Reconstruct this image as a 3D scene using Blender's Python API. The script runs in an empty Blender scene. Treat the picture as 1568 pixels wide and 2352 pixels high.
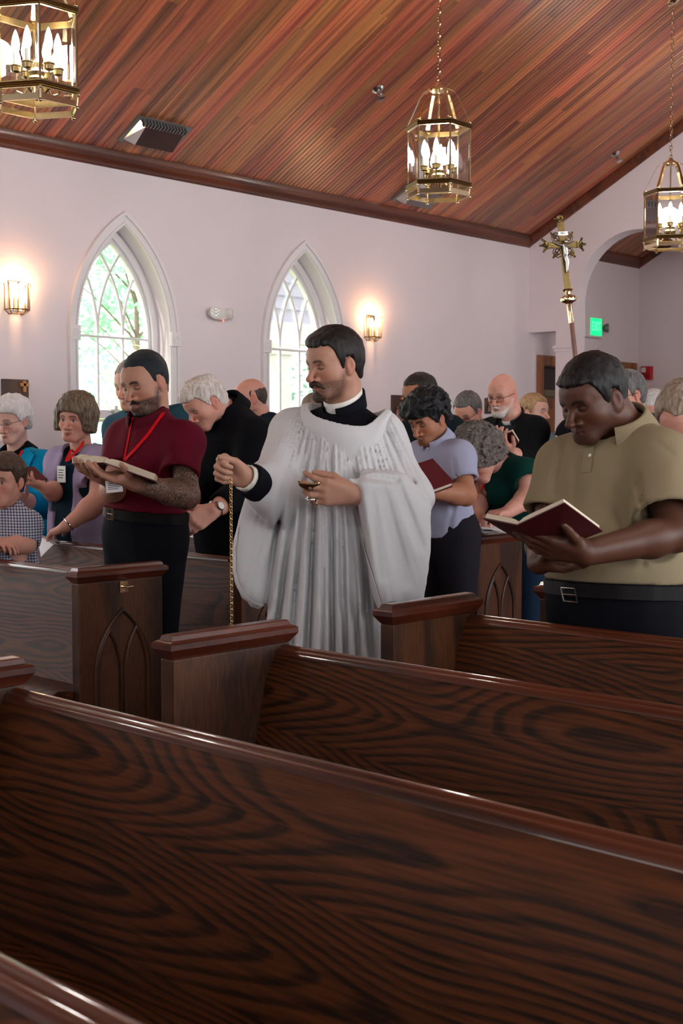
import bpy, bmesh, math, random
import numpy as np
from mathutils import Vector, Matrix
from mathutils.geometry import delaunay_2d_cdt
random.seed(7)
C = bpy.context.scene.collection
SC = bpy.context.scene
PI = math.pi

# ------------------------------------------------------------------ camera
FPX, CX, CY, HY, VX, CAMH = 2930.0, 784.0, 1176.0, 1012.0, 3540.0, 1.40
PITCH = math.atan((CY - HY) / FPX)
YAW = math.atan((VX - CX) / (FPX / math.cos(PITCH)))
F0 = np.array([-math.sin(YAW), math.cos(YAW), 0.0])
RV = np.array([math.cos(YAW), math.sin(YAW), 0.0])
FV = F0 * math.cos(PITCH) - np.array([0, 0, math.sin(PITCH)])
UV = np.array([0, 0, math.cos(PITCH)]) + F0 * math.sin(PITCH)
CAM = np.array([0, 0, CAMH])
def ray(x, y): return FV + RV * (x - CX) / FPX - UV * (y - CY) / FPX
DS = 1.0
def U(x, y, D): return CAM + ray(x, y) * (D * DS)               # a photo pixel at a distance
def stand(x, y, D, Y):
    """set the distance scale so that a hip seen at this pixel stands on the line Y between two pews"""
    global DS
    DS = 1.0 if Y is None else Y / (ray(x, y)[1] * D)
def onX(x, y, X): d = ray(x, y); return CAM + d * (X / d[0])     # ... on a plane X = const
def onY(x, y, Y): d = ray(x, y); return CAM + d * (Y / d[1])
cd = bpy.data.cameras.new('camera'); cam = bpy.data.objects.new('camera', cd); C.objects.link(cam)
cd.sensor_fit = 'VERTICAL'; cd.sensor_height = 36.0; cd.lens = FPX / 2352.0 * 36.0
cam.location = CAM; cam.rotation_euler = (PI / 2 - PITCH, 0, YAW)
cd.dof.use_dof = True; cd.dof.focus_distance = 4.3; cd.dof.aperture_fstop = 9.0; cd.clip_start = 0.05
SC.camera = cam
SC.view_settings.view_transform = 'Standard'; SC.view_settings.look = 'None'
SC.view_settings.gamma = 1.0; SC.view_settings.use_curve_mapping = False
SC.view_settings.exposure = -0.05
SC.cycles.max_bounces = 8; SC.cycles.diffuse_bounces = 3; SC.cycles.glossy_bounces = 3; SC.cycles.transparent_max_bounces = 10; SC.cycles.adaptive_threshold = 0.02

# ------------------------------------------------------------------ room measures
WX = -7.2                                   # side wall
EAVE = float(onX(1215, 566, WX)[2]) + 0.065         # wall height
RY = float(onX(1215, 566, WX)[1])           # rear partition
RIDGE = -2.916                              # middle of the aisle
SLOPE = 0.52
EX = 2 * RIDGE - WX                         # opposite side wall
ENDY = RY + 2.06                            # end wall of the narthex
FRONTY = -5.0
def ceilz(X): return EAVE + SLOPE * (X - WX) if X <= RIDGE else EAVE + SLOPE * (EX - X)

# ------------------------------------------------------------------ sky, sun, daylight, chancel fill
w = bpy.data.worlds.new('sky'); SC.world = w; w.use_nodes = True
nt = w.node_tree; bg = nt.nodes['Background']
sky = nt.nodes.new('ShaderNodeTexSky'); sky.sky_type = 'HOSEK_WILKIE'; sky.turbidity = 6.0; sky.ground_albedo = 0.4
sky.sun_direction = (-0.25, -0.72, 0.62)
mixw = nt.nodes.new('ShaderNodeMixRGB'); mixw.inputs[0].default_value = 0.75; mixw.inputs[2].default_value = (1, 1, 1, 1)
nt.links.new(sky.outputs[0], mixw.inputs[1]); nt.links.new(mixw.outputs[0], bg.inputs[0]); bg.inputs[1].default_value = 8.0
def light(name, kind, loc, energy, color=(1, 1, 1), **kw):
    l = bpy.data.lights.new(name, kind); o = bpy.data.objects.new(name, l); C.objects.link(o)
    o.location = loc; l.energy = energy; l.color = color
    for k, v in kw.items(): setattr(l, k, v)
    return o
s = light('sun', 'SUN', (-20, -10, 30), 14.0, (1.0, 0.96, 0.88), angle=0.03); s.rotation_euler = Vector((0.25, 0.72, -0.62)).to_track_quat('-Z', 'Y').to_euler()
WINY = [float(onX(283, 487, WX)[1]), float(onX(697, 555, WX)[1])]
WSP = WINY[1] - WINY[0]
for i, y in enumerate((WINY[0] + k * WSP for k in (-3, -2, -1, 0, 1))):        # daylight at the windows of the wall behind the photographer's shoulder
    a = light('window_daylight', 'AREA', (EX - 0.02, y, 1.95), (8, 12, 20, 32, 36)[i], (0.90, 0.95, 1.0), shape='RECTANGLE', size=1.6, size_y=0.75)
    a.rotation_euler = (0, math.radians(90), 0)
a = light('chancel_fill', 'AREA', (RIDGE - 0.6, FRONTY + 0.3, 3.0), 60, (1.0, 0.96, 0.92), shape='RECTANGLE', size=3.2, size_y=2.2)  # fill lamp added at the chancel end; the front wall has no window
a.rotation_euler = (math.radians(78), 0, 0)

# ------------------------------------------------------------------ helpers
def link(o, parent=None):
    C.objects.link(o)
    if parent is not None: o.parent = parent
    return o
def tag(o, label=None, cat=None, group=None, kind=None):
    if label: o['label'] = label
    if cat: o['category'] = cat
    if group: o['group'] = group
    if kind: o['kind'] = kind
    return o
def empty(name, loc, label=None, cat=None, group=None, kind=None, rz=0.0):
    o = bpy.data.objects.new(name, None); C.objects.link(o); o.location = loc; o.rotation_euler[2] = rz
    o.empty_display_size = 0.1
    return tag(o, label, cat, group, kind)
def mesh(name, verts, faces, mat, parent=None, smooth=False):
    me = bpy.data.meshes.new(name); me.from_pydata([tuple(v) for v in verts], [], [tuple(f) for f in faces]); me.update()
    if mat is not None: me.materials.append(mat)
    if smooth: me.polygons.foreach_set('use_smooth', [True] * len(me.polygons))
    return link(bpy.data.objects.new(name, me), parent)
class MB:
    """collects simple shapes for one mesh"""
    def __init__(s): s.v = []; s.f = []
    def add(s, v, f):
        n = len(s.v); s.v += [tuple(x) for x in v]; s.f += [tuple(i + n for i in q) for q in f]; return s
    def box(s, lo, hi, M=None):
        (a, b, c), (d, e, f) = lo, hi
        v = [(a, b, c), (d, b, c), (d, e, c), (a, e, c), (a, b, f), (d, b, f), (d, e, f), (a, e, f)]
        if M is not None: v = [tuple(M @ Vector(p)) for p in v]
        return s.add(v, [(0, 3, 2, 1), (4, 5, 6, 7), (0, 1, 5, 4), (1, 2, 6, 5), (2, 3, 7, 6), (3, 0, 4, 7)])
    def cbox(s, c, size, M=None):
        h = [q / 2 for q in size]
        return s.box([c[i] - h[i] for i in range(3)], [c[i] + h[i] for i in range(3)], M)
    def sweep(s, path, prof, closed=False, up=(0, 0, 1), cap=True):
        """profile (a,b) points swept along 3-d path; a along side, b along up"""
        path = [np.array(p, float) for p in path]; n = len(path); m = len(prof); rings = []
        for i, p in enumerate(path):
            a = path[(i - 1) % n] if (closed or i > 0) else p; b = path[(i + 1) % n] if (closed or i < n - 1) else p
            t = b - a; t = t / (np.linalg.norm(t) + 1e-12)
            u = np.array(up, float); sd = np.cross(t, u); l = np.linalg.norm(sd)
            if l < 1e-6: sd = np.cross(t, np.array([1, 0, 0.])); l = np.linalg.norm(sd)
            sd = sd / l; u2 = np.cross(sd, t)
            k = 1.0
            if 0 < i < n - 1 or closed:
                t1 = p - a; t1 /= np.linalg.norm(t1) + 1e-12; k = 1 / max(0.35, float(np.dot(t1, t)))
            rings.append([p + sd * q[0] * k + u2 * q[1] for q in prof])
        v = [q for r in rings for q in r]; f = []
        for i in range(n if closed else n - 1):
            j = (i + 1) % n
            for k in range(m): f.append((i * m + k, i * m + (k + 1) % m, j * m + (k + 1) % m, j * m + k))
        if cap and not closed: f += [tuple(range(m))[::-1], tuple(range((n - 1) * m, n * m))]
        return s.add(v, f)
    def tube(s, path, r, n=8, closed=False, cap=True):
        path = [np.array(p, float) for p in path]; N = len(path)
        rr = r if hasattr(r, '__len__') else [r] * N
        rings = []; prev = None
        for i, p in enumerate(path):
            a = path[(i - 1) % N] if (closed or i > 0) else p; b = path[(i + 1) % N] if (closed or i < N - 1) else p
            t = b - a; t = t / (np.linalg.norm(t) + 1e-12)
            if prev is None:
                prev = np.cross(t, [0, 0, 1.]);
                if np.linalg.norm(prev) < 1e-3: prev = np.cross(t, [1., 0, 0])
            prev = prev - t * np.dot(prev, t); prev /= np.linalg.norm(prev) + 1e-12
            q = np.cross(t, prev)
            rings.append([p + rr[i] * (prev * math.cos(2 * PI * k / n) + q * math.sin(2 * PI * k / n)) for k in range(n)])
        v = [q for r_ in rings for q in r_]; f = []
        for i in range(N if closed else N - 1):
            j = (i + 1) % N
            for k in range(n): f.append((i * n + k, i * n + (k + 1) % n, j * n + (k + 1) % n, j * n + k))
        if cap and not closed: f += [tuple(range(n))[::-1], tuple(range((N - 1) * n, N * n))]
        return s.add(v, f)
    def lathe(s, prof, c=(0, 0, 0), n=16, M=None):
        v = []; f = []; m = len(prof)
        for k in range(n):
            a = 2 * PI * k / n
            for r, z in prof:
                p = Vector((c[0] + r * math.cos(a), c[1] + r * math.sin(a), c[2] + z)); v.append(tuple(M @ p) if M is not None else tuple(p))
        for k in range(n):
            j = (k + 1) % n
            for i in range(m - 1): f.append((k * m + i, j * m + i, j * m + i + 1, k * m + i + 1))
        f += [tuple(k * m for k in range(n))[::-1], tuple(k * m + m - 1 for k in range(n))]
        return s.add(v, f)
    def ball(s, c, r, n=10, sc=(1, 1, 1)):
        return s.lathe([(max(1e-4, r * math.sin(PI * i / n)) * sc[0], -r * math.cos(PI * i / n) * sc[2]) for i in range(n + 1)], c, max(8, n))
    def prism(s, poly, fn, t0, t1):
        """2-d polygon extruded; fn(a, b, t) -> point"""
        n = len(poly); v = [fn(a, b, t0) for a, b in poly] + [fn(a, b, t1) for a, b in poly]
        f = [tuple(range(n))[::-1], tuple(range(n, 2 * n))] + [(i, (i + 1) % n, n + (i + 1) % n, n + i) for i in range(n)]
        return s.add(v, f)
    def build(s, name, mat, parent=None, smooth=False, bevel=0.0, loc=None):
        o = mesh(name, s.v, s.f, mat, parent, False)
        bm = bmesh.new(); bm.from_mesh(o.data); bmesh.ops.recalc_face_normals(bm, faces=bm.faces)
        if bevel: bmesh.ops.bevel(bm, geom=[e for e in bm.edges if len(e.link_faces) == 2 and e.calc_face_angle(0) > 0.6], offset=bevel, segments=2, affect='EDGES', profile=0.5)
        bm.to_mesh(o.data); bm.free()
        if smooth:
            o.data.polygons.foreach_set('use_smooth', [True] * len(o.data.polygons))
            try: o.data.set_sharp_from_angle(angle=math.radians(40))
            except Exception: pass
        if loc is not None: o.location = loc
        return o
def text_mesh(curve, parent):
    o = bpy.data.objects.new('lettering', curve); C.objects.link(o); me = bpy.data.meshes.new_from_object(o.evaluated_get(bpy.context.evaluated_depsgraph_get())); bpy.data.objects.remove(o)
    return link(bpy.data.objects.new('lettering', me), parent)
def copy_tree(o, parent=None):
    c = o.copy(); C.objects.link(c); c.parent = parent
    for ch in list(o.children): copy_tree(ch, c)
    return c
def plate_with_holes(outer, holes, fn, t0, t1):
    """flat wall: polygon with holes, two faces and every edge closed"""
    loops = [outer] + holes; pts = [p for l in loops for p in l]; n = len(pts); ed = []; k = 0
    for l in loops: ed += [(k + i, k + (i + 1) % len(l)) for i in range(len(l))]; k += len(l)
    cv, _, cf, *_r = delaunay_2d_cdt([Vector(p) for p in pts], ed, [], 0, 1e-6); off = 2 * n; mcv = len(cv)
    def inside(x, y):
        c_ = False
        for l in loops:
            for i in range(len(l)):
                (xa, ya), (xb, yb) = l[i], l[i - 1]
                if (ya > y) != (yb > y) and x < (xb - xa) * (y - ya) / (yb - ya) + xa: c_ = not c_
        return c_
    cf = [t for t in cf if inside(sum(cv[i][0] for i in t) / len(t), sum(cv[i][1] for i in t) / len(t))]
    v = [fn(a, b, t0) for a, b in pts] + [fn(a, b, t1) for a, b in pts] + [fn(p[0], p[1], t0) for p in cv] + [fn(p[0], p[1], t1) for p in cv]
    f = [tuple(i + off for i in t) for t in cf] + [tuple(i + off + mcv for i in t)[::-1] for t in cf]
    k = 0
    for l in loops:
        m = len(l)
        for i in range(m): a, b = k + i, k + (i + 1) % m; f.append((a, b, b + n, a + n))
        k += m
    return v, f
def gothic(c, zb, zs, hw, rise, n=14, open_bottom=False):
    """pointed arch outline in (horizontal, z): up one side, over the point, down the other"""
    R = (hw * hw + rise * rise) / (2 * hw); a1 = math.asin(min(1, rise / R))
    L = [(c - hw + R - R * math.cos(a1 * i / n), zs + R * math.sin(a1 * i / n)) for i in range(n + 1)]
    Rr = [(2 * c - x, z) for x, z in L[:-1]][::-1]
    return [(c - hw, zb)] + L + Rr + [(c + hw, zb)]

# ------------------------------------------------------------------ materials
MATS = {}
def new_mat(name):
    m = bpy.data.materials.new(name); m.use_nodes = True; MATS[name] = m
    return m, m.node_tree.nodes, m.node_tree.links, m.node_tree.nodes['Principled BSDF']
def setp(b, **kw):
    for k, v in kw.items():
        k = k.replace('_', ' ')
        for nm in (k, k.title(), k.capitalize()):
            if nm in b.inputs: b.inputs[nm].default_value = v; break
def rgb(h):
    """sRGB 0-255 triple to linear"""
    return tuple(((c / 255) / 12.92 if c / 255 <= 0.04045 else ((c / 255 + 0.055) / 1.055) ** 2.4) for c in h) + (1.0,)
def plain(name, col, rough=0.5, metal=0.0, noise=0.0, nscale=8.0, bump=0.0, bscale=60.0, coat=0.0, spec=0.5, sheen=0.0, stretch=(1, 1, 1)):
    m, N, L, b = new_mat(name); c = rgb(col); setp(b, Base_Color=c, Roughness=rough, Metallic=metal)
    b.inputs['Specular IOR Level'].default_value = spec; b.inputs['Coat Weight'].default_value = coat; b.inputs['Coat Roughness'].default_value = 0.12
    if sheen: b.inputs['Sheen Weight'].default_value = sheen
    if noise or bump:
        tc = N.new('ShaderNodeTexCoord'); mp = N.new('ShaderNodeMapping'); mp.inputs['Scale'].default_value = stretch; L.new(tc.outputs['Object'], mp.inputs[0])
    if noise:
        n = N.new('ShaderNodeTexNoise'); n.inputs['Scale'].default_value = nscale; n.inputs['Detail'].default_value = 4; L.new(mp.outputs[0], n.inputs['Vector'])
        r = N.new('ShaderNodeMix'); r.data_type = 'RGBA'; r.inputs[6].default_value = tuple(x * (1 - noise) for x in c[:3]) + (1,); r.inputs[7].default_value = tuple(min(1, x * (1 + noise)) for x in c[:3]) + (1,)
        L.new(n.outputs[0], r.inputs[0]); L.new(r.outputs[2], b.inputs['Base Color'])
    if bump:
        n2 = N.new('ShaderNodeTexNoise'); n2.inputs['Scale'].default_value = bscale; n2.inputs['Detail'].default_value = 3; L.new(mp.outputs[0], n2.inputs['Vector'])
        bp = N.new('ShaderNodeBump'); bp.inputs['Strength'].default_value = bump; bp.inputs['Distance'].default_value = 0.004; L.new(n2.outputs[0], bp.inputs['Height']); L.new(bp.outputs[0], b.inputs['Normal'])
    return m
def glow(name, col, strength):
    m, N, L, b = new_mat(name); setp(b, Base_Color=(0.02, 0.02, 0.02, 1)); b.inputs['Emission Color'].default_value = tuple(col) + (1,); b.inputs['Emission Strength'].default_value = strength
    return m
def glass(name, tint=(1, 1, 1), refl=0.12, rough=0.02):
    m, N, L, b = new_mat(name); out = N['Material Output']
    t = N.new('ShaderNodeBsdfTransparent'); t.inputs[0].default_value = tuple(tint) + (1,); g = N.new('ShaderNodeBsdfGlossy'); g.inputs['Roughness'].default_value = rough
    fr = N.new('ShaderNodeFresnel'); fr.inputs[0].default_value = 1.45; ad = N.new('ShaderNodeMath'); ad.operation = 'MULTIPLY_ADD'; ad.inputs[1].default_value = 0.8; ad.inputs[2].default_value = refl * 0.2; L.new(fr.outputs[0], ad.inputs[0])
    mx = N.new('ShaderNodeMixShader'); L.new(ad.outputs[0], mx.inputs[0]); L.new(t.outputs[0], mx.inputs[1]); L.new(g.outputs[0], mx.inputs[2]); L.new(mx.outputs[0], out.inputs[0])
    return m
def wood(name, dark, light_, coat_rough=0.18, spec=0.5, rings=10.0, sc=(0.55, 2.0, 3.2), coat=0.5, rough=0.35, fine=0.35, vary=0.0, seed_obj=True, axis_swap=None, contrast=1.0, bumpy=0.08, cath=None):
    """plain-sawn board: contour lines of a stretched noise make the cathedral figure, fine pores run along it"""
    m, N, L, b = new_mat(name)
    tc = N.new('ShaderNodeTexCoord'); oi = N.new('ShaderNodeObjectInfo'); src = tc.outputs['Object']
    if seed_obj:
        mu = N.new('ShaderNodeVectorMath'); mu.operation = 'MULTIPLY_ADD'; cmb = N.new('ShaderNodeCombineXYZ')
        for i in range(3): L.new(oi.outputs['Random'], cmb.inputs[i])
        L.new(cmb.outputs[0], mu.inputs[0]); mu.inputs[1].default_value = (17.0, 11.0, 23.0); L.new(src, mu.inputs[2]); src = mu.outputs[0]
    mp = N.new('ShaderNodeMapping'); mp.inputs['Scale'].default_value = sc; L.new(src, mp.inputs[0])
    n = N.new('ShaderNodeTexNoise'); n.inputs['Scale'].default_value = 1.0; n.inputs['Detail'].default_value = 1.6; n.inputs['Roughness'].default_value = 0.35; n.inputs['Distortion'].default_value = 0.25; L.new(mp.outputs[0], n.inputs['Vector'])
    val = n.outputs[0]
    if cath:      # nested pointed arches: x + k * (distance from a board line)^2, disturbed by the noise
        kx, sz, kt, kn = cath; sp = N.new('ShaderNodeSeparateXYZ'); L.new(src, sp.inputs[0])
        def mth(op, a, b=None, c=None):
            q = N.new('ShaderNodeMath'); q.operation = op
            for i_, x in enumerate((a, b, c)):
                if x is None: continue
                if isinstance(x, (int, float)): q.inputs[i_].default_value = x
                else: L.new(x, q.inputs[i_])
            return q.outputs[0]
        zz = mth('MULTIPLY_ADD', n.outputs[0], 0.55, mth('MULTIPLY', sp.outputs[2], sz)); pz = mth('PINGPONG', zz, 0.5); pz2 = mth('MULTIPLY', mth('POWER', pz, 1.35), kt); val = mth('ADD', mth('MULTIPLY_ADD', sp.outputs[0], kx, pz2), mth('MULTIPLY', n.outputs[0], kn))
    mul = N.new('ShaderNodeMath'); mul.operation = 'MULTIPLY'; mul.inputs[1].default_value = rings; L.new(val, mul.inputs[0])
    fr = N.new('ShaderNodeMath'); fr.operation = 'FRACT'; L.new(mul.outputs[0], fr.inputs[0])
    ramp = N.new('ShaderNodeValToRGB'); cr = ramp.color_ramp; cr.elements[0].position = 0.0; cr.elements[0].color = (0, 0, 0, 1); cr.elements[1].position = 1.0; cr.elements[1].color = (0.25, 0.25, 0.25, 1)
    e = cr.elements.new(0.20); e.color = (0.95, 0.95, 0.95, 1); e = cr.elements.new(0.62); e.color = (0.75, 0.75, 0.75, 1); e = cr.elements.new(0.86); e.color = (0.12, 0.12, 0.12, 1)
    L.new(fr.outputs[0], ramp.inputs[0])
    mp2 = N.new('ShaderNodeMapping'); mp2.inputs['Scale'].default_value = tuple(q * 1.0 for q in (sc[0] * 6, sc[1] * 60, sc[2] * 45)); L.new(src, mp2.inputs[0])
    n2 = N.new('ShaderNodeTexNoise'); n2.inputs['Scale'].default_value = 1.0; n2.inputs['Detail'].default_value = 3; L.new(mp2.outputs[0], n2.inputs['Vector'])
    mr = N.new('ShaderNodeMath'); mr.operation = 'MULTIPLY_ADD'; mr.inputs[1].default_value = fine * 2; mr.inputs[2].default_value = -fine; L.new(n2.outputs[0], mr.inputs[0])
    ad = N.new('ShaderNodeMath'); ad.operation = 'MULTIPLY_ADD'; ad.inputs[1].default_value = contrast; L.new(ramp.outputs[0], ad.inputs[0]); L.new(mr.outputs[0], ad.inputs[2])
    mx = N.new('ShaderNodeMix'); mx.data_type = 'RGBA'; mx.inputs[6].default_value = rgb(dark); mx.inputs[7].default_value = rgb(light_); L.new(ad.outputs[0], mx.inputs[0])
    last = mx.outputs[2]
    if vary:
        hs = N.new('ShaderNodeHueSaturation'); v1 = N.new('ShaderNodeMath'); v1.operation = 'MULTIPLY_ADD'; v1.inputs[1].default_value = vary * 2; v1.inputs[2].default_value = 1 - vary; L.new(oi.outputs['Random'], v1.inputs[0]); L.new(v1.outputs[0], hs.inputs['Value'])
        h1 = N.new('ShaderNodeMath'); h1.operation = 'MULTIPLY'; h1.inputs[1].default_value = 7.13; L.new(oi.outputs['Random'], h1.inputs[0]); h2 = N.new('ShaderNodeMath'); h2.operation = 'FRACT'; L.new(h1.outputs[0], h2.inputs[0])
        h3 = N.new('ShaderNodeMath'); h3.operation = 'MULTIPLY_ADD'; h3.inputs[1].default_value = 0.03; h3.inputs[2].default_value = 0.485; L.new(h2.outputs[0], h3.inputs[0]); L.new(h3.outputs[0], hs.inputs['Hue'])
        L.new(last, hs.inputs['Color']); last = hs.outputs[0]
    L.new(last, b.inputs['Base Color']); setp(b, Roughness=rough); b.inputs['Coat Weight'].default_value = coat; b.inputs['Coat Roughness'].default_value = coat_rough; b.inputs['Specular IOR Level'].default_value = spec
    bp = N.new('ShaderNodeBump'); bp.inputs['Strength'].default_value = bumpy; bp.inputs['Distance'].default_value = 0.002; L.new(n2.outputs[0], bp.inputs['Height']); L.new(bp.outputs[0], b.inputs['Normal'])
    return m
M_WALL = plain('painted_plaster', (233, 222, 227), 0.6, noise=0.03, nscale=3, bump=0.04, bscale=90)
M_TRIMW = plain('white_gloss_paint', (236, 232, 234), 0.35, noise=0.02)
M_CARPET = plain('carpet', (92, 40, 38), 0.95, noise=0.3, nscale=40, bump=0.4, bscale=300)
M_PLANK = wood('ceiling_board', (112, 54, 30), (206, 120, 72), rings=3.0, sc=(0.8, 10, 10), coat=1.0, coat_rough=0.34, rough=0.45, fine=0.5, vary=0.34, contrast=0.55)
M_CROWN = wood('crown_wood', (70, 32, 18), (132, 66, 38), rings=3.0, sc=(8, 0.5, 8), coat=0.3, rough=0.4, fine=0.5, contrast=0.5)
M_PEW = wood('oak_board', (36, 19, 10), (128, 68, 31), rings=6.0, sc=(1.1, 2.5, 3.4), coat=0.0, spec=0.2, rough=0.5, fine=0.45, contrast=0.46, cath=(1.0, 5.0, 2.0, 2.6), bumpy=0.2)
M_RAIL = wood('oak_rail', (44, 18, 9), (118, 54, 26), rings=4.0, sc=(0.6, 6, 6), coat=1.0, coat_rough=0.07, rough=0.35, fine=0.35, contrast=0.5)
M_PEWV = wood('oak_upright', (40, 22, 13), (98, 56, 31), rings=5.0, sc=(2.2, 3.0, 0.5), coat=0.05, spec=0.25, rough=0.5, fine=0.5, contrast=0.6)
M_CAP = wood('oak_cap', (50, 18, 10), (112, 48, 24), rings=4.0, sc=(6, 0.6, 6), coat=0.8, coat_rough=0.12, rough=0.35, fine=0.35, contrast=0.6)
M_DOOR = wood('door_oak', (104, 60, 32), (182, 116, 66), rings=4.0, sc=(5, 5, 0.6), coat=0.2, rough=0.45, fine=0.4, contrast=0.6)
M_BRASS = plain('polished_brass', (232, 216, 176), 0.14, 1.0, noise=0.06)
M_BRASSD = plain('aged_brass', (150, 128, 88), 0.28, 1.0, noise=0.25, nscale=60)
M_SILVER = plain('silver_metal', (200, 200, 200), 0.25, 1.0)
M_GREYMET = plain('grey_metal', (130, 132, 134), 0.45, 0.6)
M_BLACK = plain('black_plastic', (18, 18, 18), 0.5)
M_WHITEPL = plain('white_plastic', (228, 226, 222), 0.4)
M_REDPL = plain('red_plastic', (190, 26, 40), 0.35)
M_GLASS = glass('window_glass')
M_LGLASS = glass('lantern_glass', (0.96, 0.98, 0.98), refl=0.35)
M_BULB = glow('lit_bulb', (1.0, 0.97, 0.95), 22.0)
M_WARM = glow('warm_bulb', (1.0, 0.66, 0.34), 30.0)
M_CANDLE = plain('candle_sleeve', (240, 238, 234), 0.5)
M_EXIT = glow('exit_green', (0.0, 0.9, 0.28), 1.3)
M_EXITL = glow('exit_letter', (0.16, 1.0, 0.48), 1.4)
M_PAPER = plain('paper', (226, 214, 190), 0.7, noise=0.04)
M_WPAPER = plain('white_paper', (232, 232, 236), 0.6, noise=0.02)
M_BOOK = plain('burgundy_cloth', (84, 14, 24), 0.55, noise=0.12, nscale=30, bump=0.15, bscale=400)
M_INK = plain('red_ink', (170, 40, 40), 0.7)
M_INKD = plain('dark_ink', (60, 56, 60), 0.7)
# ================================================================== the room
FLOOR = 0.09
mesh('floor', *(lambda m: (m.v, m.f))(MB().box((WX - 0.3, FRONTY, FLOOR - 0.2), (EX + 0.3, ENDY + 0.3, FLOOR))), M_CARPET)['kind'] = 'structure'
SPRZ = float(onX(163, 763, WX)[2]); APZ = float(onX(283, 487, WX)[2])
HWO = float(onX(403, 783, WX)[1] - onX(152, 765, WX)[1]) / 2; CASE = 0.072; HWI = HWO - CASE; RISEO = APZ - SPRZ
RISEI = RISEO - CASE * 1.25; SILLZ = 0.98; RAILZ = float(onX(240, 940, WX)[2])
fnL = lambda a, b, t: (WX - t, a, b)
fnR = lambda a, b, t: (EX + t, a, b)
WALLT = 0.24
ally = [WINY[0] + k * WSP for k in (-3, -2, -1, 0, 1)]
DY0, DY1, DZ = float(onX(1232, 815, WX)[1]) + 0.0, ENDY - 0.06, float(onX(1255, 817, WX)[2])
DO0, DO1, DOZ = DY0 + 0.09, DY1 - 0.09, DZ - 0.10
holes = [gothic(y, SILLZ, SPRZ, HWI, RISEI) for y in ally]
v, f = plate_with_holes([(FRONTY, FLOOR), (DO0, FLOOR), (DO0, DOZ), (DO1, DOZ), (DO1, FLOOR), (ENDY + 0.2, FLOOR), (ENDY + 0.2, EAVE + 0.2), (FRONTY, EAVE + 0.2)], holes, fnL, 0, WALLT)
wl = mesh('wall_left', v, f, M_WALL); wl['kind'] = 'structure'
v, f = plate_with_holes([(FRONTY, FLOOR), (ENDY + 0.2, FLOOR), (ENDY + 0.2, EAVE + 0.2), (FRONTY, EAVE + 0.2)], holes, fnR, 0, WALLT)
mesh('wall_right', v, f, M_WALL)['kind'] = 'structure'
# gable ends
rz = ceilz(RIDGE)
def gable(y0, y1, name, notches):
    pts = [(WX, FLOOR)]; pts = []
    for n in notches: pts += n
    pts += [(EX, EAVE), (RIDGE, rz), (WX, EAVE)]
    v, f = plate_with_holes(pts, [], lambda a, b, t: (a, t, b), y0, y1)
    o = mesh(name, v, f, M_WALL); o['kind'] = 'structure'; return o
LINZ = float(onY(1250, 762, RY)[2]); COLX = float(onY(1276, 762, RY)[0])
AX0, AX1 = float(onY(1322, 740, RY)[0]), float(onY(1594, 740, RY)[0]); ACX, AR = (AX0 + AX1) / 2, (AX1 - AX0) / 2
ASZ = float(onY(1462, 526, RY)[2]) - AR
arch = [(ACX - AR, FLOOR)] + [(ACX - AR * math.cos(PI * i / 28), ASZ + AR * math.sin(PI * i / 28)) for i in range(29)] + [(ACX + AR, FLOOR)]
marc = [(2 * RIDGE - x, z) for x, z in arch][::-1]
mid = [(RIDGE - 1.0, FLOOR)] + [(RIDGE - 1.0 * math.cos(PI * i / 28), 2.4 + 1.0 * math.sin(PI * i / 28)) for i in range(29)] + [(RIDGE + 1.0, FLOOR)]
left_notch = [(WX, LINZ), (COLX, LINZ), (COLX, FLOOR)]
gable(RY, RY + 0.16, 'wall_rear', [left_notch, arch, mid, marc, [(EX, FLOOR)]])
gable(ENDY, ENDY + 0.2, 'wall_end', [[(WX, FLOOR), (EX, FLOOR)]])
gable(FRONTY - 0.2, FRONTY, 'wall_front', [[(WX, FLOOR), (EX, FLOOR)]])
# pilaster between side opening and arch with a small capital
pc = MB(); px0, px1 = COLX, AX0
for (e, z0, z1) in ((0.012, LINZ - 0.20, LINZ - 0.17), (0.022, LINZ - 0.17, LINZ - 0.14)): pc.box((px0 - e, RY - e, z0), (px1 - 0.05 + e, RY + 0.16 + e, z1))
tag(pc.build('trim_capital', M_WALL, bevel=0.004), kind='structure')
# ceiling: backing slabs and single beaded boards laid from eave to ridge
sl = math.atan(SLOPE); cs, sn = math.cos(sl), math.sin(sl); SLEN = (RIDGE - WX) / cs
def slab(side):
    fn = (lambda a, b, t: (WX + a * cs - t * sn, b, EAVE + a * sn + t * cs)) if side == 0 else (lambda a, b, t: (EX - a * cs + t * sn, b, EAVE + a * sn + t * cs))
    v, f = plate_with_holes([(-0.3, FRONTY - 0.2), (SLEN + 0.02, FRONTY - 0.2), (SLEN + 0.02, ENDY + 0.2), (-0.3, ENDY + 0.2)], [], fn, 0.014, 0.12)
    o = mesh('ceiling', v, f, M_CROWN); o['kind'] = 'structure'; return o
ceil_l = slab(0); slab(1)
PW = 0.0815
prof = [(-PW / 2 + 0.0006, 0.013), (-PW / 2 + 0.0006, 0.006), (-PW / 2 + 0.006, 0.0), (-0.006, 0.0), (-0.0025, 0.0055), (0.0025, 0.0055), (0.006, 0.0), (PW / 2 - 0.006, 0.0), (PW / 2 - 0.0006, 0.006), (PW / 2 - 0.0006, 0.013)]
pv = [(0, a, b) for a, b in prof] + [(1, a, b) for a, b in prof]; n = len(prof)
pm = bpy.data.meshes.new('ceiling_board'); pm.from_pydata(pv, [], [tuple(range(n))[::-1], tuple(range(n, 2 * n))] + [(i, (i + 1) % n, n + (i + 1) % n, n + i) for i in range(n)]); pm.materials.append(M_PLANK); pm.update()
rnd = random.Random(3); y = 1.9
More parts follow.
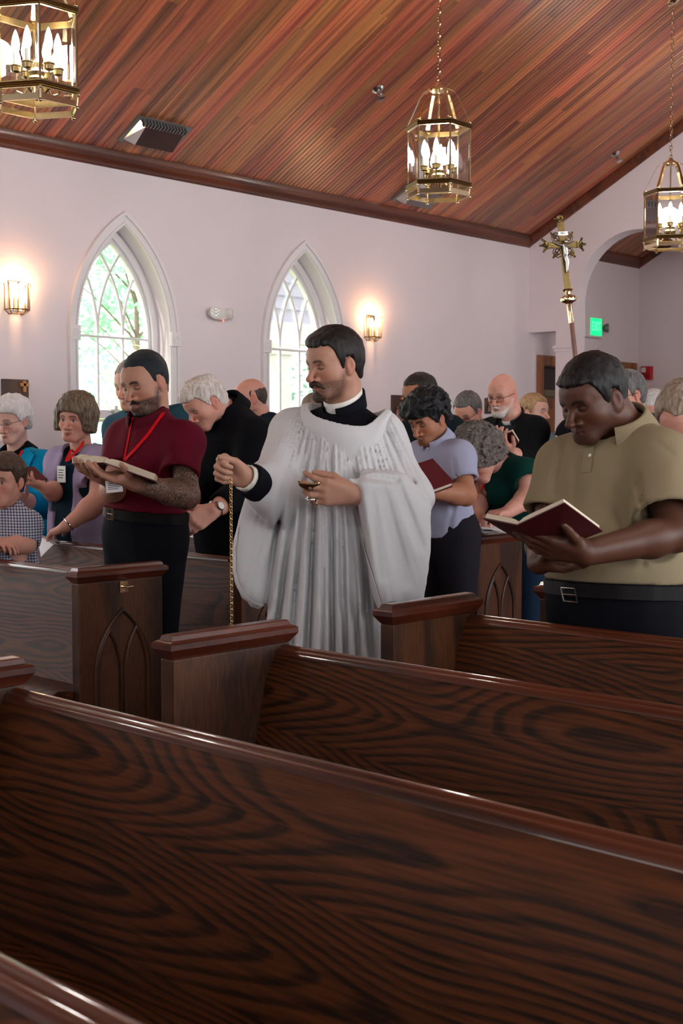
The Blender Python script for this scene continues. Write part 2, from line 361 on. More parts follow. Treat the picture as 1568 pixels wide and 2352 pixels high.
while y < ENDY:
    if not (RY - PW / 2 < y < RY + 0.16 + PW / 2):
        cuts = [0.0] + sorted([c for c in (rnd.uniform(0.25, 2.4), rnd.uniform(2.6, SLEN - 0.2)) if rnd.random() < (0.8 if y < RY else 0.0)]) + [SLEN]
        for a, b in zip(cuts[:-1], cuts[1:]):
            o = bpy.data.objects.new('ceiling_board', pm); link(o, ceil_l)
            o.location = (WX + a * cs, y, EAVE + a * sn); o.rotation_euler = (0, -sl, 0); o.scale = (b - a - 0.0008, 1, 1)
            o.location.z -= rnd.uniform(0, 0.0012)
    y += PW
# crown moulding at the eave and along the rakes
cp = [(0, -0.078), (0.010, -0.078), (0.014, -0.068), (0.022, -0.064), (0.026, -0.048), (0.040, -0.034), (0.044, -0.020), (0.058, -0.014), (0.064, 0.0), (0.064, 0.035), (0, 0.02)]
def crown(y0, y1):
    m = MB(); n = len(cp); v = [(WX + a, y0, EAVE + b) for a, b in cp] + [(WX + a, y1, EAVE + b) for a, b in cp]
    m.add(v, [tuple(range(n)), tuple(range(n, 2 * n))] + [(i, (i + 1) % n, n + (i + 1) % n, n + i) for i in range(n)])
    tag(m.build('trim_1', M_CROWN, smooth=True), kind='structure')
crown(FRONTY, RY); crown(RY + 0.16, ENDY)
def rake(yw, name):
    m = MB(); q = [(0, 0.02), (0, -0.078), (0.012, -0.078), (0.016, -0.066), (0.026, -0.054), (0.030, -0.038), (0.046, -0.022), (0.05, 0.02)]
    for (xa, xb) in ((WX, RIDGE), (RIDGE, EX)):
        v = []
        for X in (xa, xb): v += [(X, yw - a, ceilz(X) + b) for a, b in q]
        n = len(q); m.add(v, [tuple(range(n)), tuple(range(n, 2 * n))] + [(i, (i + 1) % n, n + (i + 1) % n, n + i) for i in range(n)])
    tag(m.build(name, M_CROWN, smooth=True), kind='structure')
rake(RY, 'trim_2'); rake(ENDY, 'trim_3')
# ------------------------------------------------------------------ windows
def strip(path2, w, d0, d1, fn, closed=False):
    """flat moulding following a 2-d path: band of width w (to the left of travel), between depths d0 and d1"""
    P = [np.array(p, float) for p in path2]; n = len(P); offs = []
    for i in range(n):
        a = P[max(0, i - 1)]; b = P[min(n - 1, i + 1)]
        d1_ = (P[i] - a) if i > 0 else (b - P[i]); d2_ = (b - P[i]) if i < n - 1 else d1_
        n1 = np.array([-d1_[1], d1_[0]]) / (np.linalg.norm(d1_) + 1e-9); n2 = np.array([-d2_[1], d2_[0]]) / (np.linalg.norm(d2_) + 1e-9)
        nn = n1 + n2; nn /= np.linalg.norm(nn) + 1e-9; k = 1 / max(0.45, float(np.dot(nn, n1))); offs.append(P[i] + nn * w * k)
    v = []
    for p, q in zip(P, offs): v += [fn(p[0], p[1], d0), fn(q[0], q[1], d0), fn(q[0], q[1], d1), fn(p[0], p[1], d1)]
    f = []
    for i in range(n - 1):
        for k in range(4): f.append((i * 4 + k, i * 4 + (k + 1) % 4, i * 4 + 4 + (k + 1) % 4, i * 4 + 4 + k))
    f += [(0, 1, 2, 3), (4 * n - 4, 4 * n - 3, 4 * n - 2, 4 * n - 1)]
    return v, f
def window(yc, idx, fn, full=True):
    root = empty('window_%d' % idx, fn(yc, SILLZ, 0), kind='structure'); root['label'] = 'white pointed arch window with tracery bars'
    inv = Vector(fn(yc, SILLZ, 0))
    def put(name, m, mat, smooth=False, bevel=0.0):
        m.v = [tuple(Vector(q) - inv) for q in m.v]; return m.build(name, mat, root, smooth, bevel)
    op = gothic(yc, SILLZ, SPRZ, HWI, RISEI)
    oc = op if fn(0, 0, 1)[0] < fn(0, 0, 0)[0] else op
    m = MB(); m.add(*strip(op, CASE, 0.0, -0.018, fn)); put('casing', m, M_TRIMW)
    m = MB(); m.add(*strip(gothic(yc, SILLZ, SPRZ, HWI + CASE - 0.02, RISEI + CASE * 1.25 - 0.025), 0.0225, 0.0, -0.032, fn)); put('casing_bead', m, M_TRIMW)
    m = MB(); m.add(*strip(gothic(yc, SILLZ, SPRZ, HWI + 0.006, RISEI + 0.008), 0.014, 0.0, -0.028, fn)); put('casing_bead', m, M_TRIMW)
    GD = 0.165
    m = MB(); m.add(*strip(gothic(yc, SILLZ, SPRZ, HWI - 0.05, RISEI - 0.075), 0.052, GD - 0.045, GD + 0.05, fn)); m.box(*sorted_box(fn(yc - HWI, SILLZ, GD - 0.045), fn(yc + HWI, SILLZ + 0.05, GD + 0.05))); fr = put('window_frame', m, M_TRIMW)
    m = MB(); m.add(*strip(gothic(yc, SILLZ, SPRZ, HWI - 0.075, RISEI - 0.11), 0.028, GD - 0.02, GD + 0.03, fn)); put('sash', m, M_TRIMW)
    hw, ri = HWI - 0.07, RISEI - 0.10
    # panes
    m = MB(); gp = gothic(yc, RAILZ, SPRZ, hw, ri); m.prism(gp, fn, GD + 0.008, GD + 0.012); put('pane', m, M_GLASS)
    m = MB(); m.prism([(yc - hw, SILLZ + 0.05), (yc + hw, SILLZ + 0.05), (yc + hw, RAILZ - 0.06), (yc - hw, RAILZ - 0.06)], fn, GD + 0.008, GD + 0.012); put('pane', m, M_GLASS)
    m = MB(); m.box(*sorted_box(fn(yc - HWI, RAILZ - 0.06, GD - 0.03), fn(yc + HWI, RAILZ, GD + 0.04))); put('meeting_rail', m, M_TRIMW, bevel=0.004)
    m = MB(); m.box(*sorted_box(fn(yc - HWI - 0.02, RAILZ - 0.085, GD - 0.055), fn(yc + HWI + 0.02, RAILZ - 0.065, GD + 0.02))); put('rail_ledge', m, M_TRIMW, bevel=0.003)
    m = MB(); m.box(*sorted_box(fn(yc - 0.012, RAILZ - 0.05, GD - 0.07), fn(yc + 0.012, RAILZ + 0.03, GD - 0.03))); m.box(*sorted_box(fn(yc - 0.04, RAILZ - 0.012, GD - 0.06), fn(yc + 0.04, RAILZ + 0.004, GD - 0.03))); put('sash_lock', m, M_WHITEPL, bevel=0.004)
    # tracery: two mullions that branch into crossing arcs
    R = (HWI ** 2 + RISEI ** 2) / (2 * HWI) * 0.98; t3 = hw / 3
    def bar(path): mm = MB(); mm.tube([fn(a, b, GD - 0.004) for a, b in path], 0.0100, 6); put('muntin', mm, M_TRIMW, True)
    ins = lambda a, b: (abs(a - yc) < hw + 0.005) and (b <= SPRZ or math.hypot(abs(a - yc) + (( hw*hw+ri*ri)/(2*hw) - hw), b - SPRZ) < (hw*hw+ri*ri)/(2*hw) + 0.005)
    for sgn in (-1, 1):
        x0 = yc + sgn * t3
        bar([(x0, RAILZ), (x0, SPRZ)])
        for dr in (-1, 1):
            p = []
            for i in range(40):
                a = 1.35 * i / 39; q = (x0 + dr * R * (1 - math.cos(a)), SPRZ + 0.02 + R * math.sin(a))
                if not ins(*q): break
                p.append(q)
            if len(p) > 2: bar(p)
    bar([(yc - hw, SPRZ), (yc + hw, SPRZ)])
    # rosette blocks and sill
    for sg in (-1, 1):
        y0 = yc + sg * (HWI + CASE / 2); m = MB(); m.box(*sorted_box(fn(y0 - CASE / 2 - 0.006, SPRZ - 0.05, 0), fn(y0 + CASE / 2 + 0.006, SPRZ + 0.05, -0.040))); b = put('corner_block', m, M_TRIMW, bevel=0.003)
        m = MB()
        for r0 in (0.026, 0.013): m.tube([fn(y0 + r0 * math.cos(2 * PI * k / 20), SPRZ + r0 * math.sin(2 * PI * k / 20), -0.040) for k in range(20)], 0.005, 6, closed=True)
        put('rosette', m, M_TRIMW, True)
    m = MB(); m.box(*sorted_box(fn(yc - HWO - 0.03, SILLZ - 0.04, -0.06), fn(yc + HWO + 0.03, SILLZ, GD))); put('window_sill', m, M_TRIMW, bevel=0.006)
    return root
def sorted_box(a, b): return [min(p, q) for p, q in zip(a, b)], [max(p, q) for p, q in zip(a, b)]
window(WINY[0], 1, fnL); window(WINY[1], 2, fnL)
# ------------------------------------------------------------------ double door of the narthex
dr = empty('door_1', (WX, (DO0 + DO1) / 2, FLOOR), kind='structure')
def dput(name, m, mat, par=None, bevel=0.004):
    m.v = [(a - WX, b - (DO0 + DO1) / 2, c - FLOOR) for a, b, c in m.v]; return m.build(name, mat, par or dr, False, bevel)
m = MB(); m.box((WX - 0.01, DY0, FLOOR), (WX + 0.03, DO0, DZ)); m.box((WX - 0.01, DO1, FLOOR), (WX + 0.03, DY1, DZ)); m.box((WX - 0.01, DO0, DOZ), (WX + 0.03, DO1, DZ)); dput('door_frame', m, M_DOOR)
m = MB(); m.box((WX - 0.10, DO0, DOZ - 0.30), (WX - 0.06, DO1, DOZ - 0.23)); dput('transom_bar', m, plain('transom_paint', (120, 112, 84), 0.6))
m = MB(); m.box((WX - 0.09, DO0, DOZ - 0.23), (WX - 0.08, DO1, DOZ)); dput('transom_pane', m, plain('dark_transom', (34, 28, 24), 0.25), bevel=0)
m = MB(); m.box((WX - 0.235, DO0 - 0.02, FLOOR), (WX - 0.215, DO1 + 0.02, DOZ)); dput('door_backing', m, M_BLACK, bevel=0)
dm = (DO0 + DO1) / 2
for (a, b) in ((DO0 + 0.004, dm - 0.003), (dm + 0.003, DO1 - 0.004)):
    m = MB(); m.box((WX - 0.11, a, FLOOR + 0.01), (WX - 0.07, b, DOZ - 0.30)); leaf = dput('door_leaf', m, M_DOOR)
    w3 = (b - a - 0.3) / 2
    for k in range(2):
        for (z0, z1) in ((FLOOR + 0.2, FLOOR + 0.75), (FLOOR + 0.9, DOZ - 0.42)):
            mm = MB(); y0 = a + 0.1 + k * (w3 + 0.1); mm.box((WX - 0.072, y0, z0), (WX - 0.062, y0 + w3, z1)); q = dput('door_panel', mm, M_DOOR, leaf, 0.004)
# ------------------------------------------------------------------ wall fittings
def place_on_wall(name, label, cat, pix, X=WX, group=None):
    p = onX(pix[0], pix[1], X); return empty(name, p, label, cat, group)
def sconce(pix, label):
    r = place_on_wall('wall_sconce', label, 'wall lamp', pix, group='brass wall sconces')
    pts = [(0.0, -0.075), (0.055, -0.075), (0.095, -0.035), (0.095, 0.035), (0.055, 0.075), (0.0, 0.075)]
    m = MB(); m.box((0.0, -0.05, -0.09), (0.012, 0.05, 0.10)); m.build('back_plate', M_BRASS, r, bevel=0.003)
    m = MB(); m.tube([(a, b, -0.085) for a, b in pts], 0.0045, 6); m.tube([(a * 0.6, b * 0.6, -0.112) for a, b in pts], 0.004, 6)
    for a, b in pts: m.tube([(a * 0.6, b * 0.6, -0.112), (a, b, -0.085), (a, b, 0.06), (a * 1.08, b * 1.08, 0.085)], 0.0032, 6)
    m.build('lamp_frame', M_BRASSD, r, True)
    for (p, q) in zip(pts[:-1], pts[1:]):
        g = MB(); g.add([(p[0], p[1], -0.083), (q[0], q[1], -0.083), (q[0], q[1], 0.058), (p[0], p[1], 0.058)], [(0, 1, 2, 3)]); g.build('pane', M_LGLASS, r)
    for yy in (-0.028, 0.028):
        m = MB(); m.lathe([(0.011, -0.085), (0.011, -0.01)], (0.045, yy, 0), 10); m.build('candle_sleeve', M_CANDLE, r, True)
        m = MB(); m.lathe([(0.004, -0.01), (0.016, 0.012), (0.018, 0.03), (0.010, 0.06), (0.002, 0.075)], (0.045, yy, 0), 12); m.build('bulb', M_WARM, r, True)
    l = light('sconce_glow', 'POINT', (0.075, 0, 0.06), 6.0, (1.0, 0.50, 0.24), shadow_soft_size=0.02); l.parent = r
sconce((34, 682), 'brass and glass wall sconce glowing beyond the taller arched window, cut by the picture edge')
sconce((850, 752), 'brass and glass wall sconce glowing beside the head of the moustached priest')
for k in (-3, -2, -1):                                     # the rest of the row, out of the picture, lights the wall towards the chancel
    pass
# emergency light
r = place_on_wall('emergency_light', 'white twin head emergency light on the wall between the two arched windows', 'emergency light', (500, 722))
m = MB(); m.lathe([(0.001, 0.0), (0.05, 0.0), (0.058, 0.015), (0.05, 0.045), (0.02, 0.055), (0.001, 0.056)], (0, 0, 0), 20, Matrix.Rotation(PI / 2, 4, 'Y') @ Matrix.Diagonal((0.85, 1.9, 1, 1))); m.build('housing', M_WHITEPL, r, True)
for sg, tilt in ((-1, 0.2), (1, 0.9)):
    h = MB(); T = Matrix.Translation((0.055, sg * 0.075, 0.005)) @ Matrix.Rotation(sg * tilt, 4, 'Z') @ Matrix.Rotation(PI / 2, 4, 'Y')
    h.lathe([(0.03, -0.03), (0.045, 0.0), (0.047, 0.012), (0.040, 0.014)], (0, 0, 0), 18, T); hd = h.build('lamp_head', M_WHITEPL, r, True)
    d = MB()
    for (a, b) in [(0, 0)] + [(0.024 * math.cos(k * PI / 3), 0.024 * math.sin(k * PI / 3)) for k in range(6)]: d.lathe([(0.0085, 0.012), (0.0075, 0.017), (0.001, 0.019)], (a, b, 0), 8, T)
    d.build('reflector_lens', M_GLASS if False else plain('lens_chrome', (205, 208, 212), 0.2, 0.7), hd, True)
m = MB(); m.ball((0.05, 0.01, -0.05), 0.006, 8); m.build('indicator_lamp', glow('red_led', (1.0, 0.1, 0.05), 6.0), r, True)
# stations of the cross plaques
def plaque(pix0, pix1, label):
    a = onX(pix0[0], pix0[1], WX); b = onX(pix1[0], pix0[1], WX); wd = abs(b[1] - a[1]); ht = 1.55 * wd
    r = empty('station_plaque', (WX, (a[1] + b[1]) / 2, a[2] - ht / 2), label, 'plaque', 'carved station plaques on the side wall')
    m = MB(); m.box((0, -wd / 2, -ht / 2), (0.02, wd / 2, ht / 2)); m.build('board', wood('plaque_wood_%d' % len(MATS), (52, 32, 24), (92, 60, 44), rings=4, sc=(4, 4, 1), coat=0.1, fine=0.4), r, bevel=0.003)
    m = MB(); cy, cz = wd * 0.30, ht * 0.34; t = wd * 0.055; m.box((0.02, cy - t, cz - ht * 0.11), (0.036, cy + t, cz + ht * 0.13)); m.box((0.02, cy - wd * 0.17, cz + ht * 0.01), (0.036, cy + wd * 0.17, cz + ht * 0.01 + 2 * t)); m.build('cross', plain('pale_wood_%d' % len(MATS), (196, 140, 78), 0.5), r, bevel=0.002)
    m = MB(); rr = random.Random(len(MATS))
    for k in range(3):   # relief of a small walking group
        bx = (-0.22 + 0.2 * k) * wd; hz = ht * (0.02 - 0.05 * (k % 2))
        m.tube([(0.024, bx, -ht * 0.36), (0.03, bx + 0.02 * wd, -ht * 0.15), (0.028, bx + 0.05 * wd, hz)], [wd * 0.075, wd * 0.09, wd * 0.05], 8); m.ball((0.03, bx + 0.07 * wd, hz + wd * 0.09), wd * 0.06, 8)
        m.tube([(0.034, bx + 0.04 * wd, hz - 0.02 * ht), (0.04, bx + 0.2 * wd, hz + 0.02 * ht)], wd * 0.025, 6)
    m.build('relief', plain('bronze_relief_%d' % len(MATS), (150, 112, 104), 0.45, 0.3), r, True)
plaque((2, 870), (62, 870), 'brown carved plaque with small pale cross on the wall above the white-haired woman')
plaque((897, 907), (926, 907), 'small dark carved plaque on the wall just beside the white-robed priest')
plaque((1112, 914), (1126, 914), 'small dark carved plaque on the wall beside the bald bearded clergyman')
# exit sign with lamp heads, fire alarm
r = place_on_wall('exit_sign', 'green lit exit sign with lamp heads seen through the round arch', 'exit sign', (1355, 751))
m = MB(); m.box((0, -0.17, -0.11), (0.045, 0.17, 0.11)); m.build('housing', M_WHITEPL, r, bevel=0.006)
m = MB(); m.box((0.045, -0.07, -0.088), (0.048, 0.145, 0.088)); m.build('lit_panel', M_EXIT, r)
tc_ = bpy.data.curves.new('exit_text', 'FONT'); tc_.body = 'EXIT'; tc_.size = 0.10; tc_.align_x = 'CENTER'; tc_.align_y = 'CENTER'; tc_.extrude = 0.001; tc_.materials.append(M_EXITL)
o = text_mesh(tc_, r); o.location = (0.050, 0.038, 0); o.rotation_euler = (PI / 2, 0, PI / 2); o.scale = (0.85, 1.35, 1)
for sg in (1,):
    m = MB(); T = Matrix.Translation((0.05, sg * 0.235, 0.0)) @ Matrix.Rotation(0.5 * sg, 4, 'Z') @ Matrix.Rotation(PI / 2, 4, 'Y'); m.lathe([(0.03, -0.03), (0.045, 0.0), (0.046, 0.02), (0.04, 0.022)], (0, 0, 0), 16, T); m.tube([(0.02, 0.17 * sg, 0), (0.03, 0.21 * sg, 0)], 0.014, 8); m.build('lamp_head', M_GREYMET, r, True)
p = onY(1488, 857, ENDY); r = empty('fire_alarm', p, 'red fire alarm strobe box on the far wall inside the arch', 'fire alarm')
m = MB(); m.box((-0.062, -0.05, -0.072), (0.062, 0, 0.072)); m.build('housing', M_REDPL, r, bevel=0.006)
m = MB(); m.box((-0.05, -0.062, 0.005), (0.0, -0.05, 0.058)); m.build('strobe_lens', M_WHITEPL, r, bevel=0.004)
m = MB()
for k in range(4): m.box((-0.045, -0.053, -0.055 + 0.014 * k), (0.045, -0.05, -0.049 + 0.014 * k))
m.build('sounder_grille', plain('dark_red', (110, 12, 22), 0.5), r)
# ------------------------------------------------------------------ ceiling fittings
nrm = Vector((sn, 0, -cs)); Mceil = Matrix(((cs, 0, sn, 0), (0, 1, 0, 0), (sn, 0, -cs, 0), (0, 0, 0, 1)))   # local x up the slope, z into the room
def on_ceiling(px_, py_):
    d = ray(px_, py_); n3 = np.array([sn, 0, -cs]); p0 = np.array([WX, 0, EAVE]); t = np.dot(p0 - CAM, n3) / np.dot(d, n3); return CAM + d * t
def vent(pix, label):
    r = empty('ceiling_vent', on_ceiling(*pix), label, 'vent', 'ceiling air vents')
    def pt(m): m.v = [tuple(Mceil.to_3x3() @ Vector(q)) for q in m.v]; return m
    m = MB(); a, b = 0.13, 0.23
    m.box((-a, -b, 0), (a, b, 0.012)); pt(m).build('base_plate', M_GREYMET, r)
    m = MB()   # tapered deflector box open towards the eave
    v = [(-a * .8, -b * .88, .01), (a * .8, -b * .88, .01), (a * .8, b * .88, .01), (-a * .8, b * .88, .01), (-a * .45, -b * .7, .085), (a * .7, -b * .7, .05), (a * .7, b * .7, .05), (-a * .45, b * .7, .085)]
    m.add(v, [(4, 5, 6, 7), (0, 1, 5, 4), (3, 7, 6, 2), (0, 4, 7, 3)]); pt(m).build('deflector', M_SILVER, r)
    m = MB(); m.box((a * .72, -b * .8, .012), (a * .8, b * .8, .05)); pt(m).build('throat', M_BLACK, r)
    for k in range(14):
        m = MB(); yy = -b * .82 + (k + .5) * b * 1.64 / 14; m.box((a * .66, yy - .006, .014), (a * .95, yy + .004, .052)); pt(m).build('louver_slat', M_GREYMET, r)
vent((356, 306), 'grey metal louvred air vent on the ceiling above the taller arched window')
vent((962, 446), 'grey metal air vent on the ceiling half behind the middle lantern')
def sprinkler(pix, label):
    r = empty('sprinkler_head', on_ceiling(*pix), label, 'sprinkler', 'ceiling sprinkler heads')
    def pt(m): m.v = [tuple(Mceil.to_3x3() @ Vector(q)) for q in m.v]; return m
    m = MB(); m.lathe([(0.001, 0), (0.042, 0.0), (0.045, 0.006), (0.03, 0.02), (0.018, 0.022)], (0, 0, 0), 16); pt(m).build('escutcheon', M_SILVER, r, True)
    m = MB(); m.lathe([(0.014, 0.02), (0.014, 0.05), (0.008, 0.055), (0.008, 0.075)], (0, 0, 0), 12); m.tube([(0.014, 0, .045), (0.022, 0, .065), (0.006, 0, .085)], .003, 6); m.tube([(-0.014, 0, .045), (-0.022, 0, .065), (-0.006, 0, .085)], .003, 6); b_ = pt(m).build('nozzle', M_SILVER, r, True)
    m = MB(); m.lathe([(0.001, .084), (0.026, .084), (0.026, .088), (0.001, .09)], (0, 0, 0), 14); pt(m).build('deflector_disc', M_SILVER, r, True)
sprinkler((867, 204), 'silver sprinkler head on the wooden ceiling towards the middle lantern')
sprinkler((1413, 352), 'silver sprinkler head on the wooden ceiling near the gable end')
# ================================================================== pews
K = 0.456; ZC = CAMH - K
RX, LX = -2.184 - 0.063, -3.585 + 0.0                    # aisle faces of the pew ends
PY = {k: 1.424 + (k - 1) * 0.742 for k in range(0, 12)}  # rear tip of pew k on the photographer's side; row k+2 stands level with L k
BTOP = float(onY(667, 1482, PY[2] - 0.035)[2])
EPW = 0.046
def cap_loft(m, x0, x1, y0, y1, z):
    lv = [(0.016, -0.030), (0.006, -0.016), (0.0, -0.007), (0.0, 0.005), (0.005, 0.009), (0.013, 0.012), (0.017, 0.022), (0.021, 0.024)]
    v = []
    for e, dz in lv: v += [(x0 + e, y0 + e, z + dz), (x1 - e, y0 + e, z + dz), (x1 - e, y1 - e, z + dz), (x0 + e, y1 - e, z + dz)]
    f = [(0, 1, 2, 3)[::-1], tuple(range(4 * len(lv) - 4, 4 * len(lv)))]
    for i in range(len(lv) - 1):
        for k in range(4): f.append((4 * i + k, 4 * i + (k + 1) % 4, 4 * i + 4 + (k + 1) % 4, 4 * i + 4 + k))
    m.add(v, f)
def make_pew(side, length):
    """local x runs from the aisle end into the pew (side +1: towards +X), y = 0 at the rear tip of the caps"""
    r = bpy.data.objects.new('pew', None); C.objects.link(r); s_ = side
    H = ZC - 0.03; zf = FLOOR
    def X(a): return s_ * a
    for j, x0 in enumerate((0.012, length - 0.012 - EPW)):
        m = MB(); a, b = sorted((X(x0), X(x0 + EPW))); m.box((a, -0.378, zf), (b, -0.018, H)); e = m.build('end_panel', M_PEWV, r, bevel=0.004)
        m = MB(); a, b = sorted((X(x0 - 0.012), X(x0 + EPW + 0.012))); cap_loft(m, a, b, -0.395, 0.0, ZC); m.build('end_cap', M_CAP, e)
        if j == 0:   # pointed arch moulding on the aisle face
            fx = X(x0); fn = lambda a_, b_, t: (fx - s_ * t, a_, b_)
            yc, zs = -0.198, H - 0.33
            for path, nm in ((gothic(yc, zf + 0.10, zs, 0.118, 0.225), 'arch_moulding'), (gothic(yc - 0.058, zf + 0.10, zs, 0.050, 0.16), 'lancet_moulding'), (gothic(yc + 0.058, zf + 0.10, zs, 0.050, 0.16), 'lancet_moulding')):
                m = MB(); m.sweep([fn(a_, b_, 0.0) for a_, b_ in path], [(-0.008, 0.0), (-0.006, 0.006), (0.0, 0.009), (0.006, 0.006), (0.008, 0.0)], up=(-s_, 0, 0)); m.build(nm, M_PEWV, e, True)
    # backrest: a curved board with a rolled top edge
    z2 = BTOP
    a, b = X(0.012 + EPW - 0.004), X(length - 0.012 - EPW + 0.004)
    for nm, mt, fr in (('backrest', M_PEW, [(-0.215, 0.46), (-0.165, 0.60), (-0.128, 0.70), (-0.098, z2 - 0.075), (-0.078, z2 - 0.04), (-0.066, z2 - 0.020), (-0.034, z2 - 0.020), (-0.05, z2 - 0.09), (-0.10, 0.70), (-0.185, 0.44)]),
                       ('top_rail', M_RAIL, [(-0.068, z2 - 0.020), (-0.064, z2 - 0.010), (-0.057, z2 - 0.0055), (-0.050, z2 - 0.006), (-0.046, z2 - 0.001), (-0.038, z2 + 0.001), (-0.030, z2 - 0.001), (-0.024, z2 - 0.007), (-0.022, z2 - 0.014), (-0.024, z2 - 0.022)])):
        n = len(fr); m = MB(); v = [(a, y, z) for y, z in fr] + [(b, y, z) for y, z in fr]
        m.add(v, [tuple(range(n)), tuple(range(n, 2 * n))] + [(i, (i + 1) % n, n + (i + 1) % n, n + i) for i in range(n)]); m.build(nm, mt, r, True)
    # seat with rounded nose, on two cleats
    sp = [(-0.16, 0.50), (-0.40, 0.545), (-0.44, 0.548), (-0.462, 0.540), (-0.47, 0.525), (-0.464, 0.510), (-0.445, 0.503), (-0.16, 0.465)]
    n = len(sp); m = MB(); v = [(a, y, z) for y, z in sp] + [(b, y, z) for y, z in sp]
    m.add(v, [tuple(range(n)), tuple(range(n, 2 * n))] + [(i, (i + 1) % n, n + (i + 1) % n, n + i) for i in range(n)]); m.build('seat', M_PEW, r, True)
    for q in (0.33, 0.66):
        m = MB(); x = X(length * q); m.box((x - 0.02, -0.40, zf), (x + 0.02, -0.14, 0.50)); m.build('seat_support', M_PEWV, r)
    return r
PLEN = EX - 0.10 - RX
NM = {0: 'nearest', 1: 'front', 2: 'second', 3: 'third'}
rp = make_pew(1, PLEN); lp = make_pew(-1, PLEN - 0.06)
rl = {0: 'oak pew closest to the viewer, only its pale top edge in the bottom corner',
      1: 'long oak pew filling the bottom of the picture with bold wavy grain',
      2: 'oak pew whose capped end stands just in front of the priest\'s robe hem',
      3: 'oak pew directly in front of the man in the beige polo shirt',
      4: 'oak pew directly behind the man in the beige polo shirt',
      5: 'dark oak pew two rows behind the beige polo man, mostly hidden'}
for k in range(0, 6):
    o = rp if k == 0 else copy_tree(rp); o.location = (RX, PY[k], 0); tag(o, rl[k], 'pew', 'oak pews across the aisle from the windows')
ll = {1: 'oak pew before the boy in the checked shirt, brass latch on its end',
      2: 'oak pew behind the man in the red shirt, woman\'s hand resting on it',
      3: 'oak pew in front of the young man in pale blue, mostly hidden by the robe',
      4: 'oak pew with a dark arched end panel beside the young man\'s trousers',
      5: 'oak pew behind the bent woman in green, before the bald clergyman',
      6: 'rear oak pew just behind the bald bearded clergyman',
      7: 'rearmost oak pew on the window side near the gable end'}
for k in range(1, 8):
    o = lp if k == 1 else copy_tree(lp); o.location = (LX, PY[k + 2], 0); tag(o, ll[k], 'pew', 'oak pews on the window side')
# brass latch on the first window-side pew end
lt = onX(284, 1348, LX - 0.011); r = empty('pew_latch', (LX - 0.012, lt[1], lt[2]), 'small brass latch plate screwed to the arched pew end', 'latch')
m = MB(); m.box((0, -0.018, -0.02), (0.004, 0.018, 0.02)); m.build('plate', M_BRASS, r, bevel=0.001)
m = MB(); m.tube([(0.004, 0.0, 0.0), (0.018, 0.0, 0.0), (0.02, 0.026, 0.001)], 0.004, 8); m.build('catch', M_BRASS, r, True)
for zz in (-0.013, 0.013):
    m = MB(); m.ball((0.004, -0.004, zz), 0.003, 6); m.build('screw', M_BRASSD, r)
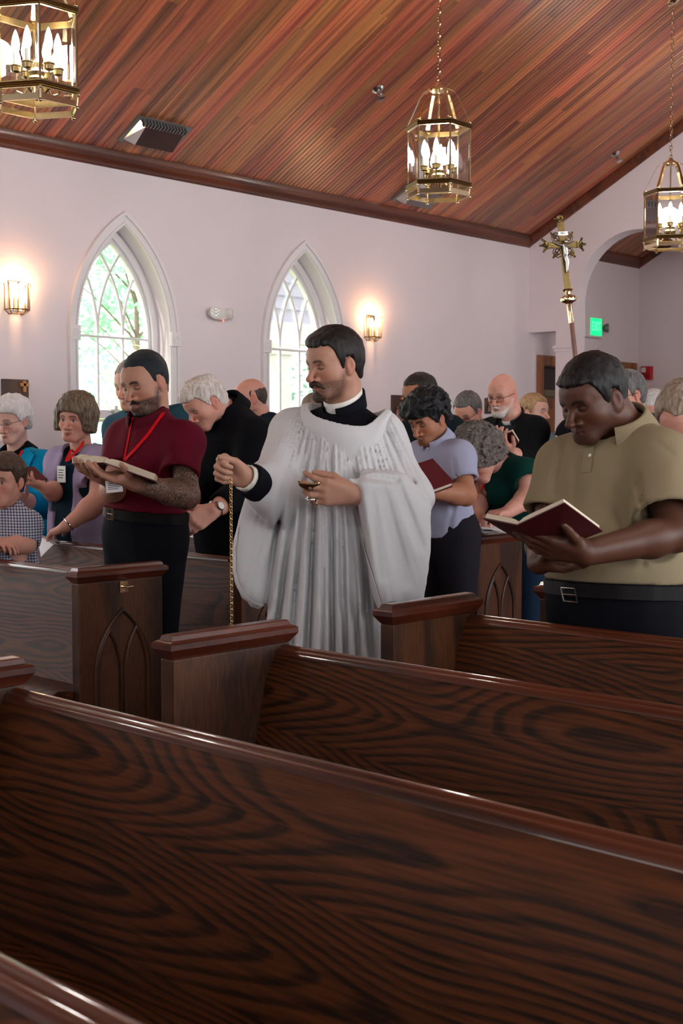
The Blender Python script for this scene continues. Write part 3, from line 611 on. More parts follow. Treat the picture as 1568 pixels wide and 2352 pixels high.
# ================================================================== lanterns
def make_lantern(chain_len):
    r = bpy.data.objects.new('hanging_lantern', None); C.objects.link(r)
    R, GH = 0.183, 0.335          # local origin: centre of the bottom band
    hx = [(math.cos(math.radians(30 + 60 * k)), math.sin(math.radians(30 + 60 * k))) for k in range(6)]
    band = [(-0.004, -0.014), (0.006, -0.014), (0.010, -0.010), (0.007, -0.006), (0.011, -0.002), (0.008, 0.003), (0.012, 0.008), (0.012, 0.014), (-0.004, 0.014)]
    def hexring(rad, z, prof):
        m = MB(); m.sweep([(rad * a, rad * b, z) for a, b in hx], prof, closed=True); return m
    hexring(R, 0, band).build('bottom_band', M_BRASSD, r)
    hexring(R, GH, band).build('top_band', M_BRASSD, r)
    hexring(R * 0.97, -0.052, [(-0.003, -0.013), (0.005, -0.013), (0.005, 0.013), (-0.003, 0.013)]).build('lower_ring', M_BRASS, r)
    for a, b in hx:
        m = MB(); m.tube([(R * a, R * b, 0.0), (R * a, R * b, GH)], 0.006, 6); m.build('corner_bar', M_BRASS, r)
        m = MB(); m.tube([(R * a, R * b, -0.01), (R * 0.97 * a, R * 0.97 * b, -0.062)], 0.007, 6); m.ball((R * a * 1.03, R * b * 1.03, -0.016), 0.008, 8); m.ball((R * a, R * b, -0.07), 0.009, 8); m.build('drop_strap', M_BRASS, r, True)
        m = MB(); P = [(R * 0.92 * a, R * 0.92 * b, GH + 0.01), (R * 0.98 * a, R * 0.98 * b, GH + 0.03), (R * 0.80 * a, R * 0.80 * b, GH + 0.10), (R * 0.62 * a, R * 0.62 * b, GH + 0.17), (R * 0.48 * a, R * 0.48 * b, GH + 0.208), (R * 0.28 * a, R * 0.28 * b, GH + 0.225), (0.02 * a, 0.02 * b, GH + 0.215)]
        m.sweep(P, [(-0.009, -0.0015), (0.009, -0.0015), (0.009, 0.0015), (-0.009, 0.0015)]); m.build('crown_strap', M_BRASS, r)
        m = MB(); m.ball((R * a * 1.0, R * b * 1.0, GH + 0.022), 0.009, 8); m.build('finial', M_BRASS, r, True)
    for k in range(6):
        (a, b), (c, d) = hx[k], hx[(k + 1) % 6]; q = 0.985
        m = MB(); m.add([(R * a * q, R * b * q, 0.012), (R * c * q, R * d * q, 0.012), (R * c * q, R * d * q, GH - 0.012), (R * a * q, R * b * q, GH - 0.012)], [(0, 1, 2, 3)]); m.build('pane', M_LGLASS, r)
    m = MB(); m.lathe([(0.006, 0.0), (0.055, 0.01), (0.05, 0.025), (0.02, 0.045), (0.012, 0.06)], (0, 0, GH + 0.20), 16); m.build('crown_cap', M_BRASS, r, True)
    m = MB(); m.tube([(0, 0, 0.02), (0, 0, GH + 0.21)], 0.006, 8); m.build('centre_rod', M_BRASS, r, True)
    m = MB(); m.lathe([(0.004, 0.0), (0.04, 0.012), (0.045, 0.03), (0.03, 0.045), (0.035, 0.06), (0.014, 0.08), (0.018, 0.10), (0.006, 0.115)], (0, 0, 0.03), 14); m.build('hub', M_BRASSD, r, True)
    for k in range(6):
        t = math.radians(60 * k + (0 if True else 30)); a, b = math.cos(t), math.sin(t); rad = 0.088
        m = MB(); m.tube([(0.03 * a, 0.03 * b, 0.05), (0.06 * a, 0.06 * b, -0.005), (rad * a, rad * b, 0.005), (rad * a, rad * b, 0.085)], 0.005, 6); m.lathe([(0.006, 0.08), (0.020, 0.086), (0.022, 0.105), (0.026, 0.108), (0.026, 0.112), (0.012, 0.112)], (rad * a, rad * b, 0), 12); m.build('candle_arm', M_BRASSD, r, True)
        m = MB(); m.lathe([(0.0115, 0.11), (0.0115, 0.165)], (rad * a, rad * b, 0), 10); m.build('candle_sleeve', M_CANDLE, r, True)
        m = MB(); m.lathe([(0.008, 0.163), (0.016, 0.182), (0.018, 0.20), (0.013, 0.23), (0.006, 0.252), (0.001, 0.262)], (rad * a, rad * b, 0), 12); m.build('bulb', M_BULB, r, True)
    m = MB(); z = GH + 0.245; k = 0; top = GH + 0.245 + chain_len
    while z < top:   # chain of single links
        c_ = [((0.010 * math.cos(q) if k % 2 == 0 else 0), (0 if k % 2 == 0 else 0.010 * math.cos(q)), z + 0.020 + 0.022 * math.sin(q)) for q in [2 * PI * i / 10 for i in range(10)]]
        m.tube(c_, 0.0028, 5, closed=True); z += 0.034; k += 1
    m.build('chain', M_BRASS, r, True)
    m = MB(); T = Matrix.Translation((0, 0, z + 0.035)) @ Matrix.Rotation(-sl, 4, 'Y'); m.lathe([(0.004, -0.035), (0.02, -0.03), (0.05, -0.018), (0.058, 0.0)], (0, 0, 0), 18, T); m.build('ceiling_canopy', M_BRASS, r, True)
    l = light('lantern_light', 'POINT', (0, 0, 0.215), 50, (1.0, 0.93, 0.86), shadow_soft_size=0.09); l.parent = r
    return r
XL = WX * 0.661
LY = [float(onX(q, 300, XL)[1]) for q in (87, 1007, 1541)]
LZ = float(onX(1007, 428, XL)[2])
LZ3 = [float(onX(87, 200, XL)[2]), LZ, float(onX(1541, 541, XL)[2])]
lan = make_lantern(ceilz(XL) - LZ - 0.335 - 0.245 - 0.04)
lbl = ['brass hexagonal glass lantern close by, cut off by the top picture corner', 'brass hexagonal glass lantern hanging whole on its chain, mid ceiling', 'brass hexagonal glass lantern farthest away, hanging before the round arch']
for i in range(3):
    o = lan if i == 0 else copy_tree(lan); o.location = (XL, LY[i], LZ); tag(o, lbl[i], 'lantern', 'brass lanterns')
for i, (X, Y) in enumerate(((XL, LY[0] - 2.8), (2 * RIDGE - XL, LY[0] - 2.8), (2 * RIDGE - XL, LY[0]), (2 * RIDGE - XL, LY[1]), (2 * RIDGE - XL, LY[2]), (RIDGE - 1.0, RY + 1.1))):  # unseen lantern copies added to light the nave, rear wall and narthex
    o = copy_tree(lan); o.location = (X, Y, LZ); tag(o, ('unseen brass lantern added for light over the front pews on the window side', 'unseen brass lantern added for light over the front pews across the aisle', 'unseen brass lantern added for light above the photographer across the aisle', 'unseen brass lantern added for light above the middle pews across the aisle', 'unseen brass lantern added to brighten the rear wall across the aisle', 'unseen brass lantern added to brighten the narthex behind the round arch')[i], 'lantern', 'unseen brass lanterns added for light')
    if X > RIDGE:
        for ch in o.children:
            if ch.name.startswith('ceiling_canopy'): ch.rotation_euler[1] = 0
# ================================================================== processional crucifix
M_BRASSA = plain('antique_brass', (118, 98, 62), 0.34, 1.0, noise=0.45, nscale=90, bump=0.5, bscale=160)
def crucifix():
    D = 6.42; top = U(1285, 497, D); kn = U(1306, 690, D); ax = (top - kn); L_ = np.linalg.norm(ax); ax /= L_
    foot = kn - ax * ((kn[2] - FLOOR) / ax[2])
    r = empty('processional_cross', foot, 'ornate brass crucifix on a leaning wooden staff behind the beige polo man', 'crucifix')
    zx = Vector(ax); fw = Vector(-FV); fw = (fw - zx * fw.dot(zx)).normalized(); yaw_ = Matrix.Rotation(0.35, 3, zx); fw = yaw_ @ fw; sd = zx.cross(fw).normalized() * -1
    sd = fw.cross(zx).normalized() * -1
    M = Matrix((sd, fw, zx)).transposed().to_4x4()
    s0 = np.linalg.norm(kn - foot)
    def b(m, n, mat, par=None, sm=True): m.v = [tuple(M @ Vector(q)) for q in m.v]; return m.build(n, mat, par or r, sm)
    m = MB(); m.lathe([(0.013, 0.0), (0.0135, s0 - 0.115)], (0, 0, 0), 12); b(m, 'staff', wood('staff_wood', (92, 40, 20), (168, 84, 46), rings=3, sc=(6, 6, 0.6), coat=0.6))
    m = MB(); m.lathe([(0.014, s0 - 0.115), (0.0145, s0 - 0.02), (0.014, s0 - 0.018)], (0, 0, 0), 12); b(m, 'ferrule', M_BRASS)
    m = MB(); m.lathe([(0.012, -0.02), (0.018, -0.016), (0.022, -0.012), (0.040, -0.004), (0.043, 0.008), (0.040, 0.016), (0.024, 0.024), (0.014, 0.03), (0.016, 0.042), (0.026, 0.05), (0.028, 0.056), (0.012, 0.056)], (0, 0, s0), 18); b(m, 'knop', M_BRASS)
    zc = s0 + L_ * 0.66; u = L_ / 0.40
    m = MB(); m.cbox((0, 0, s0 + 0.05 + (zc - s0 + 0.09 * u) / 2), (0.028 * u, 0.014, zc - s0 + 0.09 * u)); m.cbox((0, 0, zc), (0.150 * u, 0.013, 0.028 * u)); b(m, 'cross', M_BRASSA, sm=False)
    for (cx, cz, an) in ((0, zc + 0.105 * u, 90), (0.087 * u, zc, 0), (-0.087 * u, zc, 180)):      # fleur ends
        m = MB()
        for da in (-55, 0, 55):
            t = math.radians(an + da); e = (cx + 0.034 * u * math.cos(t), 0, cz + 0.034 * u * math.sin(t)); m.tube([(cx, 0, cz), ((cx + e[0]) / 2, 0.004, (cz + e[2]) / 2), e], [0.006 * u, 0.009 * u, 0.003 * u], 8); m.ball(e, 0.006 * u, 6)
        m.cbox((cx - 0.010 * u * math.cos(math.radians(an)), 0, cz - 0.010 * u * math.sin(math.radians(an))), (0.03 * u if an == 90 else 0.008, 0.018, 0.008 if an == 90 else 0.03 * u))
        b(m, 'fleur_end', M_BRASSA)
    for sx in (-1, 1):
        for sz in (-1, 1):     # pierced corner scrolls
            m = MB()
            c0 = (sx * 0.032 * u, 0, zc + sz * 0.032 * u)
            for rr, off in ((0.014, 0), (0.010, 0.016)):
                c1 = (c0[0] + sx * off * u * 0.6, 0, c0[2] + sz * off * u * 0.6); m.tube([(c1[0] + rr * u * math.cos(q), 0, c1[2] + rr * u * math.sin(q)) for q in [2 * PI * i / 12 for i in range(12)]], 0.0028 * u, 5, closed=True)
            m.tube([(sx * 0.014 * u, 0, zc + sz * 0.014 * u), (sx * 0.056 * u, 0, zc + sz * 0.056 * u)], 0.003 * u, 5); m.ball((sx * 0.057 * u, 0, zc + sz * 0.057 * u), 0.006 * u, 6)
            m.tube([(sx * 0.016 * u, 0, zc + sz * 0.052 * u), (sx * 0.034 * u, 0, zc + sz * 0.06 * u), (sx * 0.055 * u, 0, zc + sz * 0.05 * u), (sx * 0.058 * u, 0, zc + sz * 0.034 * u), (sx * 0.05 * u, 0, zc + sz * 0.016 * u)], 0.0025 * u, 5)
            b(m, 'corner_scroll', M_BRASSA)
    m = MB(); m.cbox((0, 0.012, zc + 0.052 * u), (0.052 * u, 0.004, 0.018 * u)); pl = b(m, 'title_scroll', M_SILVER, sm=False)
    t_ = bpy.data.curves.new('title_text', 'FONT'); t_.body = 'INRI'; t_.size = 0.016 * u; t_.align_x = 'CENTER'; t_.align_y = 'CENTER'; t_.extrude = 0.0004; t_.materials.append(M_INKD); o = text_mesh(t_, r)
    o.matrix_local = M @ Matrix.Translation((0, 0.0146, zc + 0.052 * u)) @ Matrix.Rotation(PI, 4, 'Z') @ Matrix.Rotation(PI / 2, 4, 'X')
    m = MB(); y_ = 0.016; hd = (0.006 * u, y_ + 0.006, zc + 0.012 * u)   # corpus
    m.ball(hd, 0.010 * u, 8, (0.85, 0.85, 1.1)); m.tube([(0, y_, zc - 0.002 * u), (0.002, y_ + 0.004, zc - 0.03 * u), (0, y_ + 0.002, zc - 0.055 * u), (0.003, y_ + 0.008, zc - 0.085 * u), (0, y_ - 0.002, zc - 0.125 * u), (0, y_ + 0.004, zc - 0.135 * u)], [0.013 * u, 0.014 * u, 0.011 * u, 0.010 * u, 0.006 * u, 0.004 * u], 10)
    for sx in (-1, 1): m.tube([(sx * 0.008 * u, y_, zc - 0.006 * u), (sx * 0.03 * u, y_ - 0.002, zc + 0.002 * u), (sx * 0.056 * u, y_ - 0.006, zc + 0.012 * u)], [0.006 * u, 0.0045 * u, 0.0035 * u], 8)
    m.tube([(-0.012 * u, y_ + 0.002, zc - 0.055 * u), (0.012 * u, y_ + 0.004, zc - 0.058 * u)], 0.010 * u, 8); b(m, 'corpus', M_SILVER)
crucifix()
# ================================================================== figure kit: smooth signed-distance bodies turned into meshes
V = lambda *a: np.array(a, float)
def unit(v): v = np.asarray(v, float); return v / (np.linalg.norm(v) + 1e-12)
_RT = np.random.RandomState(5).rand(65536).astype(np.float32)
def _hash(i, j, k): return _RT[(i * 73856093 ^ j * 19349663 ^ k * 83492791) & 65535]
def vnoise(P):
    P = np.asarray(P, np.float32); F_ = np.floor(P); I = F_.astype(np.int64); f = P - F_; f = f * f * (3 - 2 * f); r = 0
    for dx in (0, 1):
        wx = f[:, 0] if dx else 1 - f[:, 0]
        for dy in (0, 1):
            wy = f[:, 1] if dy else 1 - f[:, 1]
            for dz in (0, 1):
                wz = f[:, 2] if dz else 1 - f[:, 2]
                r = r + wx * wy * wz * _hash(I[:, 0] + dx, I[:, 1] + dy, I[:, 2] + dz)
    return r
def smin(a, b, k):
    h = np.maximum(k - np.abs(a - b), 0) / k; return np.minimum(a, b) - h * h * k * 0.25
def smax(a, b, k): return -smin(-a, -b, k)
def d_rc(P, a, b, ra, rb):
    ba = b - a; l2 = float(ba @ ba) + 1e-12; t = np.clip((P - a) @ ba / l2, 0, 1)
    q = P - a - t[:, None] * ba; return np.sqrt((q * q).sum(1)) - (ra + (rb - ra) * t)
def d_el(P, c, r, R):
    q = (P - c) @ R if R is not None else P - c
    k0 = np.sqrt(((q / r) ** 2).sum(1)); k1 = np.sqrt(((q / (r * r)) ** 2).sum(1)) + 1e-6
    return k0 * (k0 - 1) / k1
def band(f, w=0.045):
    """apply a relief only close to the surface"""
    def g(P, d):
        m = np.abs(d) < w; out = d.copy()
        if m.any(): out[m] = f(P[m], d[m])
        return out
    return g
class S:
    """ordered list of soft solids"""
    def __init__(s): s.p = []; s.post = []
    def rc(s, a, b, ra, rb=None, k=0.02, sub=False): s.p.append(('rc', np.array(a, np.float32), np.array(b, np.float32), float(ra), float(ra if rb is None else rb), float(k), sub)); return s
    def el(s, c, r, R=None, k=0.02, sub=False): s.p.append(('el', np.array(c, np.float32), np.array(r, np.float32), None if R is None else np.asarray(R, np.float32), None, float(k), sub)); return s
    def fn(s, f, k=0.02, sub=False): s.p.append(('fn', f, None, None, None, k, sub)); return s
    def add(s, o): s.p += o.p; return s
    def one(s, q, P): return d_rc(P, *q[1:5]) if q[0] == 'rc' else (d_el(P, *q[1:4]) if q[0] == 'el' else q[1](P))
    def ev(s, P, post=True):
        P = np.asarray(P, np.float32); d = np.full(len(P), 9.0, np.float32)
        for q in s.p:
            e = s.one(q, P); d = smax(d, -e, q[5]) if q[6] else smin(d, e, q[5])
        if post:
            for f in s.post: d = f(P, d)
        return d
    def bounds(s):
        lo = np.full(3, 1e9); hi = -lo
        for q in s.p:
            if q[6]: continue
            if q[0] == 'rc':
                for c, r in ((q[1], q[3]), (q[2], q[4])): lo = np.minimum(lo, c - r); hi = np.maximum(hi, c + r)
            elif q[0] == 'el': m = q[2].max(); lo = np.minimum(lo, q[1] - m); hi = np.maximum(hi, q[1] + m)
        return lo, hi
    def mesh(s, vox, lo=None, hi=None, pad=0.03, B=8):
        l, h = s.bounds() if lo is None else (np.array(lo, float), np.array(hi, float))
        l = l - pad; h = h + pad; nb = np.ceil((h - l) / (vox * B)).astype(int)
        g = np.stack(np.meshgrid(*[np.arange(n) for n in nb], indexing='ij'), -1).reshape(-1, 3)
        cen = (l + (g + 0.5) * vox * B).astype(np.float32); hd = vox * B * 0.5 * math.sqrt(3)
        D = [s.one(q, cen) for q in s.p]; dc = np.full(len(cen), 9.0, np.float32)
        for q, e in zip(s.p, D): dc = smax(dc, -e, q[5]) if q[6] else smin(dc, e, q[5])
        if s.post:
            for f in s.post: dc = f(cen, dc)
        keep = np.abs(dc) < hd * 1.35 + 0.012
        g = g[keep]; D = [e[keep] for e in D]; dk = dc[keep]; dmin = np.min([np.where(q[6], 9, e) for q, e in zip(s.p, D)], axis=0); nk = len(g)
        o = np.stack(np.meshgrid(*[np.arange(B + 1)] * 3, indexing='ij'), -1).reshape(-1, 3)
        d = np.full((nk, len(o)), 9.0, np.float32)
        for q, e in zip(s.p, D):
            if q[0] == 'fn' and len(s.p) == 1: m = np.ones(nk, bool)
            elif q[6]: m = e < 2.2 * hd + q[5]
            else: m = e < dmin + 2.4 * hd + q[5]
            if not m.any(): continue
            P = (l + (g[m][:, None, :] * B + o[None]) * vox).reshape(-1, 3).astype(np.float32)
            x = s.one(q, P).reshape(-1, len(o)); d[m] = smax(d[m], -x, q[5]) if q[6] else smin(d[m], x, q[5])
        if s.post:
            P = (l + (g[:, None, :] * B + o[None]) * vox).reshape(-1, 3).astype(np.float32); dd = d.reshape(-1)
            for f in s.post: dd = f(P, dd)
            d = dd.reshape(nk, -1)
        return nets(d.reshape(nk, B + 1, B + 1, B + 1), g, l, vox, B)
def nets(d, g, l, vox, B):
    nk = len(g); co = [(0, 0, 0), (1, 0, 0), (0, 1, 0), (1, 1, 0), (0, 0, 1), (1, 0, 1), (0, 1, 1), (1, 1, 1)]
    c8 = np.stack([d[:, a:a + B, b:b + B, c:c + B] for a, b, c in co], -1).reshape(-1, 8)
    ins = c8 < 0; act = ins.any(1) & ~ins.all(1); idx = np.nonzero(act)[0]; v8 = c8[idx]; n = len(idx)
    blk = idx // (B ** 3); r = idx % (B ** 3); loc = np.stack([r // (B * B), (r // B) % B, r % B], -1); cell = g[blk] * B + loc
    acc = np.zeros((n, 3)); cnt = np.zeros(n)
    E = [(0, 1), (2, 3), (4, 5), (6, 7), (0, 2), (1, 3), (4, 6), (5, 7), (0, 4), (1, 5), (2, 6), (3, 7)]; cof = np.array(co, float)
    for a, b in E:
        x, y = v8[:, a], v8[:, b]; m = (x < 0) != (y < 0); t = x / np.where(m, x - y, 1)
        acc += np.where(m[:, None], cof[a] + (cof[b] - cof[a]) * t[:, None], 0); cnt += m
    P = l + (cell + acc / cnt[:, None]) * vox
    big = np.int64(1 << 20); key = (cell[:, 0].astype(np.int64) * big + cell[:, 1]) * big + cell[:, 2]; srt = np.argsort(key); ks = key[srt]
    def look(cc):
        kk = (cc[:, 0].astype(np.int64) * big + cc[:, 1]) * big + cc[:, 2]; p = np.clip(np.searchsorted(ks, kk), 0, len(ks) - 1)
        return np.where(ks[p] == kk, srt[p], -1)
    F = []
    for ax, corner in ((0, 1), (1, 2), (2, 4)):
        m = (v8[:, 0] < 0) != (v8[:, corner] < 0); ci = cell[m]; sg = v8[m, 0] < 0
        u = np.zeros(3, int); w_ = np.zeros(3, int); u[(ax + 1) % 3] = 1; w_[(ax + 2) % 3] = 1
        q = np.stack([np.nonzero(m)[0], look(ci - u), look(ci - u - w_), look(ci - w_)], -1)
        ok = (q >= 0).all(1); q = q[ok]; sg = sg[ok]; q[~sg] = q[~sg][:, ::-1]; F.append(q)
    return P, np.concatenate(F)
def np_mesh(name, P, F, mats, parent, base, col=None, smooth=True, fm=None):
    me = bpy.data.meshes.new(name); n = len(P); m = len(F)
    me.vertices.add(n); me.vertices.foreach_set('co', (P - base).astype(np.float32).ravel())
    me.loops.add(m * 4); me.loops.foreach_set('vertex_index', F.astype(np.int32).ravel())
    me.polygons.add(m); me.polygons.foreach_set('loop_start', np.arange(0, 4 * m, 4, dtype=np.int32))
    try: me.polygons.foreach_set('loop_total', np.full(m, 4, dtype=np.int32))
    except Exception: pass
    me.polygons.foreach_set('use_smooth', np.ones(m, bool)); me.update(calc_edges=True); me.validate()
    for q in (mats if isinstance(mats, (list, tuple)) else [mats]): me.materials.append(q)
    if col is not None:
        a = me.attributes.new('Col', 'FLOAT_COLOR', 'POINT'); c = np.ones((n, 4), np.float32); c[:, :col.shape[1]] = col; a.data.foreach_set('color', c.ravel())
    return link(bpy.data.objects.new(name, me), parent)
def traces(s, pix, d0=2.0, d1=9.5):
    """where the view rays through some pixels meet a solid (nan where they miss)"""
    r = np.array([ray(*q) for q in pix]); L_ = np.linalg.norm(r, axis=1); t = np.full(len(r), d0); live = np.ones(len(r), bool)
    for _ in range(150):
        if not live.any(): break
        e = s.ev(CAM + r[live] * t[live][:, None]); i = np.nonzero(live)[0]; t[i] += np.maximum(e, 0.0004) * 0.7 / L_[i]; live[i[(e < 0.0006) | (t[i] > d1)]] = False
    P = CAM + r * t[:, None]; P[t > d1] = np.nan; return P
def trace(s, px_, py_, d0=2.0, d1=9.5):
    P = traces(s, [(px_, py_)], d0, d1)[0]; return None if np.isnan(P[0]) else P
def grads(s, P, h=0.012):
    g = np.stack([s.ev(P + V(*e) * h) - s.ev(P - V(*e) * h) for e in ((1, 0, 0), (0, 1, 0), (0, 0, 1))], 1); return g / (np.linalg.norm(g, axis=1)[:, None] + 1e-9)
def grad(s, p, h=0.004):
    P = np.array([p + V(h, 0, 0), p - V(h, 0, 0), p + V(0, h, 0), p - V(0, h, 0), p + V(0, 0, h), p - V(0, 0, h)]); e = s.ev(P); return unit(V(e[0] - e[1], e[2] - e[3], e[4] - e[5]))
def fdir(psi): """horizontal facing direction: 0 = at the lens, 90 = towards picture left"""; a = math.radians(psi); return -F0 * math.cos(a) - RV * math.sin(a)
def frame_from(f, up=(0, 0, 1)):
    """columns: right, forward, up"""
    u = unit(up); f = unit(np.asarray(f) - u * np.dot(f, u)); r = np.cross(f, u); return np.stack([r, f, u], 1)
def head_frame(psi, nod=0.0, roll=0.0):
    A = frame_from(fdir(psi)); n, ro = math.radians(nod), math.radians(roll)
    Rx = np.array([[1, 0, 0], [0, math.cos(n), math.sin(n)], [0, -math.sin(n), math.cos(n)]])
    Ry = np.array([[math.cos(ro), 0, math.sin(ro)], [0, 1, 0], [-math.sin(ro), 0, math.cos(ro)]])
    return A @ Rx @ Ry
# ------------------------------------------------------------------ materials for people
def skin_mat():
    m, N, L, b = new_mat('skin'); at = N.new('ShaderNodeAttribute'); at.attribute_name = 'Col'
    tc = N.new('ShaderNodeTexCoord'); n = N.new('ShaderNodeTexNoise'); n.inputs['Scale'].default_value = 45; n.inputs['Detail'].default_value = 4; L.new(tc.outputs['Object'], n.inputs['Vector'])
    mr = N.new('ShaderNodeMapRange'); mr.inputs[3].default_value = 0.86; mr.inputs[4].default_value = 1.12; L.new(n.outputs[0], mr.inputs[0])
    mx = N.new('ShaderNodeVectorMath'); mx.operation = 'SCALE'; L.new(at.outputs['Color'], mx.inputs[0]); L.new(mr.outputs[0], mx.inputs['Scale'])
    # inked pattern where the mask says so: contour lines of a warped noise
    n2 = N.new('ShaderNodeTexNoise'); n2.inputs['Scale'].default_value = 26; n2.inputs['Detail'].default_value = 2; n2.inputs['Distortion'].default_value = 1.6; L.new(tc.outputs['Object'], n2.inputs['Vector'])
    mu = N.new('ShaderNodeMath'); mu.operation = 'MULTIPLY'; mu.inputs[1].default_value = 9; L.new(n2.outputs[0], mu.inputs[0]); fr = N.new('ShaderNodeMath'); fr.operation = 'PINGPONG'; fr.inputs[1].default_value = 0.5; L.new(mu.outputs[0], fr.inputs[0])
    rp = N.new('ShaderNodeMapRange'); rp.inputs[1].default_value = 0.12; rp.inputs[2].default_value = 0.42; rp.inputs[3].default_value = 0.95; rp.inputs[4].default_value = 0.35; L.new(fr.outputs[0], rp.inputs[0])
    inv = N.new('ShaderNodeMath'); inv.operation = 'SUBTRACT'; inv.inputs[0].default_value = 1.0; L.new(at.outputs['Alpha'], inv.inputs[1])
    mk = N.new('ShaderNodeMath'); mk.operation = 'MULTIPLY'; L.new(rp.outputs[0], mk.inputs[0]); L.new(inv.outputs[0], mk.inputs[1])
    m2 = N.new('ShaderNodeMix'); m2.data_type = 'RGBA'; m2.inputs[7].default_value = rgb((52, 54, 52)); L.new(mk.outputs[0], m2.inputs[0]); L.new(mx.outputs[0], m2.inputs[6]); L.new(m2.outputs[2], b.inputs['Base Color'])
    setp(b, Roughness=0.48); b.inputs['Specular IOR Level'].default_value = 0.35; b.inputs['Subsurface Radius'].default_value = (0.012, 0.005, 0.003)
    n3 = N.new('ShaderNodeTexNoise'); n3.inputs['Scale'].default_value = 260; L.new(tc.outputs['Object'], n3.inputs['Vector']); bp = N.new('ShaderNodeBump'); bp.inputs['Strength'].default_value = 0.12; bp.inputs['Distance'].default_value = 0.002; L.new(n3.outputs[0], bp.inputs['Height']); L.new(bp.outputs[0], b.inputs['Normal'])
    return m
M_SKIN = skin_mat()
def hair_mat(name, c0, c1, stretch=(60, 60, 9), rough=0.5, bump=0.5):
    m, N, L, b = new_mat(name); tc = N.new('ShaderNodeTexCoord'); mp = N.new('ShaderNodeMapping'); mp.inputs['Scale'].default_value = stretch; L.new(tc.outputs['Object'], mp.inputs[0])
    n = N.new('ShaderNodeTexNoise'); n.inputs['Scale'].default_value = 1.6; n.inputs['Detail'].default_value = 5; n.inputs['Roughness'].default_value = 0.7; n.inputs['Distortion'].default_value = 0.6; L.new(mp.outputs[0], n.inputs['Vector'])
    rp = N.new('ShaderNodeValToRGB'); rp.color_ramp.elements[0].position = 0.32; rp.color_ramp.elements[0].color = rgb(c0); rp.color_ramp.elements[1].position = 0.68; rp.color_ramp.elements[1].color = rgb(c1); L.new(n.outputs[0], rp.inputs[0]); L.new(rp.outputs[0], b.inputs['Base Color'])
    setp(b, Roughness=rough); b.inputs['Specular IOR Level'].default_value = 0.3; bp = N.new('ShaderNodeBump'); bp.inputs['Strength'].default_value = bump; bp.inputs['Distance'].default_value = 0.006; L.new(n.outputs[0], bp.inputs['Height']); L.new(bp.outputs[0], b.inputs['Normal'])
    return m
def cloth(name, col, rough=0.85, weave=500, bump=0.15, noise=0.10, sheen=0.0): return plain(name, col, rough, noise=noise, nscale=14, bump=bump, bscale=weave, spec=0.12, sheen=sheen)
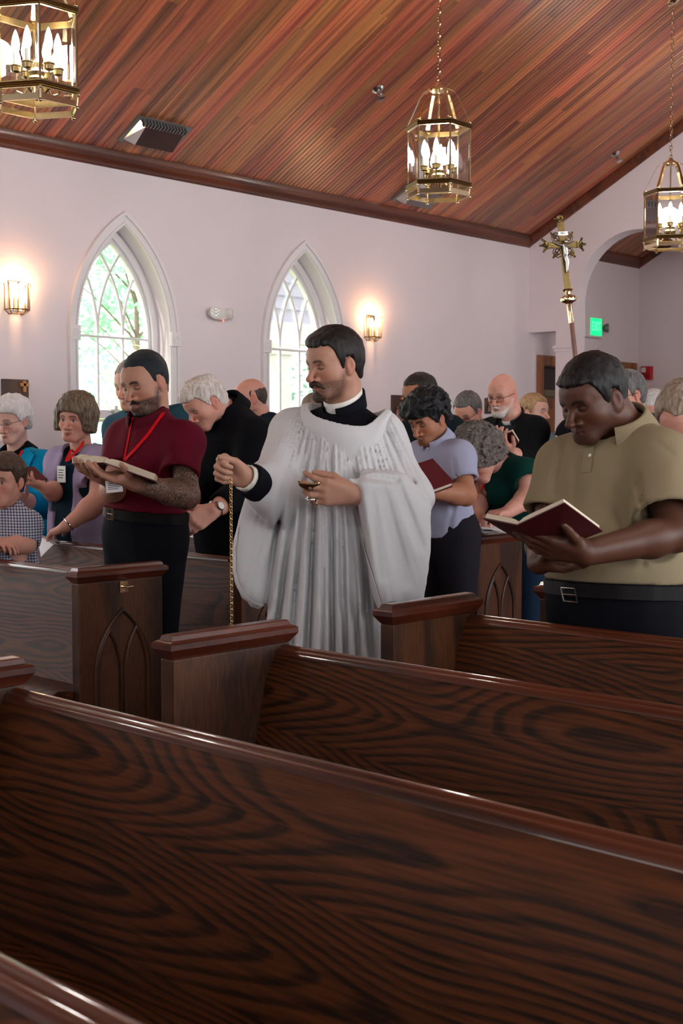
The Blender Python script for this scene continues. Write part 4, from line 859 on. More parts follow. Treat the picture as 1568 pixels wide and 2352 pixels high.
# ------------------------------------------------------------------ head
SK = {'fair': (186, 138, 117), 'pink': (212, 154, 136), 'tan': (172, 116, 88), 'brown': (88, 54, 40), 'pale': (228, 180, 164), 'olive': (190, 140, 116)}
class Head:
    def __init__(s, c, psi, nod=0, roll=0, sc=1.0, skin='fair', wide=1.0, jaw=1.0, nose=1.0, lid=1.0, fat=0.0, brow=(60, 42, 34), brow_w=1.0, lips=(176, 98, 92), stub=None, eyes_open=False, age=0.0, mouth=0.0):
        s.c = np.array(c, float); s.A = head_frame(psi, nod, roll) * 1.0; s.sc = sc * DS; s.k = dict(skin=skin, wide=wide, jaw=jaw, nose=nose, lid=lid, fat=fat, brow=brow, brow_w=brow_w, lips=lips, stub=stub, eyes_open=eyes_open, age=age, mouth=mouth)
        s.up = s.A[:, 2]
    def w(s, p): return s.c + s.A @ (np.asarray(p, float) * s.sc)
    def loc(s, P): return (P - s.c) @ s.A / s.sc
    def solids(s, neck_to, neck_r=0.058):
        q = S(); o = s.k; W = o['wide']; sc = s.sc; R = s.A
        rc = lambda a, b, ra, rb, k=0.02, sub=False: q.rc(s.w((a[0] * W, a[1], a[2])), s.w((b[0] * W, b[1], b[2])), ra * sc, rb * sc, k * sc, sub)
        el = lambda c, r, k=0.02, sub=False, Rm=None: q.el(s.w((c[0] * W, c[1], c[2])), V(r[0] * W, r[1], r[2]) * sc, R if Rm is None else R @ Rm, k * sc, sub)
        el((0, -0.016, 0.034), (0.075, 0.096, 0.086)); el((0, 0.034, -0.004), (0.062, 0.060, 0.084), 0.03)
        el((0, 0.046, 0.040), (0.056, 0.042, 0.036), 0.03)
        f = o['fat']
        for sx in (-1, 1):
            el((sx * 0.036, 0.047, -0.030), (0.029 + f, 0.030 + f * 0.6, 0.030), 0.025)
            rc((sx * 0.050, 0.002, -0.052), (sx * 0.022 * o['jaw'], 0.062, -0.094), 0.022 + f, 0.019 + f * 0.5, 0.025)
        rc((-0.014 * o['jaw'], 0.068, -0.097), (0.014 * o['jaw'], 0.068, -0.097), 0.0175, 0.0175, 0.02)
        el((0, 0.066, -0.068), (0.032, 0.026, 0.030), 0.025)
        rc((-0.040, 0.072, 0.017), (-0.010, 0.083, 0.014), 0.010, 0.010, 0.018); rc((0.040, 0.072, 0.017), (0.010, 0.083, 0.014), 0.010, 0.010, 0.018)
        for sx in (-1, 1): el((sx * 0.031, 0.095, 0.000), (0.0175, 0.020, 0.0115), 0.010, True)
        for sx in (-1, 1): el((sx * 0.0305, 0.0735, -0.002), (0.0150, 0.0135, 0.0118), 0.004)
        n = o['nose']; rc((0, 0.084, 0.008), (0, 0.101 + 0.012 * n, -0.035), 0.0078, 0.0102 * n, 0.010)
        el((0, 0.102 + 0.012 * n, -0.0385), (0.0125 * n, 0.012, 0.0098), 0.008)
        for sx in (-1, 1): el((sx * 0.0135 * n, 0.094, -0.042), (0.0085 * n, 0.011, 0.0078), 0.007)
        for sx in (-1, 1): el((sx * 0.0065 * n, 0.100, -0.0495), (0.0036, 0.005, 0.003), 0.003, True)
        mo = o['mouth']
        rc((-0.019, 0.0845, -0.068), (0, 0.0925, -0.0655), 0.0045, 0.0058, 0.006); rc((0.019, 0.0845, -0.068), (0, 0.0925, -0.0655), 0.0045, 0.0058, 0.006)
        rc((-0.016, 0.084, -0.076), (0.016, 0.084, -0.076), 0.0065, 0.0065, 0.008); el((0, 0.0905, -0.0765), (0.012, 0.004, 0.0052), 0.005)
        q.rc(s.w((-0.022 * W, 0.0905, -0.0718)), s.w((0.022 * W, 0.0905, -0.0718)), 0.0016 * sc, 0.0016 * sc, 0.0035 * sc, True)
        for sx in (-1, 1):      # ears: rim, lobe, hollow
            T = np.array([[math.cos(0.35), -sx * math.sin(0.35), 0], [sx * math.sin(0.35), math.cos(0.35), 0], [0, 0, 1]])
            el((sx * 0.0790, -0.012, -0.008), (0.0072, 0.0170, 0.0275), 0.006, False, T); el((sx * 0.0775, -0.004, -0.033), (0.006, 0.0085, 0.0105), 0.006, False, T); el((sx * 0.0865, -0.006, -0.006), (0.0065, 0.0105, 0.0185), 0.004, True, T)
        q.rc(s.w((0, -0.030, -0.030)), np.asarray(neck_to, float), (neck_r * 0.98) , neck_r * 1.06, 0.03)
        return q
    def paint(s, P):
        o = s.k; L_ = s.loc(P); x, y, z = np.abs(L_[:, 0]) / o['wide'], L_[:, 1], L_[:, 2]; base = np.array(rgb(SK[o['skin']] if isinstance(o['skin'], str) else o['skin'])[:3])
        c = np.tile(base, (len(P), 1)); near = (y * y + x * x + z * z) < 0.16 ** 2
        def mix(m, col, w=1.0):
            m = np.clip(m * w, 0, 1)[:, None] * near[:, None]; c[:] = c * (1 - m) + np.array(rgb(col)[:3]) * m
        g = lambda cx_, cy_, cz_, sx_, sy_, sz_: np.exp(-(((x - cx_) / sx_) ** 2 + ((y - cy_) / sy_) ** 2 + ((z - cz_) / sz_) ** 2))
        red = tuple(min(255, int(v * q)) for v, q in zip(SK[o['skin']] if isinstance(o['skin'], str) else o['skin'], (1.02, 0.80, 0.78)))
        mix(g(0.036, 0.07, -0.03, 0.022, 0.04, 0.02), red, 0.55); mix(g(0, 0.108, -0.038, 0.016, 0.02, 0.014), red, 0.6); mix(g(0.082, -0.01, -0.01, 0.02, 0.03, 0.035), red, 0.55)
        if o['stub'] is not None:
            cs_, wgt, kind = o['stub']
            nz = vnoise(L_ * 260) * 0.5 + 0.6
            full = np.clip((-0.028 - z - 0.35 * np.clip(y - 0.035, 0, 1)) / 0.018, 0, 1) * np.clip((y + 0.008) / 0.015, 0, 1) * np.clip((0.10 + z) / 0.0 if False else (z + 0.135) / 0.02, 0, 1)
            lower = np.clip((-0.046 - z) / 0.012, 0, 1) * np.clip((y - 0.0) / 0.02, 0, 1)
            jawl = np.clip((-0.012 - z) / 0.02, 0, 1) * np.clip(1 - np.abs(y - 0.012 - 0.45 * np.clip(-z - 0.03, 0, 1)) / 0.022, 0, 1) * np.clip((x - 0.03) / 0.012, 0, 1)
            mous = g(0.010, 0.094, -0.0575, 0.017, 0.016, 0.0065)
            m_ = np.maximum(lower * (1 if kind == 'full' else 0.75), jawl); m_ = np.maximum(m_, mous * 1.2)
            m_ = m_ * (1 - np.clip(g(0, 0.09, -0.072, 0.018, 0.02, 0.007) * 1.3, 0, 1)) * np.clip((z + 0.14) / 0.025, 0, 1)
            mix(m_ * nz, cs_, wgt)
        mix(g(0, 0.092, -0.0665, 0.017, 0.014, 0.0042) + g(0, 0.09, -0.0765, 0.016, 0.014, 0.0050), o['lips'], 0.95)
        mix(g(0, 0.092, -0.0718, 0.020, 0.012, 0.0018), (70, 34, 32), 0.9)
        bz = 0.0185 + 0.004 * np.sin(np.clip((x - 0.012) / 0.034, 0, 1) * PI) - 0.10 * np.clip(x - 0.040, 0, 1)
        bm = np.exp(-((z - bz) / (0.0042 * o['brow_w'])) ** 2) * np.clip((x - 0.008) / 0.006, 0, 1) * np.clip((0.052 - x) / 0.010, 0, 1) * (y > 0.04)
        mix(bm * (0.85 + 0.5 * vnoise(L_ * 300)), o['brow'], 1.0)
        soc_shade = g(0.031, 0.085, 0.004, 0.016, 0.02, 0.007); mix(soc_shade, tuple(int(v * 0.62) for v in (SK[o['skin']] if isinstance(o['skin'], str) else o['skin'])), 0.6)  # eye-socket shade painted as darker skin colour
        if o['eyes_open']:
            ex = (x - 0.0305); ez = (z + 0.0015); al = np.clip(1 - (ex / 0.0145) ** 2 - (ez / 0.0052) ** 2, 0, 1); on = (y > 0.055)
            mix(on * np.clip(al * 6, 0, 1), (214, 208, 204)); mix(on * np.clip(al * 6, 0, 1) * (ex * ex + ez * ez < 0.0056 ** 2), (58, 44, 36)); mix(on * (ex * ex + ez * ez < 0.0026 ** 2), (10, 8, 8))
            mix(on * np.exp(-((ez - 0.0052 * np.sqrt(np.clip(1 - (ex / 0.0145) ** 2, 0, 1))) / 0.0016) ** 2) * (np.abs(ex) < 0.0155), (44, 30, 26), 0.9)
        else:
            ex = x - 0.0305; lz = -0.0068 - 0.9 * (0.0 - ex * ex) * 12
            mix((y > 0.05) * np.exp(-((z - lz) / 0.0022) ** 2) * np.clip((0.0165 - np.abs(ex)) / 0.003, 0, 1), (40, 26, 22), 1.0)
        if o['age']:
            wr = np.exp(-((z - 0.050 - 0.004 * np.sin(L_[:, 0] * 60)) / 0.0015) ** 2) + np.exp(-((z - 0.064) / 0.0015) ** 2); mix(wr * (y > 0.06), tuple(int(v * 0.7) for v in SK[o['skin']]), 0.4 * o['age'])
            fo = np.exp(-((x - 0.030 - 0.25 * (-z - 0.045)) / 0.0022) ** 2) * (z < -0.04) * (z > -0.075) * (y > 0.05); mix(fo, tuple(int(v * 0.66) for v in SK[o['skin']]), 0.6 * o['age'])
        return c
def hair_mesh(hd, line, top=0.016, side=0.010, back=None, extras=(), amp=0.003, freq=(90, 90, 26), vox=0.0036, part=None, seed=0, asym=0.0, nape=True, grow=None, lumps=0.0, lump_f=26):
    """line: hairline height by azimuth (0 front .. 180 back), metres above eye level"""
    th = np.array([a for a, _ in line], float); zz = np.array([b for _, b in line], float); back = side if back is None else back; W = hd.k['wide']
    def fn(P):
        x, y, z = P[:, 0] / W, P[:, 1], P[:, 2]; az = np.degrees(np.arctan2(np.abs(x), y + 0.012 * 0)); zl = np.interp(az, th, zz) + asym * np.sign(x) * np.clip(1 - np.abs(az - 40) / 40, 0, 1)
        d = d_el(np.stack([x, y, z], 1), V(0, -0.016, 0.034), V(0.0765, 0.0975, 0.0880), None)
        if nape: d = smin(d, d_rc(np.stack([x, y, z], 1), V(0, -0.045, 0.0), V(0, -0.042, -0.075), 0.056, 0.050), 0.03)
        for e in extras: d = smin(d, d_rc(np.stack([x, y, z], 1), V(*e[0]), V(*e[1]), e[2], e[3]), e[4] if len(e) > 4 else 0.02)
        u = np.clip((z + 0.01) / 0.09, 0, 1); u = u * u * (3 - 2 * u); bk = np.clip((az - 90) / 60, 0, 1)
        t = top * u + (side * (1 - bk) + back * bk) * (1 - u)
        if grow is not None: t = t + grow(x, y, z, az)
        n = vnoise(P * np.array(freq) + seed * 7.3) - 0.5; n2 = vnoise(P * np.array(freq) * 2.3 + seed * 3.1) - 0.5
        t = t + amp * (n * 1.4 + n2 * 0.8)
        if lumps: t = t + lumps * (1 - np.abs(2 * vnoise(P * lump_f + seed) - 1)) ** 1.5
        if part is not None: t = t - part[1] * np.exp(-((P[:, 0] - part[0]) / 0.004) ** 2) * (y > -0.03) * (z > 0.05)
        zl = zl + 0.006 * (vnoise(P * 70 + seed) - 0.5)
        return smax(d - t, (zl - z) * 0.8, 0.010)
    q = S(); q.fn(fn); P, F = q.mesh(vox, (-0.135, -0.165, -0.17), (0.135, 0.155, 0.165), 0.0)
    return hd.c + (P * hd.sc) @ hd.A.T, F
# ------------------------------------------------------------------ hands and arms
def hand(q, wrist, f, palm, side, curl=((25, 35, 20),) * 4, spread=(8, 2, -3, -9), thumb=((0.75, 0.62, 0.25), (0.9, 0.25, 0.35)), s=1.0, flat=0.0):
    f = unit(f); p = unit(np.asarray(palm, float) - f * np.dot(palm, f)); l = np.cross(f, p) * (1 if side > 0 else -1); w = np.asarray(wrist, float)
    off = (0.030, 0.010, -0.010, -0.028); fw = (0.086, 0.089, 0.084, 0.075); seg = ((0.041, 0.025, 0.020), (0.045, 0.029, 0.021), (0.042, 0.027, 0.021), (0.032, 0.020, 0.018)); tips = []
    for i in range(4):
        kn = w + s * (f * fw[i] + l * off[i] - p * 0.004); q.rc(w + s * (l * off[i] * 0.45 + f * 0.008), kn, 0.0185 * s, 0.0125 * s, 0.012 * s)
    q.rc(w + s * (f * 0.018 + l * 0.014 + p * 0.006), w + s * (f * 0.052 + l * 0.030 + p * 0.010), 0.018 * s, 0.014 * s, 0.014 * s)
    q.rc(w + s * (f * 0.018 - l * 0.016 + p * 0.004), w + s * (f * 0.060 - l * 0.024 + p * 0.006), 0.016 * s, 0.013 * s, 0.014 * s)
    for i in range(4):
        a = w + s * (f * fw[i] + l * off[i] - p * 0.004); sp = math.radians(spread[i]); d0 = unit(f * math.cos(sp) + l * math.sin(sp)); ang = 0; r = (0.0098, 0.0092, 0.0085, 0.0073)
        fs = (0.97, 1.0, 0.97, 0.88)[i]
        for j in range(3):
            ang += math.radians(curl[i][j]); d = d0 * math.cos(ang) + p * math.sin(ang); b = a + d * seg[i][j] * s; q.rc(a, b, r[j] * fs * s, r[j + 1] * fs * s, 0.004 * s if j else 0.009 * s); a = b
        tips.append(a)
    a = w + s * (f * 0.022 + l * 0.022 + p * 0.006)
    for j, (ln, r0, r1) in enumerate(((0.042, 0.0145, 0.0118), (0.032, 0.0112, 0.0100), (0.025, 0.0100, 0.0082))):
        cf, cl, cp = thumb[min(j, len(thumb) - 1)]; d = unit(f * cf + l * cl + p * cp); b = a + d * ln * s; q.rc(a, b, r0 * s, r1 * s, 0.010 * s if j == 0 else 0.004 * s); a = b
    tips.append(a); return tips
def arm(q, sh, el, wr, r=(0.052, 0.043, 0.029), s=1.0):
    sh, el, wr = map(lambda t: np.asarray(t, float), (sh, el, wr)); q.rc(sh, el, r[0] * s, r[1] * s * 0.95, 0.03)
    m = el + (wr - el) * 0.28; q.rc(el, m, r[1] * s * 0.95, r[1] * s, 0.03); q.rc(m, wr, r[1] * s, r[2] * s, 0.03)
# ------------------------------------------------------------------ torso and garments
class Torso:
    def __init__(s, pel, nk, psi, sw=0.19, w=1.0, dep=1.0, belly=0.0, drop=0.035, hunch=0.0, sh=None):
        s.pel = np.asarray(pel, float); s.nk = np.asarray(nk, float); s.A = frame_from(fdir(psi), s.nk - s.pel); s.r, s.f, s.u = s.A[:, 0], s.A[:, 1], s.A[:, 2]
        s.T = np.linalg.norm(s.nk - s.pel); s.w = w; s.dep = dep; s.belly = belly
        s.shR = s.nk + s.r * sw - s.u * drop; s.shL = s.nk - s.r * sw - s.u * drop
        if sh is not None: s.shR, s.shL = [np.asarray(q, float) for q in sh]
    def solids(s, e=0.0, hips=True, k=0.07):
        q = S(); T = s.T / 0.54; A = s.A
        q.el(s.nk - s.u * 0.175 * T + s.f * 0.012, V(0.158 * s.w + e, 0.108 * s.dep + e, 0.185 * T + e), A, k)
        q.el(s.pel + s.u * 0.15 * T + s.f * (0.008 + s.belly * 0.5), V(0.145 * s.w + e + s.belly * 0.3, 0.105 * s.dep + s.belly + e, 0.165 * T + e), A, k)
        if hips: q.el(s.pel + s.u * 0.01, V(0.163 * s.w + e, 0.108 * s.dep + s.belly * 0.4 + e, 0.14 + e), A, k)
        for sh in (s.shR, s.shL):
            q.rc(s.nk - s.u * 0.018, sh, 0.040 + e, 0.054 + e, 0.05); 
        return q
    def body(s, neck_r=0.055):
        q = s.solids(-0.014); return q
    def legs(s, q, r=0.080, foot_f=None, spread=0.085, e=0.0, z0=None):
        z0 = FLOOR if z0 is None else z0; f = unit(V(s.f[0], s.f[1], 0)); rr = unit(V(s.r[0], s.r[1], 0))
        for sx in (-1, 1):
            hip = s.pel + rr * sx * spread; kn = V(hip[0], hip[1], z0 + (hip[2] - z0) * 0.52) + f * 0.02; an = V(hip[0], hip[1], z0 + 0.09) - f * 0.01 + rr * sx * 0.01
            q.rc(hip, kn, r + e, r * 0.68 + e, 0.05); q.rc(kn, an, r * 0.66 + e, r * 0.50 + e, 0.03)
        return q
    def shoes(s, parent, base, mat, spread=0.085):
        f = unit(V(s.f[0], s.f[1], 0)); rr = unit(V(s.r[0], s.r[1], 0))
        for sx in (-1, 1):
            p = V(s.pel[0], s.pel[1], FLOOR) + rr * sx * (spread + 0.01); q = S(); q.rc(p - f * 0.06 + V(0, 0, 0.045), p + f * 0.13 + V(0, 0, 0.036), 0.042, 0.036, 0.02); q.rc(p - f * 0.05 + V(0, 0, 0.05), p - f * 0.02 + V(0, 0, 0.10), 0.042, 0.044, 0.02)
            q.post.append(lambda P, d: np.maximum(d, FLOOR + 0.002 - P[:, 2])); np_mesh('shoe', *q.mesh(0.012), mat, parent, base)
def cutter(pt, dr, rad):
    pt = np.asarray(pt, float); dr = unit(dr)
    return lambda P, d: np.maximum(d, -np.maximum(np.sqrt(((P - pt) ** 2).sum(1)) - rad, -((P - pt) @ dr)))
def plane_cut(pt, nrm_): pt = np.asarray(pt, float); nn = unit(nrm_); return lambda P, d: np.maximum(d, (P - pt) @ nn)       # removes what lies beyond pt along nrm_
def hollow(a, b, ra, rb, k=0.006): a = np.asarray(a, float); b = np.asarray(b, float); return lambda P, d: smax(d, -d_rc(P, a, b, ra, rb), k)
def folds(A, amp, fr=(16, 16, 4), seed=0.0, power=1.0, zone=None):
    """drape wrinkles, stretched along the body axes A"""
    def f(P, d):
        L_ = P @ A; n = vnoise(L_ * np.array(fr) + seed); n = 1 - np.abs(2 * n - 1); n2 = vnoise(L_ * np.array(fr) * 2.1 + seed + 5) - 0.5
        wgt = 1.0 if zone is None else zone(P); return d - amp * wgt * (n ** power - 0.5 + 0.35 * n2)
    return band(f)
def valleys(segs, ramp=0.12):
    """single modelled creases: (x0, y0, x1, y1, width_px, depth_m) in photo pixels, sunk into the cloth"""
    CA3 = np.stack([RV, FV, UV], 1)
    def f(P, d):
        q_ = (P - CAM) @ CA3; X = q_[:, 0] / q_[:, 1] * FPX + CX; Y = CY - q_[:, 2] / q_[:, 1] * FPX; out = d.copy()
        for (x0, y0, x1, y1, w_, dp) in segs:
            ex, ey = x1 - x0, y1 - y0; t = ((X - x0) * ex + (Y - y0) * ey) / (ex * ex + ey * ey); tc_ = np.clip(t, 0, 1); fade = np.clip((t + 0.04) / (0.04 + ramp), 0, 1) * np.clip((1.12 - t) / 0.14, 0, 1)
            dist2 = (X - x0 - tc_ * ex) ** 2 + (Y - y0 - tc_ * ey) ** 2; out += dp * fade * (np.exp(-dist2 / (w_ * w_)) - 0.35 * np.exp(-dist2 / (6.5 * w_ * w_)))
        return out
    return band(f)
def ring_collar(name, c, A, mat, parent, base, r0=0.062, ry=None, stand=0.034, flap=0.045, flare=0.030, gap=22, point=0.028, tilt=0.30, thick=0.0025, rise=0.0):
    """folded shirt collar round the neck; A: neck frame right/forward/up"""
    ry = r0 * 1.05 if ry is None else ry; n = 44; rows = []
    for i in range(n + 1):
        a = math.radians(gap + (360 - 2 * gap) * i / n); nf = min(a, 2 * PI - a); fr = max(0.0, 1 - (nf - math.radians(gap)) / math.radians(45))
        ux, uy = math.sin(a), math.cos(a); dz = -tilt * ry * (uy * 0.5 + 0.5) * 0.9
        fl = flare * (0.75 + 0.25 * abs(ux)); pt = point * fr ** 1.5; back_low = 0.35 * max(0, -uy)
        prof_ = [(0, 0), (-0.004, stand * 0.6), (-0.005, stand), (0.0, stand + 0.004), (0.006, stand), (0.008 + fl * 0.4, stand - flap * 0.45), (0.006 + fl, stand - flap - pt), (0.003 + fl, stand - flap - pt + 0.002), (0.004 + fl * 0.4 - 0.002, stand - flap * 0.45), (0.002, stand - 0.006)]
        rows.append([c + A[:, 0] * ux * (r0 + a_) + A[:, 1] * uy * (ry + a_) + A[:, 2] * (b_ + dz + rise) for a_, b_ in prof_])
    m = len(rows[0]); v = np.array([p for r_ in rows for p in r_]); F = np.array([(i * m + k, i * m + (k + 1) % m, (i + 1) * m + (k + 1) % m, (i + 1) * m + k) for i in range(n) for k in range(m)])
    return np_mesh(name, v, F, mat, parent, base)
def band_ring(name, c, A, mat, parent, base, r0, ry, h, thick=0.004, a0=0, a1=360, tilt=0.25, lean=0.0, rise=0.0):
    n = 48; rows = []
    for i in range(n + 1):
        a = math.radians(a0 + (a1 - a0) * i / n); ux, uy = math.sin(a), math.cos(a); dz = -tilt * ry * (uy * 0.5 + 0.5) + rise
        pr = [(0, 0), (lean, h), (lean + thick * 0.5, h + 0.001), (lean + thick, h), (thick, 0)]
        rows.append([c + A[:, 0] * ux * (r0 + p) + A[:, 1] * uy * (ry + p) + A[:, 2] * (z + dz) for p, z in pr])
    m = len(rows[0]); v = np.array([p for r_ in rows for p in r_]); F = np.array([(i * m + k, i * m + (k + 1) % m, (i + 1) * m + (k + 1) % m, (i + 1) * m + k) for i in range(n) for k in range(m)])
    return np_mesh(name, v, F, mat, parent, base)
def ribbon(name, pts, nrms, wd, mat, parent, base, th=0.0016):
    """flat strip lying on a surface"""
    m = MB(); rows = []; n = len(pts)
    for i, (p, q) in enumerate(zip(pts, nrms)):
        t = unit(np.asarray(pts[min(i + 1, n - 1)]) - np.asarray(pts[max(i - 1, 0)])); sd = unit(np.cross(t, q)); ww = wd[i] if hasattr(wd, '__len__') else wd
        rows.append([p + sd * ww / 2 - base, p - sd * ww / 2 - base, p - sd * ww / 2 + q * th - base, p + sd * ww / 2 + q * th - base])
    v = [a for r_ in rows for a in r_]; f = [(i * 4 + k, i * 4 + (k + 1) % 4, i * 4 + 4 + (k + 1) % 4, i * 4 + 4 + k) for i in range(n - 1) for k in range(4)] + [(0, 1, 2, 3), (4 * n - 4, 4 * n - 3, 4 * n - 2, 4 * n - 1)]
    m.add(v, f); return m.build(name, mat, parent, True)
def lay_ribbon(name, sol, pix, wd, mat, parent, base, off=0.003, sub=7):
    px = [(a[0] + (b[0] - a[0]) * k / sub, a[1] + (b[1] - a[1]) * k / sub) for a, b in zip(pix[:-1], pix[1:]) for k in range(sub)] + [pix[-1]]
    P = traces(sol, px); P = P[~np.isnan(P[:, 0])]; g = grads(sol, P); return ribbon(name, list(P + g * off), list(g), wd, mat, parent, base)
def spectacles(hd, parent, base, mat=None, lens=True, down=0.0, fw=1.0):
    mat = mat or M_SPEC; m = MB(); ls = []
    W = hd.k['wide']
    for sx in (-1, 1):
        c = (sx * 0.031 * W, 0.100, -0.004 - down); P = []
        for k in range(20):
            a = 2 * PI * k / 20; P.append(hd.w((c[0] + 0.023 * fw * math.copysign(abs(math.cos(a)) ** 0.7, math.cos(a)), c[1] - 0.010 * (abs(math.cos(a)) if math.cos(a) * sx > 0 else 0), c[2] + 0.0165 * math.copysign(abs(math.sin(a)) ** 0.8, math.sin(a)))) - base)
        m.tube(P, 0.0013, 6, closed=True); ls.append(P)
        m.tube([hd.w((sx * 0.054 * W, 0.090, 0.002 - down)) - base, hd.w((sx * 0.078 * W, 0.03, 0.004 - down * 0.5)) - base, hd.w((sx * 0.082 * W, -0.005, 0.006)) - base, hd.w((sx * 0.082 * W, -0.02, -0.012)) - base], 0.0014, 6)
    m.tube([hd.w((-0.009, 0.104, -0.001 - down)) - base, hd.w((0, 0.107, 0.001 - down)) - base, hd.w((0.009, 0.104, -0.001 - down)) - base], 0.0013, 6)
    o = m.build('spectacles', mat, parent, True)
    for P in ls: q = MB(); q.add([tuple(p) for p in P], [tuple(range(len(P)))]); q.build('lens', M_GLASS, o)
    return o
M_SPEC = plain('dark_spectacle_frame', (46, 40, 38), 0.3, 0.6)
M_SHOE = plain('black_leather', (20, 18, 18), 0.35)
M_TROUS = cloth('dark_trousers', (15, 16, 23))
M_LANY = cloth('red_lanyard_ribbon', (214, 22, 30), 0.6, bump=0.08)
M_BELT = plain('belt_leather', (14, 11, 11), 0.55, noise=0.1, bump=0.1, spec=0.15)
def person(base_xy, label): return empty('person', (base_xy[0], base_xy[1], FLOOR), label, 'person')
def flesh(root, base, parts, hd=None, ink=None):
    """join skin patches (solid, voxel) into the one body mesh"""
    Ps, Fs, n = [], [], 0
    for q, vx in parts:
        P, F = q.mesh(vx); Ps.append(P); Fs.append(F + n); n += len(P)
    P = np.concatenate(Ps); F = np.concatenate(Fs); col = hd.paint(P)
    if ink is not None: col = np.concatenate([col, (1 - ink(P))[:, None]], 1)
    return np_mesh('body', P, F, M_SKIN, root, base, col)
# ================================================================== the priest in the aisle
def priest():
    D = 4.2; mm = D / FPX
    nk = U(796, 938, 4.24); pel = U(770, 1245, 4.27); base = V(pel[0], pel[1], FLOOR)
    r = person(pel, 'priest with dark moustache in a white surplice holding a chain in the aisle')
    hd = Head(U(766, 834, 4.17), 52, 12, -3, 0.925, 'fair', nose=1.08, jaw=0.95, brow=(66, 44, 34), stub=((62, 42, 34), 0.7, 'full'), lips=(150, 86, 80))
    t = Torso(pel, nk, 42, sw=0.195, w=1.05)
    # arms: his right arm (picture left) reaches out, his left forearm crosses the belly
    shR, shL = U(672, 992, 4.28), U(880, 1004, 4.20); elR, elL = U(640, 1140, 4.04), U(936, 1142, 4.16); wrR, wrL = U(566, 1098, 3.92), U(806, 1134, 3.92)
    t.shR, t.shL = shR, shL
    hdq = hd.solids(nk - t.u * 0.03 + t.f * 0.0, 0.060)
    aR = S(); arm(aR, elR + (wrR - elR) * 0.3, elR + (wrR - elR) * 0.5, wrR, (0.036, 0.036, 0.029))
    # fist round the chain: fingers curl towards the lens
    fR = unit(U(520, 1078, 3.90) - wrR); pR = unit(CAM - wrR) * 0.75 + V(0, 0, -0.2) - RV * 0.2
    hand(aR, wrR, fR, pR, 1, ((62, 78, 50), (72, 88, 50), (76, 90, 52), (78, 88, 50)), (3, 1, -2, -5), ((0.80, 0.42, 0.30), (0.86, 0.10, 0.42), (0.9, -0.05, 0.35)), 1.04)
    aL = S(); arm(aL, elL + (wrL - elL) * 0.5, elL + (wrL - elL) * 0.7, wrL, (0.036, 0.036, 0.031))
    fL = unit(U(718, 1128, 3.86) - wrL); pL = unit(-(CAM - wrL)) + V(0, 0, 0.25)
    hand(aL, wrL, fL, pL, -1, ((30, 38, 25), (14, 60, 40), (18, 62, 40), (24, 62, 40)), (9, 3, -4, -10), ((0.8, 0.5, 0.5), (0.9, 0.0, 0.45)), 1.06)
    bod = t.body(); t.legs(bod)
    flesh(r, base, [(hdq, 0.0026), (aR, 0.0036), (aL, 0.0036), (bod, 0.016)], hd)
    # hair, parted, combed across
    def quiff(x, y, z, az): return 0.010 * np.exp(-((y - 0.080) / 0.030) ** 2) * np.clip((z - 0.06) / 0.03, 0, 1) + 0.007 * np.clip(x / 0.05, 0, 1) * np.clip((z - 0.05) / 0.05, 0, 1)
    P, F = hair_mesh(hd, [(0, 0.066), (28, 0.068), (45, 0.074), (58, 0.048), (68, 0.012), (76, -0.022), (82, -0.022), (86, 0.022), (106, 0.020), (116, -0.03), (140, -0.066), (180, -0.076)], 0.012, 0.010, 0.012, amp=0.0030, part=(-0.034, 0.010), seed=1, grow=quiff)
    np_mesh('hair', P, F, hair_mat('dark_brown_hair', (10, 8, 9), (40, 32, 29)), r, base)
    q = S()
    for sx in (-1, 1):
        q.rc(hd.w((sx * 0.002, 0.102, -0.055)), hd.w((sx * 0.019, 0.096, -0.060)), 0.0085, 0.0078, 0.006); q.rc(hd.w((sx * 0.019, 0.096, -0.060)), hd.w((sx * 0.033, 0.083, -0.074)), 0.0078, 0.0036, 0.006)
    q.el(hd.w((0, 0.086, -0.108)), V(0.023, 0.016, 0.017), hd.A, 0.012); q.el(hd.w((0, 0.090, -0.088)), V(0.009, 0.007, 0.008), hd.A, 0.008)
    for sx in (-1, 1): q.rc(hd.w((sx * 0.010, 0.083, -0.106)), hd.w((sx * 0.040, 0.040, -0.086)), 0.012, 0.006, 0.012)
    q.post.append(lambda P, d: d - 0.004 * (vnoise(P * 190) - 0.5))
    np_mesh('beard', *q.mesh(0.0026), hair_mat('beard_hair', (26, 18, 15), (84, 58, 46), (160, 160, 60)), r, base)
    # black cassock: shoulders, collar, cuffs
    M_CAS = cloth('black_cassock', (14, 14, 24), 0.8)
    q = t.solids(-0.004, hips=False); q.post.append(hollow(nk - t.u * 0.02, hd.w((0, -0.03, -0.03)), 0.055, 0.055)); q.post.append(plane_cut(nk - t.u * 0.22, -t.u))
    np_mesh('cassock', *q.mesh(0.010), M_CAS, r, base)
    CA = frame_from(t.f, unit(hd.w((0, -0.03, -0.04)) - nk)); cc = nk + CA[:, 2] * 0.030 + CA[:, 1] * 0.010
    band_ring('collar_band', cc - CA[:, 2] * 0.012, CA, plain('white_collar', (238, 234, 226), 0.5), r, base, 0.0605, 0.0665, 0.050, 0.003, tilt=0.42)
    band_ring('cassock_collar', cc - CA[:, 2] * 0.022, CA, M_CAS, r, base, 0.0665, 0.0730, 0.048, 0.006, 22, 338, tilt=0.42, lean=-0.001)
